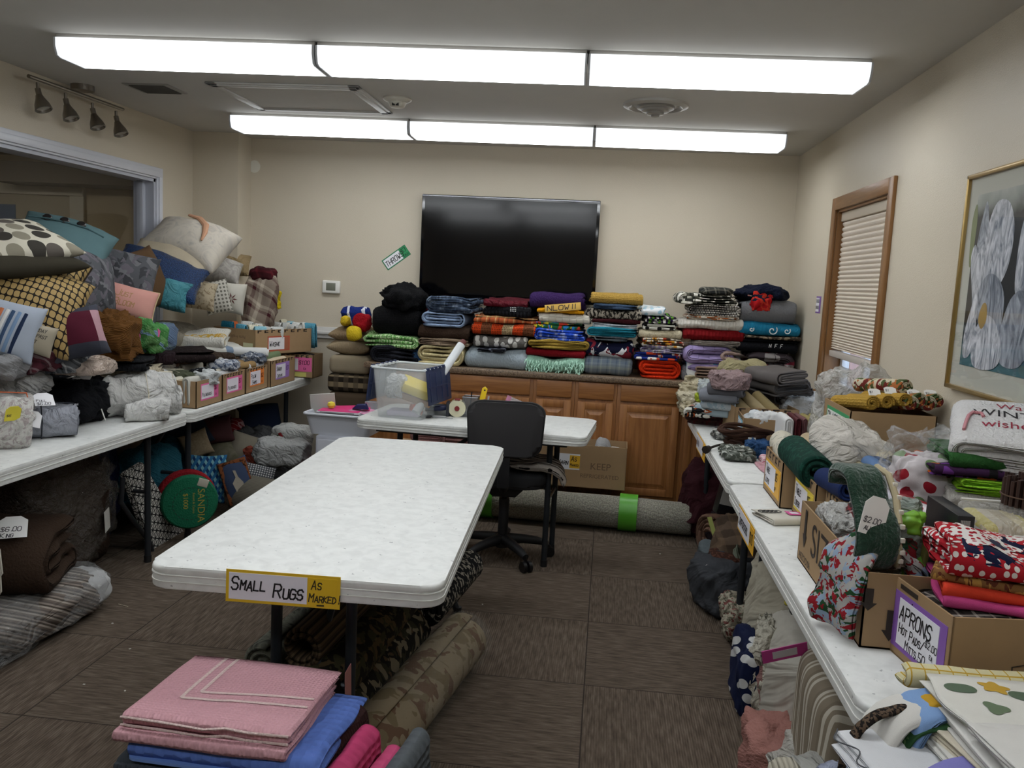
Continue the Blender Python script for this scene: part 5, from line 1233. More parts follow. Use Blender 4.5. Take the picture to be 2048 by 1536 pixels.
for k, (c, dx, lab) in enumerate((('#3c9a56', -.10, 'green plastic packet on the shower curtains'), ('#5fb4d0', -.04, 'sky blue plastic packet on the shower curtains'), ('#8fce5c', .03, 'lime plastic packet on the shower curtains'))):
    heap('plastic_packet', lab, 'packet', (-2.30+dx, 5.27, TZ+.20), .08, .07, .03, plain(c, .3), amp=.006, sc=.03)
# upper carton resting on the row, with filed washcloths
pA = at(568, 722, x=-2.12)
BU = carton(Vector((-2.37, 5.66, TZ+.185)), .40, .52, .165, -.42, 'cardboard box of filed washcloths resting on top of the row of cartons', 'cartons along the left table', col='#a98b68')
scallop(BU, .40, .52, 'right', .165, 8, PRT)
lp, lr = on_face(BU, .40, .52, 'right', .11, .02); sign(BU, lp, lr, .20, .10, '#b8563e', [(.008, .15, '#e3e0e2', [('Washe', .014, .032, .034)]), (.152, .19, '#a5644a', [])])
lp, lr = on_face(BU, .40, .52, 'front', .31, .12); q = printed('Farm Fresh', BU, lp, .03, PRT2, (PI/2, PI, 0))
lp, lr = on_face(BU, .40, .52, 'front', 0, 0); b = MB(); b.prism([(.10+.035*math.cos(a)*1.3, .075+.012*math.sin(a)) for a in np.linspace(0, 2*PI, 18, endpoint=False)], -.0012, -.0004, 1); b.build('hand_hole', plain('#2e2a25', .8), BU, False, lp, lr)
lp, lr = on_face(BU, .40, .52, 'front', .29, .015); q = MB().box((0, -.0006, 0), (.09, 0, .06)).build('printed_label', plain('#ddd9b0', .5), BU, False, lp, lr)
RZ = -.42; cU, sU = math.cos(RZ), math.sin(RZ)
def ub(x, y, z): return Vector((-2.37+cU*x-sU*y, 5.66+sU*x+cU*y, TZ+.185+z))
colw = ['#dcdcd8', '#d5d3ca', '#5aa0b8', '#d8d2bc', '#2f7f9a', '#c96a3a', '#d9dad6', '#8ec0cf', '#e0dfda', '#c7c9c6']
GW = 'washcloths filed in the top carton'
for i in range(22):
    x = -.16+.32*((i*7) % 11)/10; y = -.20+.40*(i//11)+.05*((i*5) % 4); c = colw[(i*3) % len(colw)]
    nmc = {'#dcdcd8': 'white', '#d5d3ca': 'off-white', '#5aa0b8': 'sky blue', '#d8d2bc': 'cream', '#2f7f9a': 'teal', '#c96a3a': 'orange', '#d9dad6': 'pale grey', '#8ec0cf': 'ice blue', '#e0dfda': 'bright white', '#c7c9c6': 'light grey'}[c]
    pts = [(-.014, 0), (-.016, .06), (-.014, .15), (-.006, .172), (.006, .172), (.014, .15), (.016, .06), (.014, 0)]
    sheet('washcloth', pts, .013, .085, fab('plain', c, bump='fleece'), nmc+' washcloth filed upright in the top carton, %s from its sign, %s' % (('eleventh', 'tenth', 'ninth', 'eighth', 'seventh', 'sixth', 'fifth', 'fourth', 'third', 'second', 'first')[(i*7) % 11], ('nearer half', 'farther half')[i//11]), 'washcloth', GW, ub(x, y, .006+.01*(i % 3)), (.1*((i % 5)-2), .05, RZ+.3*((i % 3)-1)+PI/2*(i % 2)), 5, .004, .05, i, None, None, False, .004)
# carton of hand towels facing the camera
BH = carton(Vector((-2.24, 5.85, TZ+.0005)), .40, .20, .165, 0., 'cardboard box with a pink hand towels sign at the far end of the left table', 'cartons along the left table')
scallop(BH, .40, .20, 'front', .165, 6, PRT, x0=.15)
lp, lr = on_face(BH, .40, .20, 'front', .07, .045); sign(BH, lp, lr, .32, .10, PK, [(.008, .22, '#e2dde0', [('HAND', .03, .056, .030), ('TOWELS', .03, .014, .028)]), (.222, .312, PK, [('$1.00', .226, .05, .028, '#4a1030'), ('ea', .26, .014, .018, '#4a1030')])])
lp, lr = on_face(BH, .40, .20, 'front', .25, .008); MB().box((0, -.0006, 0), (.10, 0, .03)).build('printed_label', plain('#c9c36a', .5), BH, False, lp, lr)
heap('hand_towel', 'dark hand towels bunched in the hand towels carton', 'towel', (-2.2, 5.87, TZ+.05), .26, .15, .12, fab('blots', '#2a2a2c', '#6d6660', s=.8), amp=.015)

# ---------------------------------------------------------------- tied sheet sets on the nearer left table
GS = 'tied sheet sets on the left table'
def tie(par, pts, m, r=.003): return MB().tube(pts, r, 6).build('ribbon', m, par)
def sheetset(lab, u, v, dx, w, d, h, m, rz, seed, prof='nest6', tieC='#d9d6cc', amp=.02, z=TZ, sc=.09):
    P = at(u, v, z=z)+Vector(dx); o = cloth('sheet_set', lab, 'sheets', P, w, d, h, m, prof=prof, face='fold', rz=rz, group=GS, amp=amp, sc=sc, seed=seed, jag=.02, var=.12, nx=22)
    if tieC:
        tie(o, [(0, -d/2-.004, .01), (0.004, -d/2-.008, h*.6), (.0, -d/2+.03, h+.012), (0, 0, h+.016), (0, d/2, h+.008)], plain(tieC, .8))
        tie(o, [(-w/2, -.02, h*.5), (-w/2+.03, -.02, h+.008), (0, -.02, h+.016), (w/2-.02, -.02, h+.008), (w/2+.004, -.02, h*.5)], plain(tieC, .8))
    return o
wh = fab('plain', '#cbcac5', bump='crease'); flor = fab('blots', '#cccac5', '#cccac5', '#b3a9a8', s=.35, bump='crease')
o = sheetset('white floral sheet set tied with coral ribbon and a yellow tag', 52, 896, (-.17, .02, 0), .30, .34, .20, flor, .65, 41, tieC='#c4643c')
price_tag(o, (.05, -.175, .12), (.5, 0, .3), .055, .07, '$6', '#e8d83a')
o = sheetset('grey sheet set tied with a dark cord and white tags', 135, 876, (-.13, .02, 0), .28, .26, .13, fab('plain', '#9ea1aa', bump='crease'), .60, 42, tieC='#1f222c')
price_tag(o, (-.02, -.15, .15), (-1.0, 0, .2), 0.075, .08, 'Full\n$6.00', '#e6e5e8'); price_tag(o, (-.07, -.18, .08), (-.5, .3, .2), .07, .07, '$6', '#e3e2e4')
heap('sheet_set', 'pale grey bunched sheet behind the grey tied set', 'sheets', at(40, 795, x=-2.5), .20, .24, .12, fab('plain', '#b4b4b2', bump='crease'), group=GS, amp=.03, sc=.1)
o = heap('sheet_set', 'black sheet set tied with white string and a white tag', 'sheets', at(165, 850, z=TZ)+Vector((-.14, .14, 0)), .34, .42, .20, fab('plain', '#15161a', bump='crease'), rz=.45, group=GS, amp=.035, sc=.1)
tie(o, [(-.12, -.20, .12), (-.02, -.10, .2), (.02, .02, .205), (.10, .1, .18)], plain('#d8d6cf', .8)); tie(o, [(.16, -.18, .02), (.12, -.16, .14), (.02, -.06, .205)], plain('#d8d6cf', .8))
price_tag(o, (.02, -.15, .21), (-1.0, 0, -.3), .08, .10, 'King\n$6', '#e6e5e8')
heap('sheet_set', 'pale mint sheet set between the black and the white ones', 'sheets', at(262, 838, z=TZ)+Vector((-.26, .20, 0)), .38, .48, .15, fab('plain', '#a9c6c0', bump='crease'), rz=.5, group=GS, amp=.03, sc=.1)
o = sheetset('large white ribbed sheet set tied with cream string', 322, 838, (-.18, .12, 0), .34, .32, .20, fab('plain', '#d2d1ce', bump='crease'), .75, 44, tieC='#d9d0bb', amp=.055)
sheetset('small white folded sheets in front of the ribbed set', 330, 840, (-.07, -.02, 0), .20, .17, .09, fab('plain', '#d3d2cf', bump='crease'), .55, 45, tieC=None, amp=.03)
sheetset('white checked cloth with black lines behind the black set', 82, 778, (-.30, .35, .06), .40, .26, .08, fab('grid', '#cfcdc8', '#1f1f22', s=.8), .5, 46, prof='nest', tieC=None)
heap('sheet_set', 'grey fluffy bundle at the left edge above the floral set', 'sheets', at(6, 758, x=-2.44), .16, .26, .11, fab('plain', '#8f8f91', bump='shag'), group=GS, amp=.02)
heap('flannel_sheet', 'maroon plaid flannel bundle under the striped pillow', 'sheets', at(62, 745, x=-2.42), .18, .22, .12, fab('plaid', '#4a222a', '#2a1418', '#8a7a7c', s=.5), group=GS, amp=.02, sc=.08)
heap('flannel_sheet', 'black and white plaid flannel bundle under the patchwork pillow', 'sheets', at(118, 742, x=-2.42), .22, .24, .11, fab('plaid', '#55585c', '#16171a', '#b4b5b6', s=.4), group=GS, amp=.02, sc=.08)
o = heap('plastic_packet', 'clear packet with peach cloth and yellow label behind the black set', 'packet', at(165, 748, x=-2.36), .24, .22, .08, plastic_bag('#d9c4b4', .75), amp=.012, sc=.06)
MB().box((0, 0, 0), (.07, .05, .003)).build('yellow_label', plain('#dccf3e', .5), o, False, (.0, -.09, .085), (.3, .1, .4))
for i, (u, v, c, w_, d_, h_, lab) in enumerate(((245, 738, '#1a1b1e', .26, .26, .06, 'black folded sheet between the corduroy and the cartons'), (262, 752, '#b3a892', .28, .24, .06, 'beige folded sheets under the black one'), (330, 760, '#b9b39f', .2, .2, .05, 'cream folded sheets behind the nearest carton'), (300, 727, '#2b1e22', .24, .22, .07, 'dark plum cloth below the green plush'), (360, 722, '#231a1a', .34, .3, .075, 'very dark brown cloth in front of the brown throws'), (425, 722, '#3f332a', .22, .2, .06, 'brown camouflage cloth near the cartons'))):
    cloth('folded_sheet', lab, 'sheets', at(u, v, x=-2.38 if i < 3 else -2.42), w_, d_, h_, fab('plain', c, bump='crease'), rz=.3+.1*i, amp=.012, prof='nest' if i % 2 else 'serp3', group='loose folded cloths between the pillows and the cartons')
# ---------------------------------------------------------------- goods set down by where their foot stands
def put(kind, name, lab, cat, xl, xr, yt, yb, d, mat, zb=TZ, grp=None, xmax=1.225, **k):
    """a soft thing whose foot is at zb: its left, right, top and foot lines are read off the photograph"""
    um = (xl+xr)/2; F = at(um, yb, z=zb); Y = F.y; x0, x1 = at(xl, (yt+yb)/2, y=Y+d*.3).x, at(xr, (yt+yb)/2, y=Y+d*.3).x
    x1 = min(x1, xmax); hh = max(.02, at(um, yt, y=Y+d*.5).z-zb); P = Vector(((x0+x1)/2, Y+d/2, zb)); w_ = max(.03, x1-x0)
    P += Vector(k.pop('o', (0, 0, 0))); hh = k.pop('h', hh)
    if kind == 'cloth': return cloth(name, lab, cat, P, w_, d, hh, mat, group=grp, **k)
    if kind == 'heap': return heap(name, lab, cat, P, w_, d, hh, mat, group=grp, **k)
    if kind == 'roll': return rolled(name, lab, cat, P, hh/2, w_, mat, group=grp, **k)
cr = lambda *c, **k: fab('plain', *c, bump='crease', **k)
GR = 'linens on the farther right table'
# far end of the farther table
for i, (a) in enumerate(((1362, 1412, 808, 838, '#c6bb9f', 'lowest cream ruffled valance on the table corner'), (1360, 1410, 786, 818, '#cdc4ab', 'second cream ruffled valance up'), (1362, 1418, 766, 800, '#c3b89c', 'third cream ruffled valance up'), (1372, 1425, 748, 782, '#c9bfa4', 'top cream ruffled valance beside the khaki sheets'))):
    put('heap', 'ruffled_valance', a[5], 'valance', a[0], a[1], a[2], a[3], .34, fab('plain', a[4], bump='shag'), zb=TZ+.045*i, grp='cream ruffled valances', amp=.03, sc=.05, h=.075, o=(0, .05*i, 0))
put('cloth', 'folded_blanket', 'dark tartan and green blanket at the foot of the pale stack', 'blanket', 1378, 1470, 822, 852, .34, fab('plaid', '#3c4038', '#5a2428', '#22242a', s=.6), grp=GR, face='side', prof='spiral3', rz=-.25)
put('cloth', 'folded_blanket', 'black, orange and white scarf-like cloth on the tartan blanket', 'blanket', 1376, 1440, 812, 838, .25, fab('blots', '#1a1a1c', '#c05a28', '#d5d2c8', s=.8), zb=TZ+.05, grp=GR, face='side', prof='half', rz=-.3)
put('cloth', 'folded_sheet', 'pale blue folded sheet at the bottom of the pastel stack', 'sheets', 1404, 1474, 808, 836, .30, fab('plain', '#9fb0b8'), zb=TZ+.065, grp=GR, prof='nest', rz=-.35)
put('cloth', 'folded_sheet', 'white and blue patterned folded sheet in the pastel stack', 'sheets', 1410, 1480, 795, 822, .30, fab('blots', '#bcc6cb', '#9fb2be', s=.4), zb=TZ+.11, grp=GR, prof='nest', rz=-.3)
put('cloth', 'folded_sheet', 'light slate folded sheet in the pastel stack', 'sheets', 1408, 1486, 778, 808, .30, fab('plain', '#83868f'), zb=TZ+.155, grp=GR, prof='nest', rz=-.3)
put('cloth', 'folded_sheet', 'dark slate folded sheet in the pastel stack', 'sheets', 1424, 1494, 765, 795, .30, fab('plain', '#65656b'), zb=TZ+.195, grp=GR, prof='nest', rz=-.25)
put('heap', 'satin_sheet', 'mauve satin sheet bunched on the pastel stack', 'sheets', 1424, 1496, 744, 782, .28, fab('plain', '#9c8586', bump='crease', rough=.45), zb=TZ+.235, grp=GR, amp=.022, sc=.08)
put('heap', 'ruffled_sheet', 'pale blue ruffled sheet left of the slate ones', 'sheets', 1398, 1432, 762, 795, .25, fab('marble', '#a9b3b9', '#c9cdc9', s=.3, bump='shag'), zb=TZ+.14, grp=GR, amp=.02, sc=.05)
put('heap', 'lime_cloth', 'small lime green folded cloth at the pastel stack', 'cloth', 1390, 1413, 786, 806, .12, cr('#a8b83a'), zb=TZ+.10, grp=GR, amp=.008)
put('heap', 'khaki_sheet', 'khaki sheet bunched on the far corner', 'sheets', 1444, 1530, 722, 768, .34, cr('#a39a76'), zb=TZ+.23, grp=GR, amp=.028, sc=.12)
put('cloth', 'folded_cloth', 'brown and tan thin folded cloth behind the valances', 'cloth', 1390, 1448, 730, 758, .3, fab('plain', '#8a7364'), zb=TZ+.2, grp=GR, face='side', prof='serp4', rz=-.1)
for i, (w0, w1, t, bt, c, lab) in enumerate(((1526, 1604, 788, 822, '#4b4745', 'charcoal brown folded sheet lowest in the grey fan'), (1520, 1606, 768, 806, '#5c5754', 'grey brown folded sheet in the middle of the grey fan'), (1516, 1602, 748, 790, '#55514f', 'slate brown folded sheet second from the top of the grey fan'), (1520, 1592, 728, 770, '#676260', 'warm grey folded sheet on top of the grey fan'))):
    put('cloth', 'folded_sheet', lab, 'sheets', w0, w1, t, bt, .34, fab('plain', c), zb=TZ+.09+.062*i, grp=GR, face='side', prof='nest6' if i % 2 else 'spiral', rz=.28+.03*i, h=.075, amp=.014, roll=-.12)
put('heap', 'black_sheet', 'black crumpled sheets right of the grey fan', 'sheets', 1596, 1632, 768, 812, .24, fab('stripe', '#26262a', '#3a3a3e', s=.2), zb=TZ+.06, grp=GR, amp=.02, sc=.05)
put('heap', 'white_sheet', 'bluish white sheet spread against the wall below the window', 'sheets', 1592, 1650, 728, 790, .45, fab('plain', '#c2cfe4', bump='crease'), zb=TZ, grp=GR, amp=.02, sc=.14)
put('heap', 'white_sheet', 'white sheet bundle behind the khaki one near the worktop', 'sheets', 1500, 1590, 728, 775, .3, fab('plain', '#cfd2d6', bump='crease'), zb=TZ+.13, grp=GR, o=(0, 0, -.13), h=.22, amp=.016, sc=.12)
put('heap', 'denim_cloth', 'blue denim cloth crumpled under the window', 'cloth', 1636, 1702, 742, 792, .28, cr('#3f5670'), zb=TZ+.12, grp=GR, amp=.03, sc=.09)
# cartons of napkins
NB = carton(Vector((.86, 4.70, TZ+.0005)), .34, .26, .15, .1, 'cardboard box of khaki towels behind the dp printed box', 'cartons on the farther right table'); scallop(NB, .34, .26, 'front', .15, 5, PRT)
for i, (dx, c, lab) in enumerate(((-.10, '#a08f6c', 'khaki rolled towel at the left in the rear carton'), (-.03, '#ab9a76', 'khaki rolled towel at the middle in the rear carton'), (.03, '#97865f', 'khaki rolled towel at the right in the rear carton'))):
    rolled('rolled_towel', lab, 'towel', (.86+dx, 4.66, TZ+.09+.01*i), .035, .26, fab('plain', c), 2.5, rot=(0, -.5, PI/2+.7), group='khaki towels in the rear carton')
DB = carton(Vector((.845, 4.42, TZ+.0005)), .26, .30, .135, -.05, 'cardboard box with circular logo print and a blue edged napkin sign', 'cartons on the farther right table')
scallop(DB, .26, .30, 'left', .135, 5, PRT)
lp, lr = on_face(DB, .26, .30, 'left', .04, .012); sign(DB, lp, lr, .21, .10, '#7fb8d0', [(.008, .16, '#dfe4ea', [('Cloth', .02, .055, .026), ('Napkins', .012, .016, .022)]), (.162, .2, '#7fb8d0', [('$1', .166, .045, .022)])])
lp, lr = on_face(DB, .26, .30, 'front', .14, .02); q = printed('dp', DB, lp, .09, PRT2, lr[0:0] or (PI/2, 0, 0))
for i, (dx, dy, c, r_, lab) in enumerate(((-.09, -.05, '#b9bdbf', .030, 'grey white rolled napkin nearest the sign'), (-.04, -.09, '#d6d7d8', .038, 'white rolled napkin at the front of the napkin box'), (.01, -.08, '#dcdddd', .04, 'white puffed napkin in the middle of the napkin box'), (.06, -.07, '#a08a5a', .034, 'gold rolled napkin in the napkin box'), (.09, -.03, '#8f7868', .028, 'dusty brown rolled napkin in the napkin box'), (-.05, .0, '#cfd3d6', .034, 'white striped napkin behind the front ones'), (-.06, .07, '#2d2b2e', .022, 'black napkin showing between the white ones'))):
    heap('napkin', lab, 'napkin', (.845+dx, 4.42+dy, TZ+.075), r_*2.3, .11, r_*2.4, fab('plain', c), group='napkins in the logo box', amp=.008, sc=.04, e=.75)
put('heap', 'lace_cloth', 'white lace tablecloth heaped behind the napkin box', 'tablecloth', 1556, 1662, 790, 846, .34, fab('plain', '#d3d2cf', bump='shag'), zb=TZ+.06, grp=GR, amp=.03, sc=.09)
put('heap', 'beige_cloth', 'beige and pink cloth folded behind the white lace', 'cloth', 1612, 1664, 776, 810, .2, cr('#b9a594'), zb=TZ+.11, grp=GR, amp=.02, sc=.06)
# tablecloths filed upright behind the bolster
fcols = (('#d5d5d4', 'white tablecloth filed left of the dark red one', .02), ('#4b1a20', 'dark red tablecloth filed beside the white one', .012), ('#6f4a4c', 'dusty maroon tablecloth filed behind the dark red one', .01), ('#8f8350', 'old gold tablecloth filed upright', .016), ('#a3995f', 'pale gold tablecloth filed upright', .014), ('#5a6a7a', 'slate blue tablecloth filed at the right', .012), ('#4f5236', 'olive tablecloth filed at the right end', .016))
xx = at(1572, 872, y=3.75).x
for c, lab, tk in fcols:
    pts, t_ = fold_line(.22, tk*2.1, 'nest2', int(xx*100)); pp = [(q[1]-tk, -q[0]+.11) for q in pts]
    sheet('filed_tablecloth', pp, t_, .20, fab('plain', c, rough=.6), lab, 'tablecloth', 'tablecloths filed upright', (xx+tk, 3.9, TZ), (0, 0, PI/2), 6, .004, .07, int(xx*77), None, None, False, .006)
    xx += tk*2.2+.004
# placemats carton by the wall
PB = carton(Vector((1.045, 3.335, TZ+.0005)), .30, .37, .35, 0., 'tall cardboard box of placemats with a green edged sign against the right wall', 'cartons on the farther right table')
lp, lr = on_face(PB, .30, .37, 'left', .05, .18); sign(PB, lp, lr, .31, .15, '#3f9a63', [(.012, .20, '#e2e4e2', [('PLACE', .022, .085, .042), ('MATS', .03, .022, .042)]), (.202, .30, '#3f9a63', [('$1', .22, .07, .04, '#103a20'), ('ea', .235, .02, .03, '#103a20')])])
lp, lr = on_face(PB, .30, .37, 'front', .12, .10); q = printed('HANDLE WITH CARE', PB, lp, .008, PRT2)
ym = fab('plain', '#b9933f', bump='knit'); fm = fab('blots', '#c9bfa6', '#6d2a26', '#b06a3c', '#4d5a36', s=.8)
for i in range(3):
    o = rolled('rolled_placemat', ['mustard yellow rolled placemat nearest the sign', 'mustard yellow rolled placemat second from the sign', 'mustard yellow rolled placemat third from the sign'][i], 'placemat', (.945+.055*i, 3.30, TZ+.335+.01*i), .030, .33, ym, 2.5, rot=(0, .12, PI/2+.12), group='yellow placemats in the tall box')
    if i < 2: price_tag(o, (-.10, -.015, .06), (-.6, 0, -PI/2), .045, .03, '$1')
for i in range(4):
    o = rolled('rolled_placemat', ['floral rolled placemat beside the yellow ones', 'floral rolled placemat in the middle of the floral ones', 'floral rolled placemat with rust blooms near the wall', 'floral rolled placemat touching the wall side'][i], 'placemat', (1.085+.034*i, 3.31+.012*i, TZ+.338+.012*(i % 2)), .030, .34, fm, 2.5, rot=(0, .14, PI/2+.08), group='floral placemats in the tall box')
    price_tag(o, (-.11, -.015, .06), (-.6, 0, -PI/2), .045, .03, '$2') if i % 2 == 0 else None
rolled('rolled_placemat', 'cream floral rolled placemat on top at the back of the tall box', 'placemat', (1.07, 3.40, TZ+.39), .032, .3, fm, 2.5, rot=(0, .1, PI/2+.3), group='floral placemats in the tall box')
heap('plastic_bag', 'crumpled clear plastic bag standing behind the placemat box', 'bag', (1.06, 3.70, TZ+.0), .30, .26, .46, plastic_bag('#dcdad4', .55), amp=.03, sc=.1)
# bagged small things on the free table edge
o = put('heap', 'bagged_tassels', 'clear bag of black and white cord beside the napkin box', 'bag', 1426, 1472, 856, 882, .18, fab('blots', '#3b3b3a', '#bdbdb8', '#7d7d78', s=.5, rough=.3), amp=.014, sc=.04)
o = put('heap', 'tieback_cords', 'dark brown rope curtain tiebacks in a bundle', 'tiebacks', 1448, 1535, 872, 905, .16, fab('stripe', '#2a1a14', '#3d271c', s=.12), grp=None, amp=.016, sc=.04, h=.045)
b = MB()
for k in range(5):
    pts = [((.08+.012*k)*math.cos(t), (.055+.006*k)*math.sin(t), .05+.012*k+.012*math.sin(2*t+k)) for t in np.linspace(0, 2*PI, 26, endpoint=False)]; b.tube(pts, .009, 7, True)
b.build('rope_loops', fab('stripe', '#30201a', '#4a3226', s=.06), o)
MB().tube([(-.09, -.04, .03), (-.14, -.06, .02), (-.18, -.10, .012)], .006, 6).tube([(-.18, -.10, .012), (-.20, -.13, .008)], [.014, .02], 8).build('tassel', plain('#20160f', .8), o); MB().box((.0, -.09, .05), (.035, -.085, .075)).build('paper_band', plain('#d8d5cc', .6), o)
put('heap', 'bagged_leaves', 'clear bag of grey green artificial leaves on the table edge', 'bag', 1441, 1512, 896, 925, .20, fab('blots', '#4a4f48', '#a9aca4', '#6d726a', s=.45, rough=.25), amp=.018, sc=.035)
put('heap', 'blue_tieback', 'blue rope and cloth bundle behind the bagged leaves', 'tiebacks', 1494, 1548, 884, 918, .16, cr('#2d4c74'), amp=.02, sc=.04)
put('heap', 'striped_cloth', 'small pink and white striped cloth against the bolster box', 'cloth', 1522, 1548, 912, 932, .10, fab('stripe', '#c97f92', '#dcd6d4', s=.12), amp=.006, sc=.04)
put('heap', 'pink_cloth', 'pale pink cloth lying flat at the table joint', 'cloth', 1518, 1548, 930, 948, .22, cr('#c99aa2'), amp=.006, h=.012)

# ---------------------------------------------------------------- nearer right table
GN = 'linens on the nearer right table'
YB1, YB2 = '#e0a92c', '#e2c83e'
def rbox(x0, y0, y1, lab, bc, t1, t2, h=.165, w_=.30, rz=0.):
    B_ = carton(Vector((x0+w_/2, (y0+y1)/2, TZ+.0005)), w_, y1-y0-.01, h, rz, lab, 'yellow signed cartons on the nearer right table'); L = y1-y0-.01
    scallop(B_, w_, L, 'left', h, 5, PRT, .028); lp, lr = on_face(B_, w_, L, 'left', .02, .02)
    sign(B_, lp, lr, L-.04, .105, bc, [(.006, L*.6, '#e2e1e8', [(t1, .018, .058, .028), (t2, .014, .018, .024)]), (L*.61, L-.046, bc, [('$5', L*.62, .058, .028), ('up', L*.62, .02, .02)])]); return B_
BA = rbox(.650, 3.03, 3.36, 'cardboard box with an orange edged sign holding the white bolster', YB1, 'Table', 'Cloths')
BB = rbox(.690, 2.71, 3.02, 'cardboard box with a yellow edged sign holding the dark green roll', YB2, 'Table', 'Covers')
BC = rbox(.715, 2.48, 2.70, 'cardboard box with a yellow edged sign half hidden by the new items box', YB2, 'Long', 'Cloths')
def rollpx(lab, u0, v0, y0, u1, v1, y1, R, mat, nm='rolled_tablecloth', cat='tablecloth', turns=2.6, grp=GN, **k):
    a, c = at(u0, v0, y=y0), at(u1, v1, y=y1); d = c-a; M = d.to_track_quat('X', 'Z'); P = (a+c)/2-(M @ Vector((0, 0, 1)))*R
    return rolled(nm, lab, cat, P, R, d.length, mat, turns, rot=M.to_euler(), group=grp, **k)
pin = fab('plain', '#cbc4b2'); 
rollpx('thick white rolled tablecloth at the left end of the nearer table', 1592, 945, 3.05, 1562, 885, 3.45, .058, fab('blots', '#c9c3b2', '#c9c3b2', '#aaa79a', s=.5))
rollpx('dark green brocade rolled tablecloth slanting over two boxes', 1632, 948, 2.80, 1585, 900, 3.15, .068, fab('blots', '#12352c', '#12352c', '#1b463a', s=.4))
rollpx('cream rolled tablecloth behind the embroidered white one', 1780, 932, 2.82, 1712, 885, 3.1, .045, fab('plain', '#bfb49c'))
rollpx('beige rolled tablecloth showing left of the embroidered white one', 1640, 905, 3.3, 1612, 878, 3.5, .035, fab('plain', '#b3a184'))
o = heap('embroidered_cloth', 'big white tablecloth bundle with pink and green embroidery', 'tablecloth', at(1690, 948, y=2.92)+Vector((.01, .1, -.01)), .23, .30, .165, fab('plain', '#cfc9c0', bump='crease'), group=GN, amp=.02, sc=.12, rot=(.15, .2, .2))
rnd = random.Random(5); b = MB()
def on_o(x, z): return (x, -.155+abs(x)*.25+max(0, z-.08)*.8, z)
for x, z, s_ in ((-.05, .10, 1), (-.02, .13, .8), (-.06, .05, .9)):
    b.tube([on_o(x+s_*.03*(.3+t/5)*math.cos(t), z+s_*.03*(.3+t/5)*math.sin(t)) for t in np.linspace(0, 5, 12)], .0018, 5)
b.build('green_embroidery', plain('#5f6a4c', .8), o)
b = MB()
for i in range(70):
    a, r_ = rnd.uniform(0, 2*PI), .034*math.sqrt(rnd.random()); p = Vector(on_o(.05+r_*math.cos(a)*1.2, .11+r_*math.sin(a))); b.box(p-Vector((.0018, .002, .0018)), p+Vector((.0018, .0, .0018)))
q = b.build('pink_embroidery', plain('#b8607a', .8), o); q['kind'] = 'stuff'
put('heap', 'mint_cloth', 'mint green satin cloth folded over the navy roll', 'tablecloth', 1645, 1735, 938, 990, .26, fab('plain', '#9cb8a8', bump='crease', rough=.5), zb=TZ+.12, grp=GN, amp=.02, sc=.09)
rollpx('navy blue rolled tablecloth below the mint green one', 1700, 985, 2.45, 1648, 955, 2.72, .040, fab('plain', '#1b2a55'))
rollpx('cream striped thin roll beside the navy one', 1745, 950, 2.65, 1715, 935, 2.9, .025, fab('stripe', '#b5a88c', '#8d8468', s=.12))
rollpx('white and blue rolled cloth right of the cream roll', 1775, 955, 2.6, 1735, 925, 2.85, .03, fab('half', '#cdd2d6', '#5f7ba4'))
rollpx('slate blue rolled cloth behind the white and blue one', 1768, 935, 2.75, 1742, 918, 2.95, .03, cr('#5a6a8a'))
put('heap', 'yellow_cloth', 'pale yellow cloth under the lace runner', 'cloth', 1722, 1790, 955, 985, .16, fab('plain', '#cdbf86', bump='crease'), zb=TZ+.13, grp=GN, amp=.012)
put('heap', 'lace_runner', 'cream runner with black beaded edge over the green velvet', 'runner', 1722, 1812, 962, 992, .14, fab('blots', '#c2b699', '#c2b699', '#2b2622', s=.5), zb=TZ+.165, grp=GN, amp=.012, sc=.06)
put('heap', 'patterned_cloth', 'white and sage leaf print cloth in the middle of the pile', 'cloth', 1748, 1800, 880, 935, .2, fab('blots', '#c4c6b8', '#7d8a70', s=.3), zb=TZ+.11, grp=GN, amp=.02, sc=.06)
for i, (a0_, a1_, t, bb, c, lab) in enumerate(((1786, 1838, 884, 918, '#c2bdb2', 'white crumpled cloth in front of the placemat box'), (1822, 1862, 882, 915, '#4c3a2c', 'brown patterned cloth in front of the placemat box'), (1844, 1884, 886, 925, '#bfae9c', 'beige cloth right of the brown patterned one'), (1800, 1850, 900, 932, '#a8a59a', 'grey white cloth at the front of the crumpled cloths'), (1700, 1745, 876, 905, '#b9b29f', 'off-white cloth at the foot of the placemat box'))):
    put('heap', 'crumpled_cloth', lab, 'cloth', a0_, a1_, t, bb, .2, fab('blots', c, c, '#5d5346', s=.4, bump='crease'), zb=TZ+.08, grp=GN, amp=.02, sc=.05)
heap('folded_tablecloth', 'plain folded tablecloths under the crumpled ones against the wall', 'tablecloth', (1.02, 2.85, TZ), .40, .50, .13, cr('#a59d8c'), group=GN, amp=.02)
for y_, x_, L_, t_, p_, lab in ((3.08, .5185, .33, 'Comforters', '$10', 'yellow edged comforters sign taped to the edge of the nearer right table'), (4.62, .5235, .40, 'Quilts', '$8', 'yellow edged quilts sign taped to the edge of the farther right table')):
    sign(None, (x_, y_, .645), (0, 0, -PI/2), L_, .09, '#dfa92c', [(.008, L_*.74, '#dcdce4', [(t_, .02, .03, .034)]), (L_*.76, L_-.006, '#dfa92c', [(p_, L_*.78, .03, .034)])], lab, 'sign', 'edge_sign')
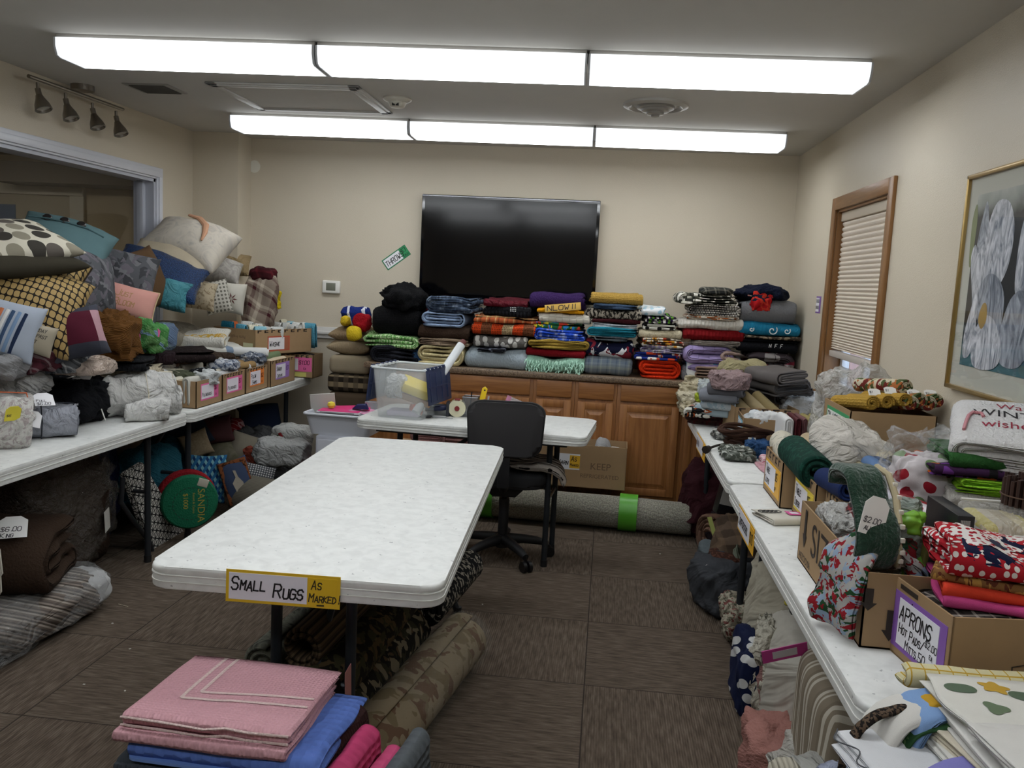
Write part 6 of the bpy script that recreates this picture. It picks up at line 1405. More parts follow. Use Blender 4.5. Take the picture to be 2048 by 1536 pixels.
# new items carton
NI = carton(Vector((.592+.215, 2.16, TZ+.0005)), .43, .62, .17, 0., 'large cardboard box with a new items sign and black moving print', 'large cartons on the nearer right table')
lp, lr = on_face(NI, .43, .62, 'left', 0, 0)
q = printed('SIZE', NI, (lp[0]-.0004, lp[1]-.14, lp[2]+.055), .13, PRT, (PI/2, 0, -PI/2)); q = printed('AEZOO.06', NI, (lp[0]-.0004, lp[1]-.02, lp[2]+.012), .028, PRT, (PI/2, 0, -PI/2))
a_ = arrow(NI, 0, 0, .11, PRT, w=.022); a_.location = (lp[0], lp[1]-.07, .05); a_.rotation_euler = (0, 0, -PI/2)
lp2, lr2 = on_face(NI, .43, .62, 'left', .30, .012); sign(NI, lp2, lr2, .17, .13, '#a5344a', [(.0, .168, '#e0e0e8', [('New', .012, .07, .042), ('Items', .012, .018, .036)])])
lp2, lr2 = on_face(NI, .43, .62, 'front', 0, 0)
a_ = arrow(NI, 0, 0, .07, PRT, w=.018); a_.location = (-.155, lp2[1], .02); q = printed('THIS END UP', NI, (-.151, lp2[1]-.0014, .083), .009, plain('#a08463', .8), (PI/2, PI/2, 0))
a_ = arrow(NI, 0, 0, .05, PRT, w=.018); a_.location = (-.205, lp2[1], .085)
q = printed('SLAN', NI, (-.05, lp2[1], .15), .05, PRT, (PI/2, 0, 0)); b = MB()
b.prism([(.05*math.cos(t), .05*math.sin(t)) for t in np.linspace(.9, 5.4, 22)]+[(.030*math.cos(t), .030*math.sin(t)) for t in np.linspace(5.4, .9, 22)], -.0012, -.0004, 1).build('printed_letter', PRT, NI, False, (-.085, lp2[1], .095))
GI = 'new items in the large carton'
heap('packaged_cloth', 'clear plastic package at the near-left inside the new items box', 'package', (.67, 2.30, TZ+.08), .13, .2, .12, plastic_bag('#d6d6d2', .75), group=GI, amp=.014, sc=.04)
heap('plaid_cloth', 'black, white and red plaid cloth rolled in the new items box', 'cloth', (.715, 2.25, TZ+.05), .10, .2, .18, fab('plaid', '#35302f', '#c7c2bd', '#8a2f38', s=.25), group=GI, amp=.012, sc=.05)
tag(MB().box((0, -.10, 0), (.02, .10, .15), .004).build('white_package', plain('#c6c4cc', .3), None, None, (.745, 2.30, TZ+.09), (.1, .25, 0)), 'white flat package standing in the new items box', 'package', GI)
# green velvet throw draped over the box with pompom trim
def drape_pts(ps, n=5):
    q = [Vector((a, b, 0)) for a, b in ps]; o = []
    for i in range(len(q)-1):
        p0_, p1_, p2_, p3_ = q[max(i-1, 0)], q[i], q[i+1], q[min(i+2, len(q)-1)]
        for s in range(n):
            u = s/n; v = .5*((2*p1_)+(-p0_+p2_)*u+(2*p0_-5*p1_+4*p2_-p3_)*u*u+(-p0_+3*p1_-3*p2_+p3_)*u**3); o.append((v.x, v.y))
    o.append(ps[-1]); return o
gp = at(1722, 1105, y=1.93)
o = sheet('velvet_tree_skirt', drape_pts([(.10, .10), (.09, .128), (.045, .142), (.0, .135), (-.03, .09), (-.062, .045), (-.075, .0), (-.06, -.04), (-.01, -.06), (.03, -.065)]), .032, .092, fab('plain', '#1d3a2a', bump='fleece', sheen=.4), 'dark green velvet cloth with checked edging and a white price tag', 'cloth', GN, gp+Vector((-.0, .03, .03)), (0, 0, .15), 12, .012, .08, 77, None, None, False, .01)
pt = price_tag(o, (-.045, -.088, .035), (-.12, .25, .1), .06, .085, '$2.00\n all')
b = MB(); b2 = MB()
edge = [(.055, .06, .15), (.06, .01, .142), (.062, -.03, .10), (.055, -.068, .05), (.052, -.085, .0), (.058, -.07, -.04), (.066, -.03, -.06), (.07, .0, -.066)]
b.tube(edge, .008, 8); b.build('cream_edging', fab('plain', '#b3a688'), o)
for i in range(26):
    t = i/25*(len(edge)-1); k = min(int(t), len(edge)-2); p = Vector(edge[k]).lerp(Vector(edge[k+1]), t-k)+Vector((.004, -.008, 0)); (b2 if i % 2 else b2).box(p-Vector((.005, .004, .005)), p+Vector((.005, .004, .005)), .001) if i % 2 else None
b2.build('white_checks', plain('#dcd8cc', .6), o)
heap('bagged_cloth', 'clear bag with lime green cloth standing in the new items box', 'bag', at(1796, 1150, y=1.98)+Vector((0, .02, -.02)), .10, .10, .20, fab('half', '#8f9a86', '#9aa39a', rough=.25, bump='crease'), group=GI, amp=.012, sc=.05)
o = [q for q in bpy.data.objects if q.get('label', '').startswith('clear bag with lime green')][0]
heap('lime_cloth', None, None, (.0, -.02, .12), .085, .075, .055, plain('#7fb83c', .35), amp=.01, sc=.03, parent=o); heap('lime_cloth', None, None, (.022, -.018, .004), .055, .08, .07, plain('#6aa52e', .35), amp=.01, sc=.03, parent=o)
tag(MB().box((-.006, -.05, 0), (.006, .05, .235), .003).build('olive_board', plain('#77723a', .7), None, None, (.735, 1.99, TZ+.006), (0, .06, 0)), 'olive green stiff board standing beside the lime bag', 'board', GI)
# cherry print packages
ch = fab('spots', '#d5ced0', '#98202e', '#7d9a6c', s=1.1, rough=.3)
o = tag(MB().box((-.030, -.10, 0), (.030, .10, .25), .02, 4).build('cherry_package', ch, None, None, (.80, 2.17, TZ+.006), (0, .04, .3)), 'cherry print tablecloth in clear packaging with a red strap', 'package', GI)
MB().box((.0, -.108, .02), (.034, .108, .25), .008).build('red_side', plain('#8e1822', .4), o)
heap('cherry_package', 'second cherry print packet in a loose clear bag behind the first', 'package', at(1860, 985, y=2.35)+Vector((-.01, .03, -.04)), .17, .14, .14, ch, group=GI, amp=.014, sc=.06)
heap('plastic_bag', 'loose clear plastic bag over the cherry packets', 'bag', at(1848, 985, y=2.38)+Vector((0, .03, -.02)), .22, .16, .19, plastic_bag('#dadada', .22), amp=.02, sc=.06)
# black spine and zipped packs
o = tag(MB().box((0, -.08, 0), (.035, .10, .30), .002).build('black_box', plain('#131317', .35), None, None, (.775, 1.95, TZ+.006)), 'black glossy box with white lettering between the packages', 'box')
printed('zon', o, (.002, -.0812, .20), .020, plain('#e8e8ea', .5)); MB().box((.006, -.0816, .235), (.026, -.0804, .29)).build('barcode_label', fab('stripeu', '#d8d8d4', '#2a2a2a', s=.02, bump='none'), o, False)
tag(MB().box((0, -.08, 0), (.022, .10, .27), .004).build('grey_package', plain('#8d8b88', .3), None, None, (.812, 1.95, TZ+.006)), 'grey paper-edged package right of the black box', 'package')
o = empty('zip_pack', (.905, 1.98, TZ+.006), 'clear zipped pack of beige and yellow bedding beside the black box', 'package', None, -.1)
MB().box((-.055, -.09, .0), (.075, .10, .275), .02, 4).build('bedding', fab('stripeu', '#a3977e', '#bdb08a', '#c2b660', '#b5ab98', s=.5), o); MB().box((-.06, -.10, .0), (.082, .11, .29), .02, 4).build('clear_cover', plastic_bag('#efece4', .30), o)
MB().tube([(-.05, .10, .29), (.07, .10, .292), (.078, -.08, .29), (.08, -.10, .2)], .004, 6).box((.0, -.104, .18), (.07, -.101, .265), .002).build('zip_edge', plain('#d8d6d0', .4), o); MB().cyl((.04, -.11, .18), (.04, -.102, .18), .006, 12).build('zip_pull', plain('#b9bcc0', .3, .8), o)
# winter towels by the wall
WX, WY = 1.07, 2.36
zt = TZ
WL = (('white folded towel lowest under the winter wishes towel', '#cfcec9', .05, .30), ('plain white folded towel above the lowest one', '#d4d3d0', .055, .30), ('white fluffy towel with brown edge in the winter pile', '#c5c2bb', .045, .28), ('bright lime green folded towel, lower of two', '#8cc22e', .022, .30), ('bright lime green folded towel, upper of two', '#92cc34', .022, .29), ('orange, purple and black print towel end', '#7d3c5a', .03, .30), ('dark green folded towel under the winter wishes towel', '#2d5a2c', .04, .31))
zt = TZ+.13
heap('folded_tablecloth', 'dark printed cloths beneath the winter towel pile', 'tablecloth', (WX-.02, WY+.03, TZ), .32, .36, .14, fab('blots', '#3d4a48', '#6f8486', '#8a2f38', '#a9a39a', s=.6), amp=.02)
for i, (lab, c, h_, w_) in enumerate(WL):
    m_ = fab('plain', c, bump='fleece') if i != 5 else fab('blots', '#3a2040', '#c9662a', '#6b3a86', '#1c1a1c', s=1.4)
    cloth('folded_towel', lab, 'towel', (WX+(-.0, .01, -.0, .02, .02, -.05, 0)[i], WY, zt), w_, .26, h_, m_, prof='spiral3' if i % 2 else 'nest', face='side' if i in (3, 4) else 'fold', rz=-.28+.03*i, group='towels under the winter wishes towel', amp=.006); zt += h_-.003
o = cloth('winter_towel', 'white winter wishes towel with candy cane on top of the towel pile by the wall', 'towel', (WX-.01, WY-.01, zt), .25, .24, .09, fab('plain', '#d2d0cf', bump='fleece'), prof='spiral', face='side', rz=-.35, amp=.01, tilt=.38)
T1, T2 = plain('#8c1f33', .7), plain('#1d1b1d', .7)
def lay(q, x, y, z, tl=.0): q.location = (x, y, z); q.rotation_euler = (tl, 0, 0); return q
for t_, x_, y_, s_, m_ in (('Warm', -.02, .06, .042, T1), ('WINTER', -.075, .01, .052, T2), ('wishes', -.055, -.045, .048, T1)):
    q = printed(t_, o, (0, 0, 0), s_, m_, (0, 0, 0))
    for v in q.data.vertices: v.co = (v.co.x+x_, v.co.y+y_, .3)
    project(q, o, .0012)
b = MB(); b.tube([(-.095, -.07, .094), (-.09, -.03, .098), (-.085, .0, .099), (-.075, .02, .099), (-.055, .018, .099), (-.05, .0, .099)], .0045, 7); b.build('candy_cane', fab('stripe', '#a8283c', '#d8b8bc', s=.03, rot=30), o)
# bamboo mat
r = empty('bamboo_mat', (1.085, 2.02, TZ+.21), 'dark brown rolled stick mat standing at the right edge', 'mat'); b = MB(); b2 = MB()
r.location = (1.0, 2.06, TZ+.21)
for i in range(42):
    a = 2*PI*i/21; R_ = .048 if i < 21 else .036; b.cyl((R_*math.cos(a), R_*math.sin(a), 0), (R_*math.cos(a), R_*math.sin(a), .145+.006*((i*7) % 3)), .0052, 6)
b.build('sticks', wood('#2a1812', '#3d241a', 3., .5), r); MB().tube([(.055*math.cos(t), .055*math.sin(t), .11) for t in np.linspace(0, 2*PI, 20, endpoint=False)], .002, 5, True).build('binding', plain('#4d3524', .7), r)
tag(MB().box((-.05, -.05, 0), (.05, .05, .203), .01).build('white_box', plain('#b9b4ac', .5), None, None, (1.0, 2.06, TZ+.006)), 'pale box holding up the dark stick mat', 'box')
# folded white cloth on the free edge with embroidery and pink tag
o = put('cloth', 'embroidered_napkin', 'white folded cloth with black embroidery and a pink tag on the table edge', 'napkin', 1524, 1600, 1018, 1052, .15, fab('plain', '#cdc8bc'), prof='nest', face='fold', rz=.35, h=.022, amp=.004)
b = MB()
for k in range(5):
    cx, cy = -.055+.014*k, .02-.002*k; b.tube([(cx+.012*math.cos(t), cy+.012*math.sin(t), .026) for t in np.linspace(0, 2*PI, 10, endpoint=False)], .0014, 5, True)
b.build('black_embroidery', plain('#1e1c1c', .8), o); q = MB().box((0, 0, 0), (.055, .04, .0015)).build('pink_tag', plain('#d8589a', .5), o, False, (.02, -.03, .0265), (0, .05, -.1)); MB().box((.012, .01, .0014), (.04, .03, .0022)).build('card', plain('#e6e0e6', .5), q, False)
# christmas cloth hanging over the box corner
b = fab('blots', '#aaa8a4', '#254a2c', '#8fa3ba', '#8e1f28', s=.42)
cp_ = Vector((.59, 1.99, TZ+.17))
o = sheet('christmas_cloth', drape_pts([(.12, -.05), (.10, .0), (.05, .03), (-.0, .035), (-.04, .01), (-.055, -.05), (-.063, -.09), (-.06, -.125), (-.055, -.15)]), .026, .135, b, 'holly and santa print cloth hanging over the corner of the new items box', 'cloth', GN, (.605, 1.93, TZ+.165), (0, 0, -1.15), 10, .02, .06, 91, None, None, False, .02)
heap('christmas_cloth_end', None, None, (-.01, .06, -.0), .12, .10, .06, fab('blots', '#6e1a1e', '#3a2a22', '#9c8a7a', '#23402a', s=.6), amp=.014, sc=.05, parent=o)
# aprons carton
AB = carton(Vector((.70+.20, 1.78, TZ+.0005)), .46, .23, .165, .146, 'cardboard box with a purple edged aprons sign at the near end of the table', 'large cartons on the nearer right table')
lp, lr = on_face(AB, .46, .23, 'left', .012, .018); lp = (lp[0]-.0004, lp[1], lp[2])
sign(AB, lp, lr, .205, .122, '#8257a8', [(.022, .180, '#e3e3ea', [('APRONS', .028, .068, .030), ('$2.00', .136, .052, .014), ('Hot Pads/', .030, .038, .020), ('Mitts.50', .060, .012, .019), ('ea', .156, .034, .012)])])
lp, lr = on_face(AB, .46, .23, 'left', .03, .148); MB().box((0, -.0008, 0), (.07, 0, .010)).build('printed_bar', PRT, AB, False, lp, lr)
lp, lr = on_face(AB, .46, .23, 'front', 0, 0); b = MB()
# line drawing of a helmeted guard figure on the carton, kept generic: shield, staff and rounded body
def ln(pts, r_=.0011): b.tube([(x, lp[1]-.0006, z) for x, z in pts], r_, 5)
X0 = lp[0]+.125
ln([(X0, .07), (X0+.025, .075), (X0+.045, .068), (X0+.043, .03), (X0+.022, .012), (X0+.002, .03), (X0, .07)]); ln([(X0+.035, .09), (X0+.05, .105), (X0+.075, .10), (X0+.088, .075), (X0+.085, .04), (X0+.06, .015), (X0+.03, .012)]); ln([(X0+.04, .095), (X0+.085, .085)]); ln([(X0+.105, .01), (X0+.108, .12)]); ln([(X0+.095, .09), (X0+.12, .09)])
b.build('printed_drawing', PRT, AB); printed('G', AB, (X0+.013, lp[1]-.001, .032), .028, PRT)
GA = 'aprons piled on the aprons carton'
ac, as_ = math.cos(.146), math.sin(.146)
def ab(x, y, z): return Vector((.90+ac*x-as_*y, 1.78+as_*x+ac*y, TZ+z))
heap('checked_apron', 'black and white checked apron filling the aprons carton', 'apron', ab(0, 0, .075), .44, .215, .085, fab('plaid', '#3a3432', '#b8ada4', '#1d1a1a', s=.25), rz=.146, group=GA, amp=.014, sc=.05)
heap('teal_apron', 'teal and white floral cloth at the front of the aprons carton', 'apron', ab(.12, -.085, .14), .26, .09, .045, fab('blots', '#8d948c', '#3f6a72', '#c9a87c', '#cfcfc8', s=.5), rz=.146, group=GA, amp=.012, sc=.04)
cloth('folded_apron', 'hot pink folded apron lowest of the bright ones', 'apron', ab(-.02, .0, .155), .33, .24, .024, fab('plain', '#c74a86'), 'half', rz=-.25, group=GA, amp=.012)
cloth('folded_apron', 'orange red folded apron on the pink one', 'apron', ab(-.02, .01, .177), .32, .23, .024, fab('plain', '#d2402a'), 'half', rz=-.2, group=GA, amp=.012)
cloth('folded_apron', 'gold and rust printed folded apron', 'apron', ab(-.02, .02, .198), .32, .22, .018, fab('blots', '#7d5a34', '#b08848', '#5a2f20', s=.4), 'half', rz=-.3, group=GA, amp=.012)
heap('olive_cloth', 'olive green rolled cloth end at the right of the bright aprons', 'cloth', ab(.19, -.04, .175), .13, .12, .055, cr('#4f5a2a'), rz=.1, group=GA, amp=.01)
dots_m = fab('circles', '#151a36', '#a81f2a', '#d8d4d0', '#a81f2a', s=1.05)
o = cloth('spotted_apron', 'navy apron with large red and white spotted flowers on top', 'apron', ab(.0, .01, .214), .36, .23, .058, fab('spots', '#a81f2a', '#ddd8d4', s=.36), 'nest', rz=-.15, group=GA, amp=.022, sc=.09)
# its big printed blossoms
rnd = random.Random(9)
par = o
def blob(par, cx, cy, R_, col, z, n=7, nm='printed_flower'):
    b = MB(); pts = [(cx+R_*(1+.22*math.cos(n*t))*math.cos(t), cy+R_*(1+.22*math.cos(n*t))*math.sin(t)) for t in np.linspace(0, 2*PI, 40, endpoint=False)]
    bm = b.b; vs = [bm.verts.new((x, y, z)) for x, y in pts]; bm.faces.new(vs); ob = b.build(nm, col, par, False)
    sw = ob.modifiers.new('wrap', 'SHRINKWRAP'); return ob
cw_, cn_ = fab('spots', '#d9d4d0', '#9c1e2a', s=.30), fab('plain', '#151a36')
for i, (x, y, R_, c) in enumerate(((-.01, .01, .165, 'n'), (-.10, -.01, .062, 'w'), (.01, -.08, .05, 'w'), (.11, -.06, .055, 'w'), (-.01, .08, .045, 'w'))):
    q = blob(o, x, y, R_, cn_ if c == 'n' else cw_, .3, 6 if c == 'w' else 3, 'navy_ground' if c == 'n' else 'printed_flower'); project(q, o, .001 if c == 'n' else .0022)
for i, (x, y, R_) in enumerate(((.03, .03, .048), (.11, .03, .035), (-.07, .07, .03), (-.03, -.085, .03))):
    q = blob(o, x, y, R_, fab('spots', '#a81f2a', '#ddd8d4', s=.30), .3, 6); project(q, o, .0022)
for x, y in ((-.075, -.02), (.09, -.05)):
    q = blob(o, x, y, .014, plain('#151a36', .9), .3, 0, 'flower_centre'); project(q, o, .0034)
# napkins spread at the near end
GQ = 'napkins and cloths at the near end of the right side'
NX, NY, NZ = .63, 1.36, TZ+.0
NB_ = carton(Vector((.80, 1.335, 0)), .46, .42, .738, 0., 'cardboard box standing on the floor under the spread napkins'); MB().box((-.225, -.205, .734), (.225, .205, .738)).build('flap', carton_mat(), NB_, False)
tx = [(.0, .0, .30, .30, .030, '#cfcdc6', .10, 'plain white napkins folded at the bottom of the near pile'), (.01, .02, .30, .28, .022, '#c9c0ad', .2, 'cream napkins with peach edge in the near pile'), (.02, -.01, .30, .28, .024, '#d6d4cf', .05, 'white damask napkins in the near pile')]
zq = NZ
for i, (dx, dy, w_, d_, h_, c, rz, lab) in enumerate(tx):
    cloth('napkin_stack', lab, 'napkins', (NX+.11+dx, NY+dy, zq), w_, d_, h_, fab('plain', c), 'serp4', rz=rz, group=GQ, amp=.004, jag=.006); zq += h_-.001
o = cloth('floral_napkins', 'white napkins printed with green leaves and yellow flowers, far side of the near pile', 'napkins', (NX+.18, NY+.09, zq), .40, .22, .022, fab('plain', '#d5d3cb'), 'half', rz=.06, group=GQ, amp=.004)
rnd = random.Random(12)
for i in range(9):
    x, y = -.16+.034*i+rnd.uniform(-.008, .008), rnd.uniform(-.03, .07); c = ('#4d5f4a', '#5c6d52', '#b48f2a')[i % 3]
    q = blob(o, x, y, rnd.uniform(.014, .026), plain(c, .8), .3, (2, 3, 5)[i % 3], 'printed_leaf' if i % 3 < 2 else 'printed_flower'); project(q, o, .001)
o = cloth('white_napkins', 'white damask napkins lying in front of the floral ones', 'napkins', (NX+.17, NY-.09, zq+.006), .36, .20, .024, fab('plain', '#d3d1cc'), 'serp4', rz=.1, group=GQ, amp=.004)
cloth('yellow_check_cloth', 'white cloth with yellow check border behind the floral napkins', 'cloth', (NX+.08, NY+.215, zq-.02), .26, .05, .04, fab('grid', '#cfc7a0', '#b8963a', s=.5), 'half', rz=.05, group=GQ, amp=.006)
def hang(lab, x, y, w_, ln_, m, rz, nm='hanging_napkin', z=TZ+.05, th=.012, seed=1, out=.07):
    """a cloth lying on the table end and hanging down over the aisle side (-X after turning)"""
    return sheet(nm, drape_pts([(.14, .0), (.06, .004), (.0, .002), (-out*.6, -.02), (-out, -.07), (-out*1.05, -ln_*.7), (-out*1.0, -ln_)]), th, w_, m, lab, 'cloth', GQ, (x, y, z), (0, 0, rz), 8, .008, .05, seed, None, None, False, .008)
hang('sky blue folded napkins hanging off the near end of the pile', 0.590, 1.47, .10, .17, fab('plain', '#7d9cc8'), -PI/2+.25, seed=3, z=TZ+.060, th=.022, out=.045)
hang('mustard yellow napkin corner between the blue and the floral ones', .60, 1.475, .045, .07, fab('plain', '#b8902c'), -PI/2+.1, seed=4, z=TZ+.062, out=.05)
hang('white lace trimmed cloth under the blue napkins', 0.550, 1.46, .09, .19, fab('plain', '#cfccc6'), -PI/2+.35, seed=5, z=TZ+.045, th=.018, out=.05)
hang('black beaded trim strip hanging beside the white lace', 0.515, 1.45, .02, .16, fab('speck', '#1c1816', '#5a4a3c'), -PI/2+.4, seed=6, z=TZ+.05)
hang('dark green printed cloth corner under the yellow napkin', .60, 1.43, .035, .12, fab('blots', '#2a4a2c', '#5c7a4a', s=.3), -PI/2+.1, seed=7, z=TZ+.05)
o = cloth('scalloped_napkins', 'white scalloped napkins with a thin grey edge jutting out to the left', 'napkins', (.515, 1.40, TZ-.02), .13, .14, .03, fab('plain', '#d4d5d8'), 'serp3', rz=.35, group=GQ, amp=.006, tilt=.1)
MB().tube([(-.07, -.075+.012*math.sin(t*3), .031) if False else (-.068+.012*math.sin(t*2.2), -.07+t*.022, .032) for t in np.linspace(0, 6.2, 30)], .0013, 5).build('grey_edging', plain('#4a4c50', .7), o)
hang('cornflower blue cloth hanging below the scalloped napkins', 0.450, 1.32, .16, .20, fab('plain', '#6f8cb8'), -PI/2+.5, seed=8, z=TZ-.05, th=.02)
hang('lilac napkin hanging in front of the white damask pile', 0.590, 1.30, .08, .14, fab('plain', '#7f7cb8'), -PI/2+.15, seed=9, z=TZ+.03)
o = hang('pale lavender fringed napkin hanging at the bottom edge', 0.610, 1.255, .09, .18, fab('plain', '#9b94ac', bump='fleece'), -PI/2+.1, seed=10, z=TZ+.01, th=.02)
heap('lilac_bundle', 'pale lilac and grey cloths bunched below the blue cloth', 'cloth', (.50, 1.40, TZ-.26), .20, .22, .18, cr('#9096a8'), group=GQ, amp=.03, sc=.08)
# ---------------------------------------------------------------- under the left tables
GL = 'bedding stored under the left tables'
o = heap('bagged_comforter', 'dark brown plush comforter in a shiny clear bag under the left table', 'comforter', (-2.56, 3.56, 0), .44, .66, .60, fab('plain', '#2c1f16', bump='fleece'), amp=.03, sc=.16, group=GL)
heap('clear_bag', None, None, (0, 0, 0), .47, .69, .63, plastic_bag('#8d857c', .30), amp=.045, sc=.09, parent=o, seed=33)
q = MB().box((0, -.10, 0), (.002, .0, .10)).build('bag_label', plain('#c9c6bf', .4), o, False, (.235, .18, .22), (0, -.05, .35)); strokes('lettering', 'Full\n$12', q, -.09, .05, .022, ink(), y=0).rotation_euler = (0, 0, PI/2)
heap('navy_bag', 'dark navy bag pressed behind the brown plush comforter', 'bag', (-2.72, 4.05, 0), .36, .36, .64, fab('plain', '#141a3e', bump='crease', rough=.5), amp=.025, group=GL)
heap('navy_bag', 'dark navy bag further left under the table', 'bag', (-2.74, 2.75, 0), .34, .6, .62, fab('plain', '#12172f', bump='crease', rough=.5), amp=.025, group=GL)
st = fab('stripe', '#6d625a', '#a0968c', '#4f4740', '#8a7f76', '#5d5550', s=.16, bump='quilt')
o = heap('bagged_comforter', 'grey and brown striped comforter in clear plastic on the floor at the left edge', 'comforter', (-2.335, 2.98, 0), .54, .80, .19, st, amp=.022, sc=.14, group=GL, rz=-.06)
heap('clear_bag', None, None, (0, 0, 0), .565, .83, .205, plastic_bag('#cfd0cf', .22), amp=.03, sc=.09, parent=o, seed=34)
heap('pillow_end', None, None, (.14, .30, .03), .22, .20, .14, fab('plain', '#b9b9b8'), amp=.01, parent=o)
o = cloth('fleece_blanket', 'chocolate brown fleece blanket tied with white cord on the striped comforter', 'blanket', (-2.36, 3.03, .185), .46, .46, .25, fl('#3a2c22'), 'nest', group=GL, rz=.35, amp=.03, sc=.14)
q = price_tag(o, (.06, -.20, .25), (-.9, 0, .2), .10, .10, '$6.00\nKing'); MB().tube([(-.05, -.16, .25), (.0, -.20, .262), (.08, -.235, .22), (.09, -.245, .13), (.075, -.25, .10), (.06, -.245, .14), (.08, -.24, .2), (.085, -.245, .06), (.05, -.24, .0)], .004, 6).build('cord', plain('#d6d0c2', .8), o)
cloth('quilt', 'pale blue grey quilt folded at the left edge on the striped comforter', 'quilt', (-2.34, 2.56, .185), .34, .38, .15, fab('plain', '#9ca2ae', bump='quilt'), 'half', group=GL, rz=.1, amp=.012)
heap('blue_cloth', 'small dark blue printed cloth at the very left edge of the floor', 'cloth', (-2.13, 2.50, 0), .12, .2, .14, fab('blots', '#3a4260', '#6d7490', s=.4), group=GL, amp=.014)
# patterned folding-chair cushion
def slab(px, x, th, m, name, lab, cat):
    P = [at(u, v, x=x) for u, v in px]; c = sum(P, Vector())/4; b = MB(); A = [b.b.verts.new(p-c) for p in P]; B = [b.b.verts.new(p-c-Vector((th, 0, 0))) for p in P]
    b.b.faces.new(A); b.b.faces.new(B[::-1])
    for k in range(4): b.b.faces.new((A[k], A[(k+1) % 4], B[(k+1) % 4], B[k]))
    bmesh.ops.bevel(b.b, geom=list(b.b.edges), offset=.008, segments=2, affect='EDGES'); return tag(b.build(name, m, None, None, c), lab, cat), c
o, c = slab([(250, 948), (288, 924), (372, 1066), (306, 1102)], -2.30, .035, fab('geo', '#cfcdc6', '#17161a', s=.8, rot=20), 'folding_chair', 'folded chair with a black and white geometric print leaning under the left table', 'chair')
MB().tube([at(246, 955, x=-2.29)-c, at(242, 1005, x=-2.29)-c, at(262, 1035, x=-2.29)-c, at(300, 1085, x=-2.29)-c, at(306, 1110, x=-2.29)-c], .012, 10).build('frame_tube', plain('#3a3c40', .35, .6), o)
# round green chip-shaped pillow
p = at(379, 1003, x=-2.18)
r = empty('round_cushion', p, 'round green casino-chip cushion with gold lettering and a red backing', 'cushion', None, 0, Matrix.Rotation(.62, 3, 'Z').to_euler())
def disc(R_, t, m, nm, loc): 
    return MB().lathe([(.001, t/2), (R_*.7, t/2), (R_*.93, t*.42), (R_, t*.15), (R_, -t*.15), (R_*.93, -t*.42), (R_*.7, -t/2), (.001, -t/2)], 44).build(nm, m, r, None, loc, (PI/2, 0, 0))
disc(.148, .06, fab('plain', '#1f6a4c', bump='fleece'), 'green_front', (0, 0, 0)); disc(.155, .05, fab('plain', '#8e1c24', bump='fleece'), 'red_backing', (-.008, .055, .012))
q = printed('SANDIA', r, (.038, -.0315, .075), .052, plain('#9a8f3a', .7), (PI/2, PI/2, 0)); printed('Resort & Casino', r, (.012, -.0315, .055), .017, plain('#9a8f3a', .7), (PI/2, PI/2, 0)); printed('$1000', r, (-.035, -.0315, .055), .034, plain('#a39a3a', .7), (PI/2, PI/2, 0))
b = MB()
for k in range(24):
    a0_, a1_ = 2*PI*k/24, 2*PI*(k+.6)/24; f = lambda a, R_: (R_*math.cos(a), -.0312, R_*math.sin(a)-.005); b.quad(f(a0_, .090), f(a1_, .090), f(a1_, .087), f(a0_, .087))
b.build('dashed_ring', plain('#15201c', .7), r, False); b = MB(); b.box((-.002, -.04, .10), (.052, -.028, .142), .002); b.build('white_patch', fab('plain', '#b9b4a6'), r, None, (0, .008, 0), (0, .35, 0))
def floor_pl(lab, u, v, x, w, h, t, m, n, spin=0, nm='throw_pillow', **k): return pillow(nm, lab, 'pillow', at(u, v, x=x), w, h, t, m, n=n, spin=spin, group='pillows under the left tables', **k)
floor_pl('blue pillow with tumbling block pattern', 410, 958, -2.30, .24, .30, .11, fab('cubes', '#7fb0b8', '#2f6a96', '#1c3a66', s=.75), (.55, -.82, .1), -4)
o = floor_pl('tapestry pillow with a goose on blue, edged in rust', 474, 962, -2.12, .17, .27, .09, fab('plain', '#3a4660'), (.5, -.85, .1), 16)
b = MB(); 
for s_ in (-1, 1): b.box((-.08, s_*.115-.014, .006), (.08, s_*.115+.014, .022), .004); b.box((s_*.068-.012, -.12, .006), (s_*.068+.012, .12, .026), .004)
b.build('rust_border', fab('blots', '#7d4a2c', '#3a2418', s=.3), o); MB().prism([(-.02, -.06), (.02, -.06), (.03, -.01), (.01, .03), (.005, .07), (-.01, .075), (-.005, .03), (-.03, 0)], .043, .046).build('goose', plain('#9c9486', .8), o, False)
floor_pl('grey pillow with rows of white dots', 516, 952, -2.05, .20, .15, .09, fab('dots', '#4a4c50', '#b9b9b6', s=.35), (.4, -.8, .4), -15)
heap('fluffy_cushion', 'teal blue fluffy cushion behind the geometric chair', 'cushion', at(300, 965, x=-2.50)-Vector((0, 0, .12)), .26, .36, .32, fab('plain', '#2f6a7c', bump='shag'), group=GL, amp=.02)
heap('fluffy_cushion', 'darker teal shaggy cushion behind the fluffy one', 'cushion', at(335, 930, x=-2.62)-Vector((0, 0, .12)), .26, .40, .30, fab('plain', '#1d4a5c', bump='shag'), group=GL, amp=.02)
floor_pl('tan pillow printed with a dog face', 392, 890, -2.42, .17, .16, .09, fab('marble', '#8b7a60', '#a8977c', s=.3), (.5, -.8, .3), 20)
floor_pl('mauve brown pillow above the dog pillow', 420, 862, -2.50, .30, .18, .14, fab('plain', '#5a3a3c'), (.5, -.75, .3), 8)
floor_pl('dark slate pillow left of the mauve one', 375, 870, -2.58, .28, .20, .12, fab('plain', '#2c3644'), (.5, -.75, .3), 24)
heap('red_cushion', 'red round cushion with white line pattern deep under the table', 'cushion', at(455, 880, x=-2.5)-Vector((0, 0, .02)), .20, .22, .18, fab('grid', '#6e1418', '#a8888a', s=.7), group=GL, amp=.01, e=.8)
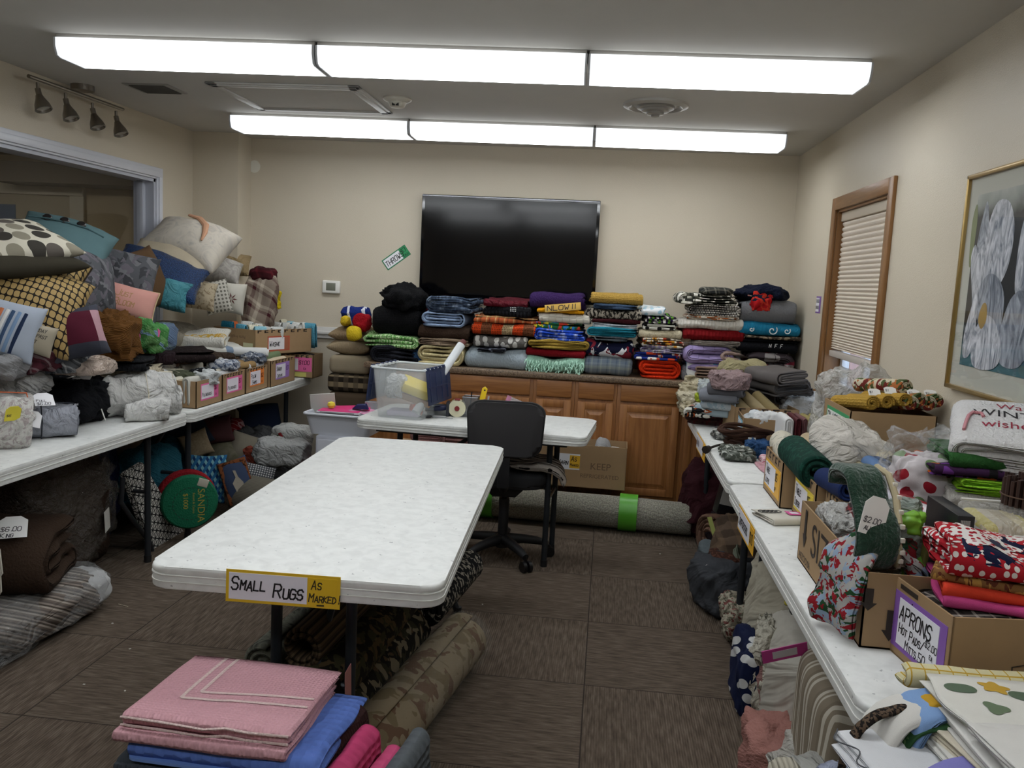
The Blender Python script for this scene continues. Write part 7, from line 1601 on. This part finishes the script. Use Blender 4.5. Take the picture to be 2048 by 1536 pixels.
floor_pl('olive green pillow behind the tapestry pillow', 452, 905, -2.42, .24, .18, .12, fab('marble', '#6d6a52', '#908a78', s=.5), (.4, -.85, .2), -6)
floor_pl('dark green carved pattern pillow deep in the pile', 430, 895, -2.5, .26, .18, .12, fab('blots', '#2f3430', '#5d5f58', s=.5), (.4, -.85, .2), 5)
floor_pl('cream pillow beside the coral cloth', 487, 900, -2.32, .20, .22, .11, fab('plain', '#9c9484'), (.4, -.88, .1), -18)
heap('coral_cloth', 'coral cloth bunched beside the grey rug roll', 'cloth', at(505, 935, x=-2.18), .10, .12, .13, cr('#8e4434'), group=GL, amp=.014, sc=.05)
floor_pl('navy round pillow standing under the far end of the left table', 522, 862, -2.36, .27, .36, .14, fab('plain', '#1a2438'), (.6, -.8, .05), 6, pinch=-.06, e=.5)
o = heap('white_bag', 'white plastic bag with a red poinsettia pillow inside', 'bag', at(585, 885, y=5.3)-Vector((0, 0, .04)), .26, .22, .16, fab('plain', '#a9aaa6', bump='crease'), group=GL, amp=.012)
heap('red_flower', None, None, (-.01, -.105, .07), .10, .02, .05, fab('blots', '#7a1c20', '#2f4a2c', s=.3), amp=.01, sc=.02, parent=o)
heap('white_bag', 'crumpled white bag behind the grey rug roll', 'bag', at(565, 915, y=5.0)-Vector((0, 0, .04)), .32, .22, .16, cr('#a3a4a2'), group=GL, amp=.02)
heap('grey_bag', 'grey comforter bag under the far end of the table', 'bag', (-2.35, 5.45, 0), .5, .35, .42, cr('#4c4d4e'), group=GL, amp=.03)
heap('filler_bag', 'dark stuffed bag deep under the middle left table', 'bag', (-2.74, 4.7, 0), .34, .7, .34, cr('#2c2826'), group=GL, amp=.03)
a0_, a1_ = at(540, 1000, z=.0), at(610, 965, z=.0)
rolled('rug_roll', 'grey beige rug rolled short and thick beside the white tote', 'rug', (-1.93, 4.72, 0), .135, .44, fab('stripe', '#5f5a50', '#6b665b', s=.08), 3.5, rz=-.35)
o = empty('black_tub', (-1.72, 5.0, .20), 'round black tub with pink plush inside beside the white tote', 'tub'); taper_tub(MB(), .16, .16, .2, .2, .09).build('tub_body', plain('#16141a', .4), o); heap('pink_plush', None, None, (0, 0, .03), .14, .14, .09, fab('plain', '#9c4658', bump='shag'), parent=o, amp=.01)
tag(MB().box((-1.86, 4.88, 0), (-1.60, 5.12, .199), .01).build('grey_box', plain('#5c5c5e', .6)), 'grey box under the black tub', 'box')
# white tote on a white drawer tower
r = empty('drawer_tower', (-1.57, 4.98, 0), 'white plastic drawer tower under the tote of price cards', 'drawer tower')
MB().box((-.12, -.15, 0), (.12, .15, .52), .01).build('shell', plain('#b9bcc6', .4), r)
for k in range(3): d_ = MB().box((-.108, -.156, .02+k*.165), (.108, -.148, .17+k*.165), .004).build('drawer', plain('#c9ccd4', .4), r); MB().box((-.03, -.164, .12+k*.165), (.03, -.154, .13+k*.165), .003).build('handle', plain('#b4b7c0', .4), d_)
r = empty('white_tote', (-1.555, 5.0, .521), 'white plastic tote full of pink price cards at the end of the left table', 'tote', None, -.04)
taper_tub(MB(), .36, .27, .42, .32, .125, .004).build('tote_body', plain('#c6c9d0', .4), r); MB().tube([(x, y, .125) for x, y in rrect(-.215, -.165, .215, .165, .03, 5)], .008, 8, True).build('rim', plain('#d2d5dc', .4), r)
def card(nm, lab, loc, w_, d_, c, rot, th=.004, cat='card'): return tag(MB().box((-w_/2, -d_/2, 0), (w_/2, d_/2, th), .001).build(nm, plain(c, .5), None, None, Vector((-1.555, 5.0, .521))+Vector(loc), rot), lab, cat)
o = card('price_cards', 'stack of pink edged white price cards on top of the tote', (-.02, -.06, .125), .26, .12, '#d8d6da', (0, 0, .03), .016); MB().box((-.13, -.0608, .001), (.13, -.0604, .006)).box((-.11, -.0612, .009), (.10, -.0606, .012)).build('black_print', ink(), o, False); MB().box((-.125, -.055, .016), (.125, .055, .019)).build('pink_card', plain('#d8357c', .5), o, False)
card('pink_card', 'magenta card tilted over the price card stack', (.03, .02, .145), .22, .12, '#d02a72', (.12, -.05, .2)); card('pink_card', 'pale pink card at the right of the tote', (.10, -.02, .142), .12, .12, '#c98aa8', (.1, .1, -.2))
card('clear_folder', 'clear plastic folder standing at the left of the tote', (-.15, .02, .10), .15, .012, '#b7b4ae', (.15, -.1, .25), .13, 'folder')
tag(MB().lathe([(.001, 0), (.016, .004), (.024, .02), (.020, .036), (.001, .044)], 20).build('yellow_ball', plain('#ddd23e', .5), None, None, Vector((-1.64, 4.96, .668))), 'yellow foam ball on the pink cards', 'ball')
tag(MB().prism([(-.05, 0), (.05, 0), (.035, .035), (-.02, .028)], -.02, .02, 1, .006).build('blue_clip', plain('#1d2358', .4), None, None, Vector((-1.46, 4.97, .675))), 'dark blue tape dispenser on the pink cards', 'tape dispenser')
tag(MB().lathe([(.030, 0), (.042, 0), (.042, .045), (.030, .045), (.030, 0)], 26).build('clear_tape', plain('#b9bcc0', .15, .3), None, None, Vector((-1.425, 5.09, .66))), 'roll of clear silvery tape at the back of the tote', 'tape')

# ---------------------------------------------------------------- floor in front of the cabinets
ra, rb = Vector((-1.0, 5.22, .112)), Vector((.585, 5.13, .112)); d = rb-ra
cpt = fab('speck', '#8b877d', '#a9a598', s=1.2, bump='cord')
rug = rolled('carpet_roll', 'long grey carpet roll banded with green tape in front of the cabinets', 'rug', (ra+rb)/2-Vector((0, 0, .112)), .112, d.length, cpt, 4., rz=math.atan2(d.y, d.x))
def band(u): 
    x = u; MB().cyl((x-.055, 0, .112), (x+.055, 0, .112), .1145, 40).build('green_tape', plain('#55a52e', .35), rug)
band((at(1257, 1030, y=5.07).x-(ra.x+rb.x)/2)); band(at(968, 1010, y=5.12).x-(ra.x+rb.x)/2)
kb = carton(Vector(((-.389+.173)/2, 5.36, .226)), .57, .24, .27, -.02, 'cardboard keep refrigerated box of yarn resting on the carpet roll', None)
sx = lambda x: x
lp, lr = on_face(kb, .57, .24, 'front', .13, .11); sign(kb, lp, lr, .15, .10, '#dcdde2', [(.0, .085, '#dcdde2', [('Yarn', .01, .03, .03)]), (.086, .15, '#dfae2e', [('As', .095, .055, .03), ('Marked', .09, .022, .016)])])
printed('KEEP', kb, (.06, -.1208, .12), .06, PRT2); printed('REFRIGERATED', kb, (.0, -.1208, .065), .036, PRT2)
for i, (x, c, lab) in enumerate(((-.20, '#c9b23a', 'yellow yarn ball at the left in the refrigerated box'), (-.08, '#3f5f8c', 'blue yarn ball in the refrigerated box'), (.13, '#b5b5b4', 'big grey white skein in the refrigerated box'), (.20, '#cfcdc6', 'white yarn skein right end of the refrigerated box'), (.03, '#6d6a64', 'grey yarn ball low in the refrigerated box'))):
    heap('yarn_ball', lab, 'yarn', (kb.location.x+x, 5.36, .226+.16), .11, .15, (.085, .10, .145, .09, .07)[i], fab('stripe', c, '#7a7a7c', s=.05) if i == 2 else fab('plain', c, bump='cord'), amp=.006, e=.85, group='yarn in the refrigerated box')
bk_ = carton(Vector((-.58, 5.37, .226)), .36, .24, .20, 0, 'cardboard box of books behind the office chair on the carpet roll')
for i in range(8):
    c = ('#d8d4c8', '#2c3656', '#a05a4a', '#cfcdc4', '#3d4a44', '#c9b99a', '#8a8f98', '#d9d6cc')[i]
    lab = ('white', 'navy', 'rust', 'off-white', 'dark green', 'tan', 'grey', 'cream')[i]+' book in the box behind the office chair'
    o = empty('book', (-.73+.042*i, 5.37, .232), lab, 'book', 'books in the box behind the chair', 0, (0, .04*((i % 3)-1), 0)); MB().box((0, -.09, 0), (.026, .09, .19+.014*(i % 3)), .002).build('cover', plain(c, .5), o); MB().box((.003, -.087, .002), (.023, .0905, .188+.014*(i % 3))).build('pages', plain('#cfc9b8', .8), o, False)
hb = carton(Vector((-1.02, 5.36, 0)), .62, .26, .41, 0, 'closed cardboard box in front of the cabinets under the pink blankets'); MB().box((-.31, -.13, .405), (.31, .13, .41)).build('flap', carton_mat(), hb, False)
pk_ = fab('plain', '#a47874', bump='fleece')
hb.location.y = 5.37
for i, (xl, xr, lab) in enumerate(((820, 892, 'dusty pink rolled blanket at the left under the small table'), (872, 940, 'dusty pink rolled blanket at the right under the small table'))):
    a, c_ = at(xl, 870, y=5.26), at(xr, 870, y=5.26); cloth('pink_blanket', lab, 'blanket', ((a.x+c_.x)/2, 5.38, .412), c_.x-a.x, .24, .105, pk_, 'spiral', 'side', group='pink blankets under the small table', amp=.012)
# throw on the office chair
cl_ = chair.location
o = sheet('chair_throw', drape_pts([(-.19, -.02), (-.17, .03), (-.05, .045), (.08, .045), (.2, .035), (.26, -.0), (.275, -.05)]), .028, .42, fab('wavy', '#8f867c', '#b3aba2', '#2a2424', '#9c948a', '#cfc9c0', '#3a3230', s=.55, bump='fleece', rot=90), 'grey, white and black wavy striped throw draped on the office chair seat', 'throw', None, (cl_.x+.03, cl_.y+.02, .50), (0, 0, -PI/2+.1), 16, .018, .1, 55, None, None, False, .02)

# ---------------------------------------------------------------- rolled rugs under the middle table
def rug_roll(lab, a, c, R, m, turns=3., th=None, sq=1., **k):
    a, c = Vector(a), Vector(c); d = c-a; M = d.to_track_quat('X', 'Z'); P = (a+c)/2-(M @ Vector((0, 0, 1)))*R*sq; return rolled('rug_roll', lab, 'rug', P, R, d.length, m, turns, th, rot=M.to_euler(), group='rolled rugs under the middle table', sq=sq, nx=18, **k)
bg = fab('blots', '#8b7d66', '#8b7d66', '#6a5240', '#75674e', s=1.6)
o = rug_roll('beige floral rug rolled in plastic sticking out from under the middle table', (-.66, 1.98, .112), (-.47, 3.12, .112), .11, bg, 3.2)
MB().box((.30, -.113, .0), (.315, .113, .222), .004).build('border_line', plain('#5c4a38', .8), o) if False else None
MB().cyl((-.1, 0, .11), (.56, 0, .11), .1125, 36).build('clear_wrap', plastic_bag('#d0ccc0', .10), o, None, (0, 0, 0))
dk = fab('blots', '#17130f', '#4a3a28', '#2c2a1c', '#6d6350', s=1.1)
rug_roll('black and brown scenic rug folded thick under the middle table', (-.82, 2.05, .13), (-.70, 3.0, .20), .13, dk, 1.6, .03, sq=.8)
rug_roll('dark leaf patterned rug curling open above the beige roll', (-.74, 2.12, .33), (-.66, 3.05, .36), .095, fab('blots', '#1c1712', '#54452e', '#3c3a26', s=.8), 1.3, .022, sq=.75)
rug_roll('brown striped runner on top of the rug pile', (-.80, 2.2, .44), (-.72, 3.1, .47), .07, fab('stripe', '#4a3c2e', '#2e251c', '#5f4f3c', s=.15), 1.8, .02)
rug_roll('charcoal green textured rug roll at the left of the pile', (-1.00, 2.15, .10), (-.93, 3.05, .10), .10, fab('speck', '#20282a', '#39444a', s=1.5, bump='cord'), 2.4)
rug_roll('grey and black marbled rug roll behind the charcoal one', (-1.02, 2.45, .25), (-.92, 3.2, .28), .075, fab('marble', '#2e3030', '#77786c', '#1a1c1c', s=.5), 2.2)
rug_roll('black rug with white specks at the far end of the rug pile', (-.60, 2.95, .28), (-.52, 3.45, .30), .085, fab('blots', '#101012', '#101012', '#8a8478', s=.35), 2.)
rug_roll('dark red and black patterned rug low at the front', (-.90, 1.98, .075), (-.80, 2.7, .075), .072, fab('blots', '#1a1214', '#5a2228', '#3a3230', s=.6), 2.)
tag(MB().box((0, 0, 0), (.002, .05, .14)).build('rug_tag', plain('#c98a86', .5), None, None, (-.635, 2.10, .30), (.1, 0, 0)), 'pale pink paper tag hanging on the scenic rug', 'tag')

# ---------------------------------------------------------------- bath mats in the foreground
GM = 'bath mats stacked in the foreground'
zt_ = .52
MC = Vector((-.80, 1.80, 0))
def matxy(dx, dy, z): return (MC.x+dx, MC.y+dy, z)
zz = 0.
mats = [('plain', '#3b3e42', '#2d3034', .09, .42, .34, 'dark grey bath mat at the floor under the stack'), ('speck', '#6d5f58', '#b5a9a0', .08, .42, .34, 'brown flecked bath mat low in the stack'), ('plain', '#51565a', '#000000', .09, .43, .35, 'steel grey bath mat in the hidden part of the stack'),
        ('speck', '#2a2624', '#c9bfb5', .07, .43, .35, 'multicoloured flecked rag mat below the grey noodle mats')]
for kd, c1, c2, h_, w_, d_, lab in mats:
    cloth('bath_mat', lab, 'mat', matxy(0, 0, zz), w_, d_, h_, fab(kd, c1, c2, s=2.) if kd == 'speck' else fab(kd, c1, bump='cable'), 'nest', group=GM, rz=-.04); zz += h_-.002
nod = fab('plain', '#3c4248', bump='none')
for i, lab in enumerate(('charcoal chenille noodle mat, lower of two', 'charcoal chenille noodle mat, upper of two')):
    o = cloth('bath_mat', lab, 'mat', matxy(0.01, 0, zz), .42, .34, .048, nod, 'half', group=GM, rz=-.03); rnd = random.Random(i)
    b = MB()
    for k in range(150):
        if k < 90: x, y, z = -.21+.42*(k % 45)/44, -.172, .012+.022*(k//45)
        else: x, y, z = .212, -.17+.34*((k-90) % 30)/29, .012+.022*((k-90)//30)
        x += rnd.uniform(-.002, .002); q = Matrix.Translation((x, y, z)); b.lathe([(.0, -.008), (.006, -.006), (.008, 0), (.006, .007), (.0, .009)], 7, q)
    b.build('chenille_noodles', fab('plain', '#454b52', bump='none'), o)['kind'] = 'stuff'; zz += .046
o = cloth('bath_mat', 'periwinkle blue shaggy bath mat under the pink ones', 'mat', matxy(.035, .0, zz), .44, .34, .045, fab('plain', '#5b76bd', bump='cable'), 'half', group=GM, rz=-.03, amp=.006); zz += .040
MB().prism(rrect(-.215, -.172, .20, -.10, .02), .004, .010).build('rubber_backing', plain('#6f8fd0', .35), o)
pk = fab('plain', '#cf9ea6', bump='knit')
def pinkmat(lab, dx, dy, w_, d_, h_, rz):
    global zz
    o = cloth('bath_mat', lab, 'mat', matxy(dx, dy, zz), w_, d_, h_, pk, 'half', group=GM, rz=rz, amp=.005, jag=.006, sc=.18); zz += h_-.002; return o
pinkmat('pale pink bath mat folded, lower of the two pink ones', -.015, -.01, .40, .34, .032, -.02); top = pinkmat('pale pink bath mat with cream border lines on top of the stack', -.005, .012, .39, .33, .030, -.03)
cm = fab('plain', '#dfc6c2', bump='knit')
for (x0, y0, x1, y1) in ((-.105, .155, -.105, -.075), (-.105, -.075, .185, -.045), (-.075, .155, -.075, -.04), (-.075, -.04, .185, -.005)):
    b = MB(); d = Vector((x1-x0, y1-y0)); n_ = Vector((-d.y, d.x)).normalized()*.0045; vs = []
    N_ = 12
    for k in range(N_+1): vs.append((b.b.verts.new((x0+d.x*k/N_-n_.x, y0+d.y*k/N_-n_.y, .1)), b.b.verts.new((x0+d.x*k/N_+n_.x, y0+d.y*k/N_+n_.y, .1))))
    for k in range(N_): b.b.faces.new((vs[k][0], vs[k][1], vs[k+1][1], vs[k+1][0]))
    q = b.build('border_line', cm, top, False); project(q, top, .0016)
b = MB(); b.tube([(-.195, -.168, .006), (-.10, -.172, .008), (-.0, -.172, .005), (.05, -.171, .012), (.10, -.170, .008), (.19, -.166, .008)], .0028, 6).tube([(-.195, -.168, .024), (-.10, -.172, .026), (-.0, -.172, .021), (.05, -.171, .030), (.10, -.170, .026), (.19, -.166, .026)], .0028, 6); b.build('hem', cm, top)
tag(MB().box((0, 0, 0), (.02, .10, .0015)).build('pink_tag', plain('#d84a9a', .5), None, None, matxy(-.215, -.02, zz-.035), (0, .1, -.1)), 'magenta price tag sticking out at the left of the pink mats', 'tag')
# mats standing folded at the right of the stack
for i, (dx, dy, c, h_, lab) in enumerate(((.275, -.02, '#c0446f', .42, 'hot pink shaggy mat standing folded right of the stack, nearer the blue mat'), (.335, -.03, '#c54f78', .38, 'hot pink shaggy mat standing folded right of the stack, outer one'), (.385, .02, '#5b6064', .40, 'grey chenille mat standing folded beside the pink ones'), (.235, .03, '#34201f', .45, 'dark brown mat edge between the blue and pink mats'))):
    pts, t_ = fold_line(h_, .055, 'half', i+3); pp = [(q[1]-.03, -q[0]+h_/2) for q in pts]
    sheet('bath_mat', pp, t_, .34, fab('plain', c, bump='cable' if i < 3 else 'knit'), lab, 'mat', GM, matxy(dx, dy-.02, .0), (0, -.16, PI/2-.25), 8, .008, .06, i, None, None, False, .01)
cloth('bath_mat', 'black and white patterned mat edge at the lower right of the stack', 'mat', matxy(.44, -.02, 0), .10, .30, .30, fab('blots', '#1c1c1e', '#c9c6be', '#6d6a58', s=.5), 'serp5', group=GM)

# ---------------------------------------------------------------- under the right tables
GU = 'comforters and quilts under the right tables'
def fl_(kind, lab, xl, xr, yt, yb, d, m, cat='comforter', nm='comforter', zb=0., **k): return put(kind, nm, lab, cat, xl, xr, yt, yb, d, m, zb=zb, grp=GU, **k)
heap('maroon_comforter', 'dark maroon comforter bundle by the cabinet end', 'comforter', (.74, 5.22, 0), .42, .42, .46, fab('plain', '#3a1a20', bump='puff'), group=GU, amp=.03)
o = tag(MB().box((-.13, -.04, 0), (.13, .04, .22), .01).build('bedding_package', plain('#17161a', .4), None, None, (.78, 4.72, .25), (0, .2, .2)), 'black bedding package with a white label in front of the maroon bundle', 'package', GU)
MB().box((-.128, -.042, .06), (-.02, -.0395, .20)).build('white_label', plain('#c5c3bd', .5), o, False); printed('HCI', o, (.0, -.0415, .09), .05, plain('#c5c3bd', .5))
heap('package_pile', 'dark folded bedding beneath the black package', 'bedding', (.82, 4.75, 0), .40, .34, .26, cr('#2a2226'), group=GU, amp=.02)
o = rug_roll('rust and tan quilted coverlet rolled with grey inside', (.62, 4.62, .14), (1.0, 4.78, .14), .14, fab('plain', '#75594a', bump='quilt'), 3.2, .028); o['group'] = GU; o['category'] = 'coverlet'; o.name = 'coverlet_roll'
MB().box((-.012, 0, 0), (.012, .002, .12)).build('price_slip', plain('#c9d27a', .5), o, False, (-.215, -.10, .18), (.2, -.3, -.8)); MB().cyl((-.05, 0, .14), (.12, 0, .14), .1425, 30).build('rust_panel', fab('plain', '#7d4230', bump='quilt'), o)
o = heap('quilt_bundle', 'brown patchwork quilt bundle with a white and orange tag', 'quilt', (.80, 4.22, 0), .40, .50, .36, fab('blocks', '#5a4a3c', '#6d5a48', '#4a3d32', '#635345', s=.6), group=GU, amp=.028)
price_tag(o, (-.19, -.16, .20), (-.3, .1, -.8), .08, .12, '$8.00', '#dedbd0'); MB().box((-.02, 0, 0), (.03, .003, .04)).build('orange_tag', plain('#e0912e', .5), o, False, (-.20, -.17, .17), (0, .4, -.8))
heap('grey_quilt', 'blue grey quilted cloth at the foot of the coverlet roll', 'quilt', (.66, 4.42, 0), .18, .30, .16, fab('plain', '#5f686c', bump='puff'), group=GU, amp=.02)
o = heap('grey_comforter', 'dark grey comforter folded on the carpet', 'comforter', (.66, 3.98, 0), .34, .40, .24, fab('plain', '#3c3e42', bump='puff'), group=GU, amp=.03, sc=.16, rz=.2)
q = heap('lace_pack', 'brown lace table runner pack lying on the dark grey comforter', 'runner', (.66, 4.04, .215), .20, .18, .04, fab('blots', '#3c241c', '#5a3a2e', s=.3), group=GU, amp=.006); MB().box((-.02, -.02, .04), (.025, .02, .042)).build('white_label', plain('#c9c3bd', .5), q, False)
heap('pink_cloth', 'pink and white cloth strip under the lace pack', 'cloth', (.60, 3.92, .20), .16, .12, .035, fab('stripe', '#b98a90', '#cfc8c2', s=.2), group=GU, amp=.008)
o = fl_('heap', 'sage green ruffled comforter standing on end', 1452, 1522, 1082, 1222, .34, fab('plain', '#6d7364', bump='rib'), amp=.035, sc=.09, stretch=(1, 1, .3))
heap('sale_tag', 'yellow and white price tag on the sage green comforter', 'tag', (.70, 3.62, .42), .10, .02, .10, fab('stripe', '#c9a038', '#c9c7c0', s=.25), group=GU, amp=.004)
fl_('heap', 'cream comforter with dusky red floral print', 1443, 1512, 1185, 1292, .34, fab('blots', '#a9a290', '#a9a290', '#7d4a46', '#6d6a5a', s=.5, bump='crease'), amp=.025, sc=.1)
heap('cream_comforter', 'large cream comforter leaning up under the table edge', 'comforter', (.86, 3.15, 0), .48, .55, .60, fab('plain', '#a8a292', bump='puff'), group=GU, amp=.035, sc=.2)
o = rolled('bee_blanket', 'grey blanket roll with black trim showing a yellow bee stripe', 'blanket', (.88, 2.78, .40), .085, .42, fab('plain', '#57585a', bump='fleece'), 3., rz=-.55, group=GU)
MB().lathe([(.085, 0), (.094, .012), (.094, .03), (.085, .04)], 30).build('black_trim', plain('#141416', .8), o, None, (-.20, 0, .085), (0, PI/2, 0)); MB().tube([(-.222, -.03, .05), (-.225, -.035, .085), (-.222, -.025, .12)], .014, 8).build('bee_stripe', fab('stripe', '#c9bc3a', '#1a1a1a', s=.25), o)
b = fab('plain', '#b5b1a6', bump='rib')
o = heap('white_comforter', 'white puffy comforter with ruffled edge, the biggest bundle under the table', 'comforter', (.86, 2.76, .0), .50, .56, .44, fab('plain', '#b7b3a8', bump='puff'), group=GU, amp=.03, sc=.22, stretch=(1, 1, .4))
heap('ruffle', None, None, (-.235, .12, .0), .09, .14, .40, fab('plain', '#c2bdae', bump='crease'), amp=.03, sc=.035, parent=o, e=.8)
q = MB().box((0, 0, 0), (.13, .002, .045)).build('pink_sign', plain('#c73f94', .5), None, None, (.50, 2.36, .455), (.3, -.28, .1)); MB().box((.03, -.001, .01), (.10, 0, .035)).build('card', plain('#d5d0d6', .5), q, False); tag(q, 'magenta price sign lying between the white comforter and the striped quilt', 'sign')
o = heap('striped_quilt', 'beige quilt with thin white stripes folded upright under the near table', 'quilt', (.80, 2.19, .12), .42, .46, .40, fab('stripeu', '#857a6a', '#857a6a', '#857a6a', '#bdb6a7', '#857a6a', '#bdb6a7', '#7a6f60', s=.24), group=GU, rz=-.1, e=.3, amp=.016, sc=.2, stretch=(1, 1, .3))
for l in o.data.loops: o.data.uv_layers[0].data[l.index].uv = (o.data.vertices[l.vertex_index].co.y, o.data.vertices[l.vertex_index].co.z)
heap('navy_cloth', 'navy and white large print cloth on the floor edge', 'cloth', (.60, 3.02, 0), .12, .30, .26, fab('spots', '#141c3a', '#c9cac9', s=1.2), group=GU, amp=.02)
heap('rose_cloth', 'dusty rose plush bundle behind the navy print', 'cloth', (.66, 2.90, .05), .14, .2, .22, fab('plain', '#9c7470', bump='fleece'), group=GU, amp=.015)
heap('rose_plush', 'pink plush blanket in plastic at the foot of the white satin one', 'blanket', (.60, 2.52, 0), .20, .30, .20, fab('plain', '#a5756c', bump='fleece'), group=GU, amp=.02)
o = heap('satin_comforter', 'white satin comforter in clear plastic at the bottom of the picture', 'comforter', (.76, 2.18, 0), .46, .5, .30, fab('plain', '#b5b2aa', bump='crease', rough=.4), group=GU, amp=.03, sc=.14)
MB().box((0, 0, 0), (.003, .05, .16), .001).build('insert_card', fab('blots', '#6d6250', '#8a7d68', '#3c3a34', s=.3), o, False, (-.20, -.17, .18), (.1, -.25, .5))
heap('grey_comforter', 'pale grey satin comforter folded at the lower right', 'comforter', (.62, 1.86, 0), .30, .42, .40, fab('plain', '#a3a29c', bump='crease', rough=.45), group=GU, amp=.03, sc=.12)
heap('cream_curtain', 'cream curtain gathered upright at the bottom edge', 'curtain', (.48, 1.72, .0), .22, .30, .48, fab('plain', '#b0aa9a', bump='rib'), group=GU, amp=.03, sc=.08, stretch=(1, 1, .25))
tag(MB().box((-.03, -.05, 0), (.03, .05, .40), .004).build('small_carton', carton_mat('#7d6243'), None, None, (.40, 1.82, 0)), 'narrow brown carton end beside the cream curtain', 'box')
# bits on the carpet
tag(MB().tube([(0, 0, .002), (.055, -.018, .003)], .0014, 6).build('straw', plain('#b5a892', .7), None, None, at(237, 1209, z=.0)), 'thin pale straw lying on the carpet', 'litter')
for i, (u, v) in enumerate(((225, 1247), (260, 1298), (250, 1382), (168, 1369), (1320, 1108), (965, 1209))):
    tag(MB().box((-.004, -.003, 0), (.004, .003, .002), .0005).build('lint', plain('#b9b3a8', .8), None, None, at(u, v, z=.0), (0, 0, i)), 'tiny pale scrap of lint on the carpet', 'litter', 'scraps of lint on the carpet')
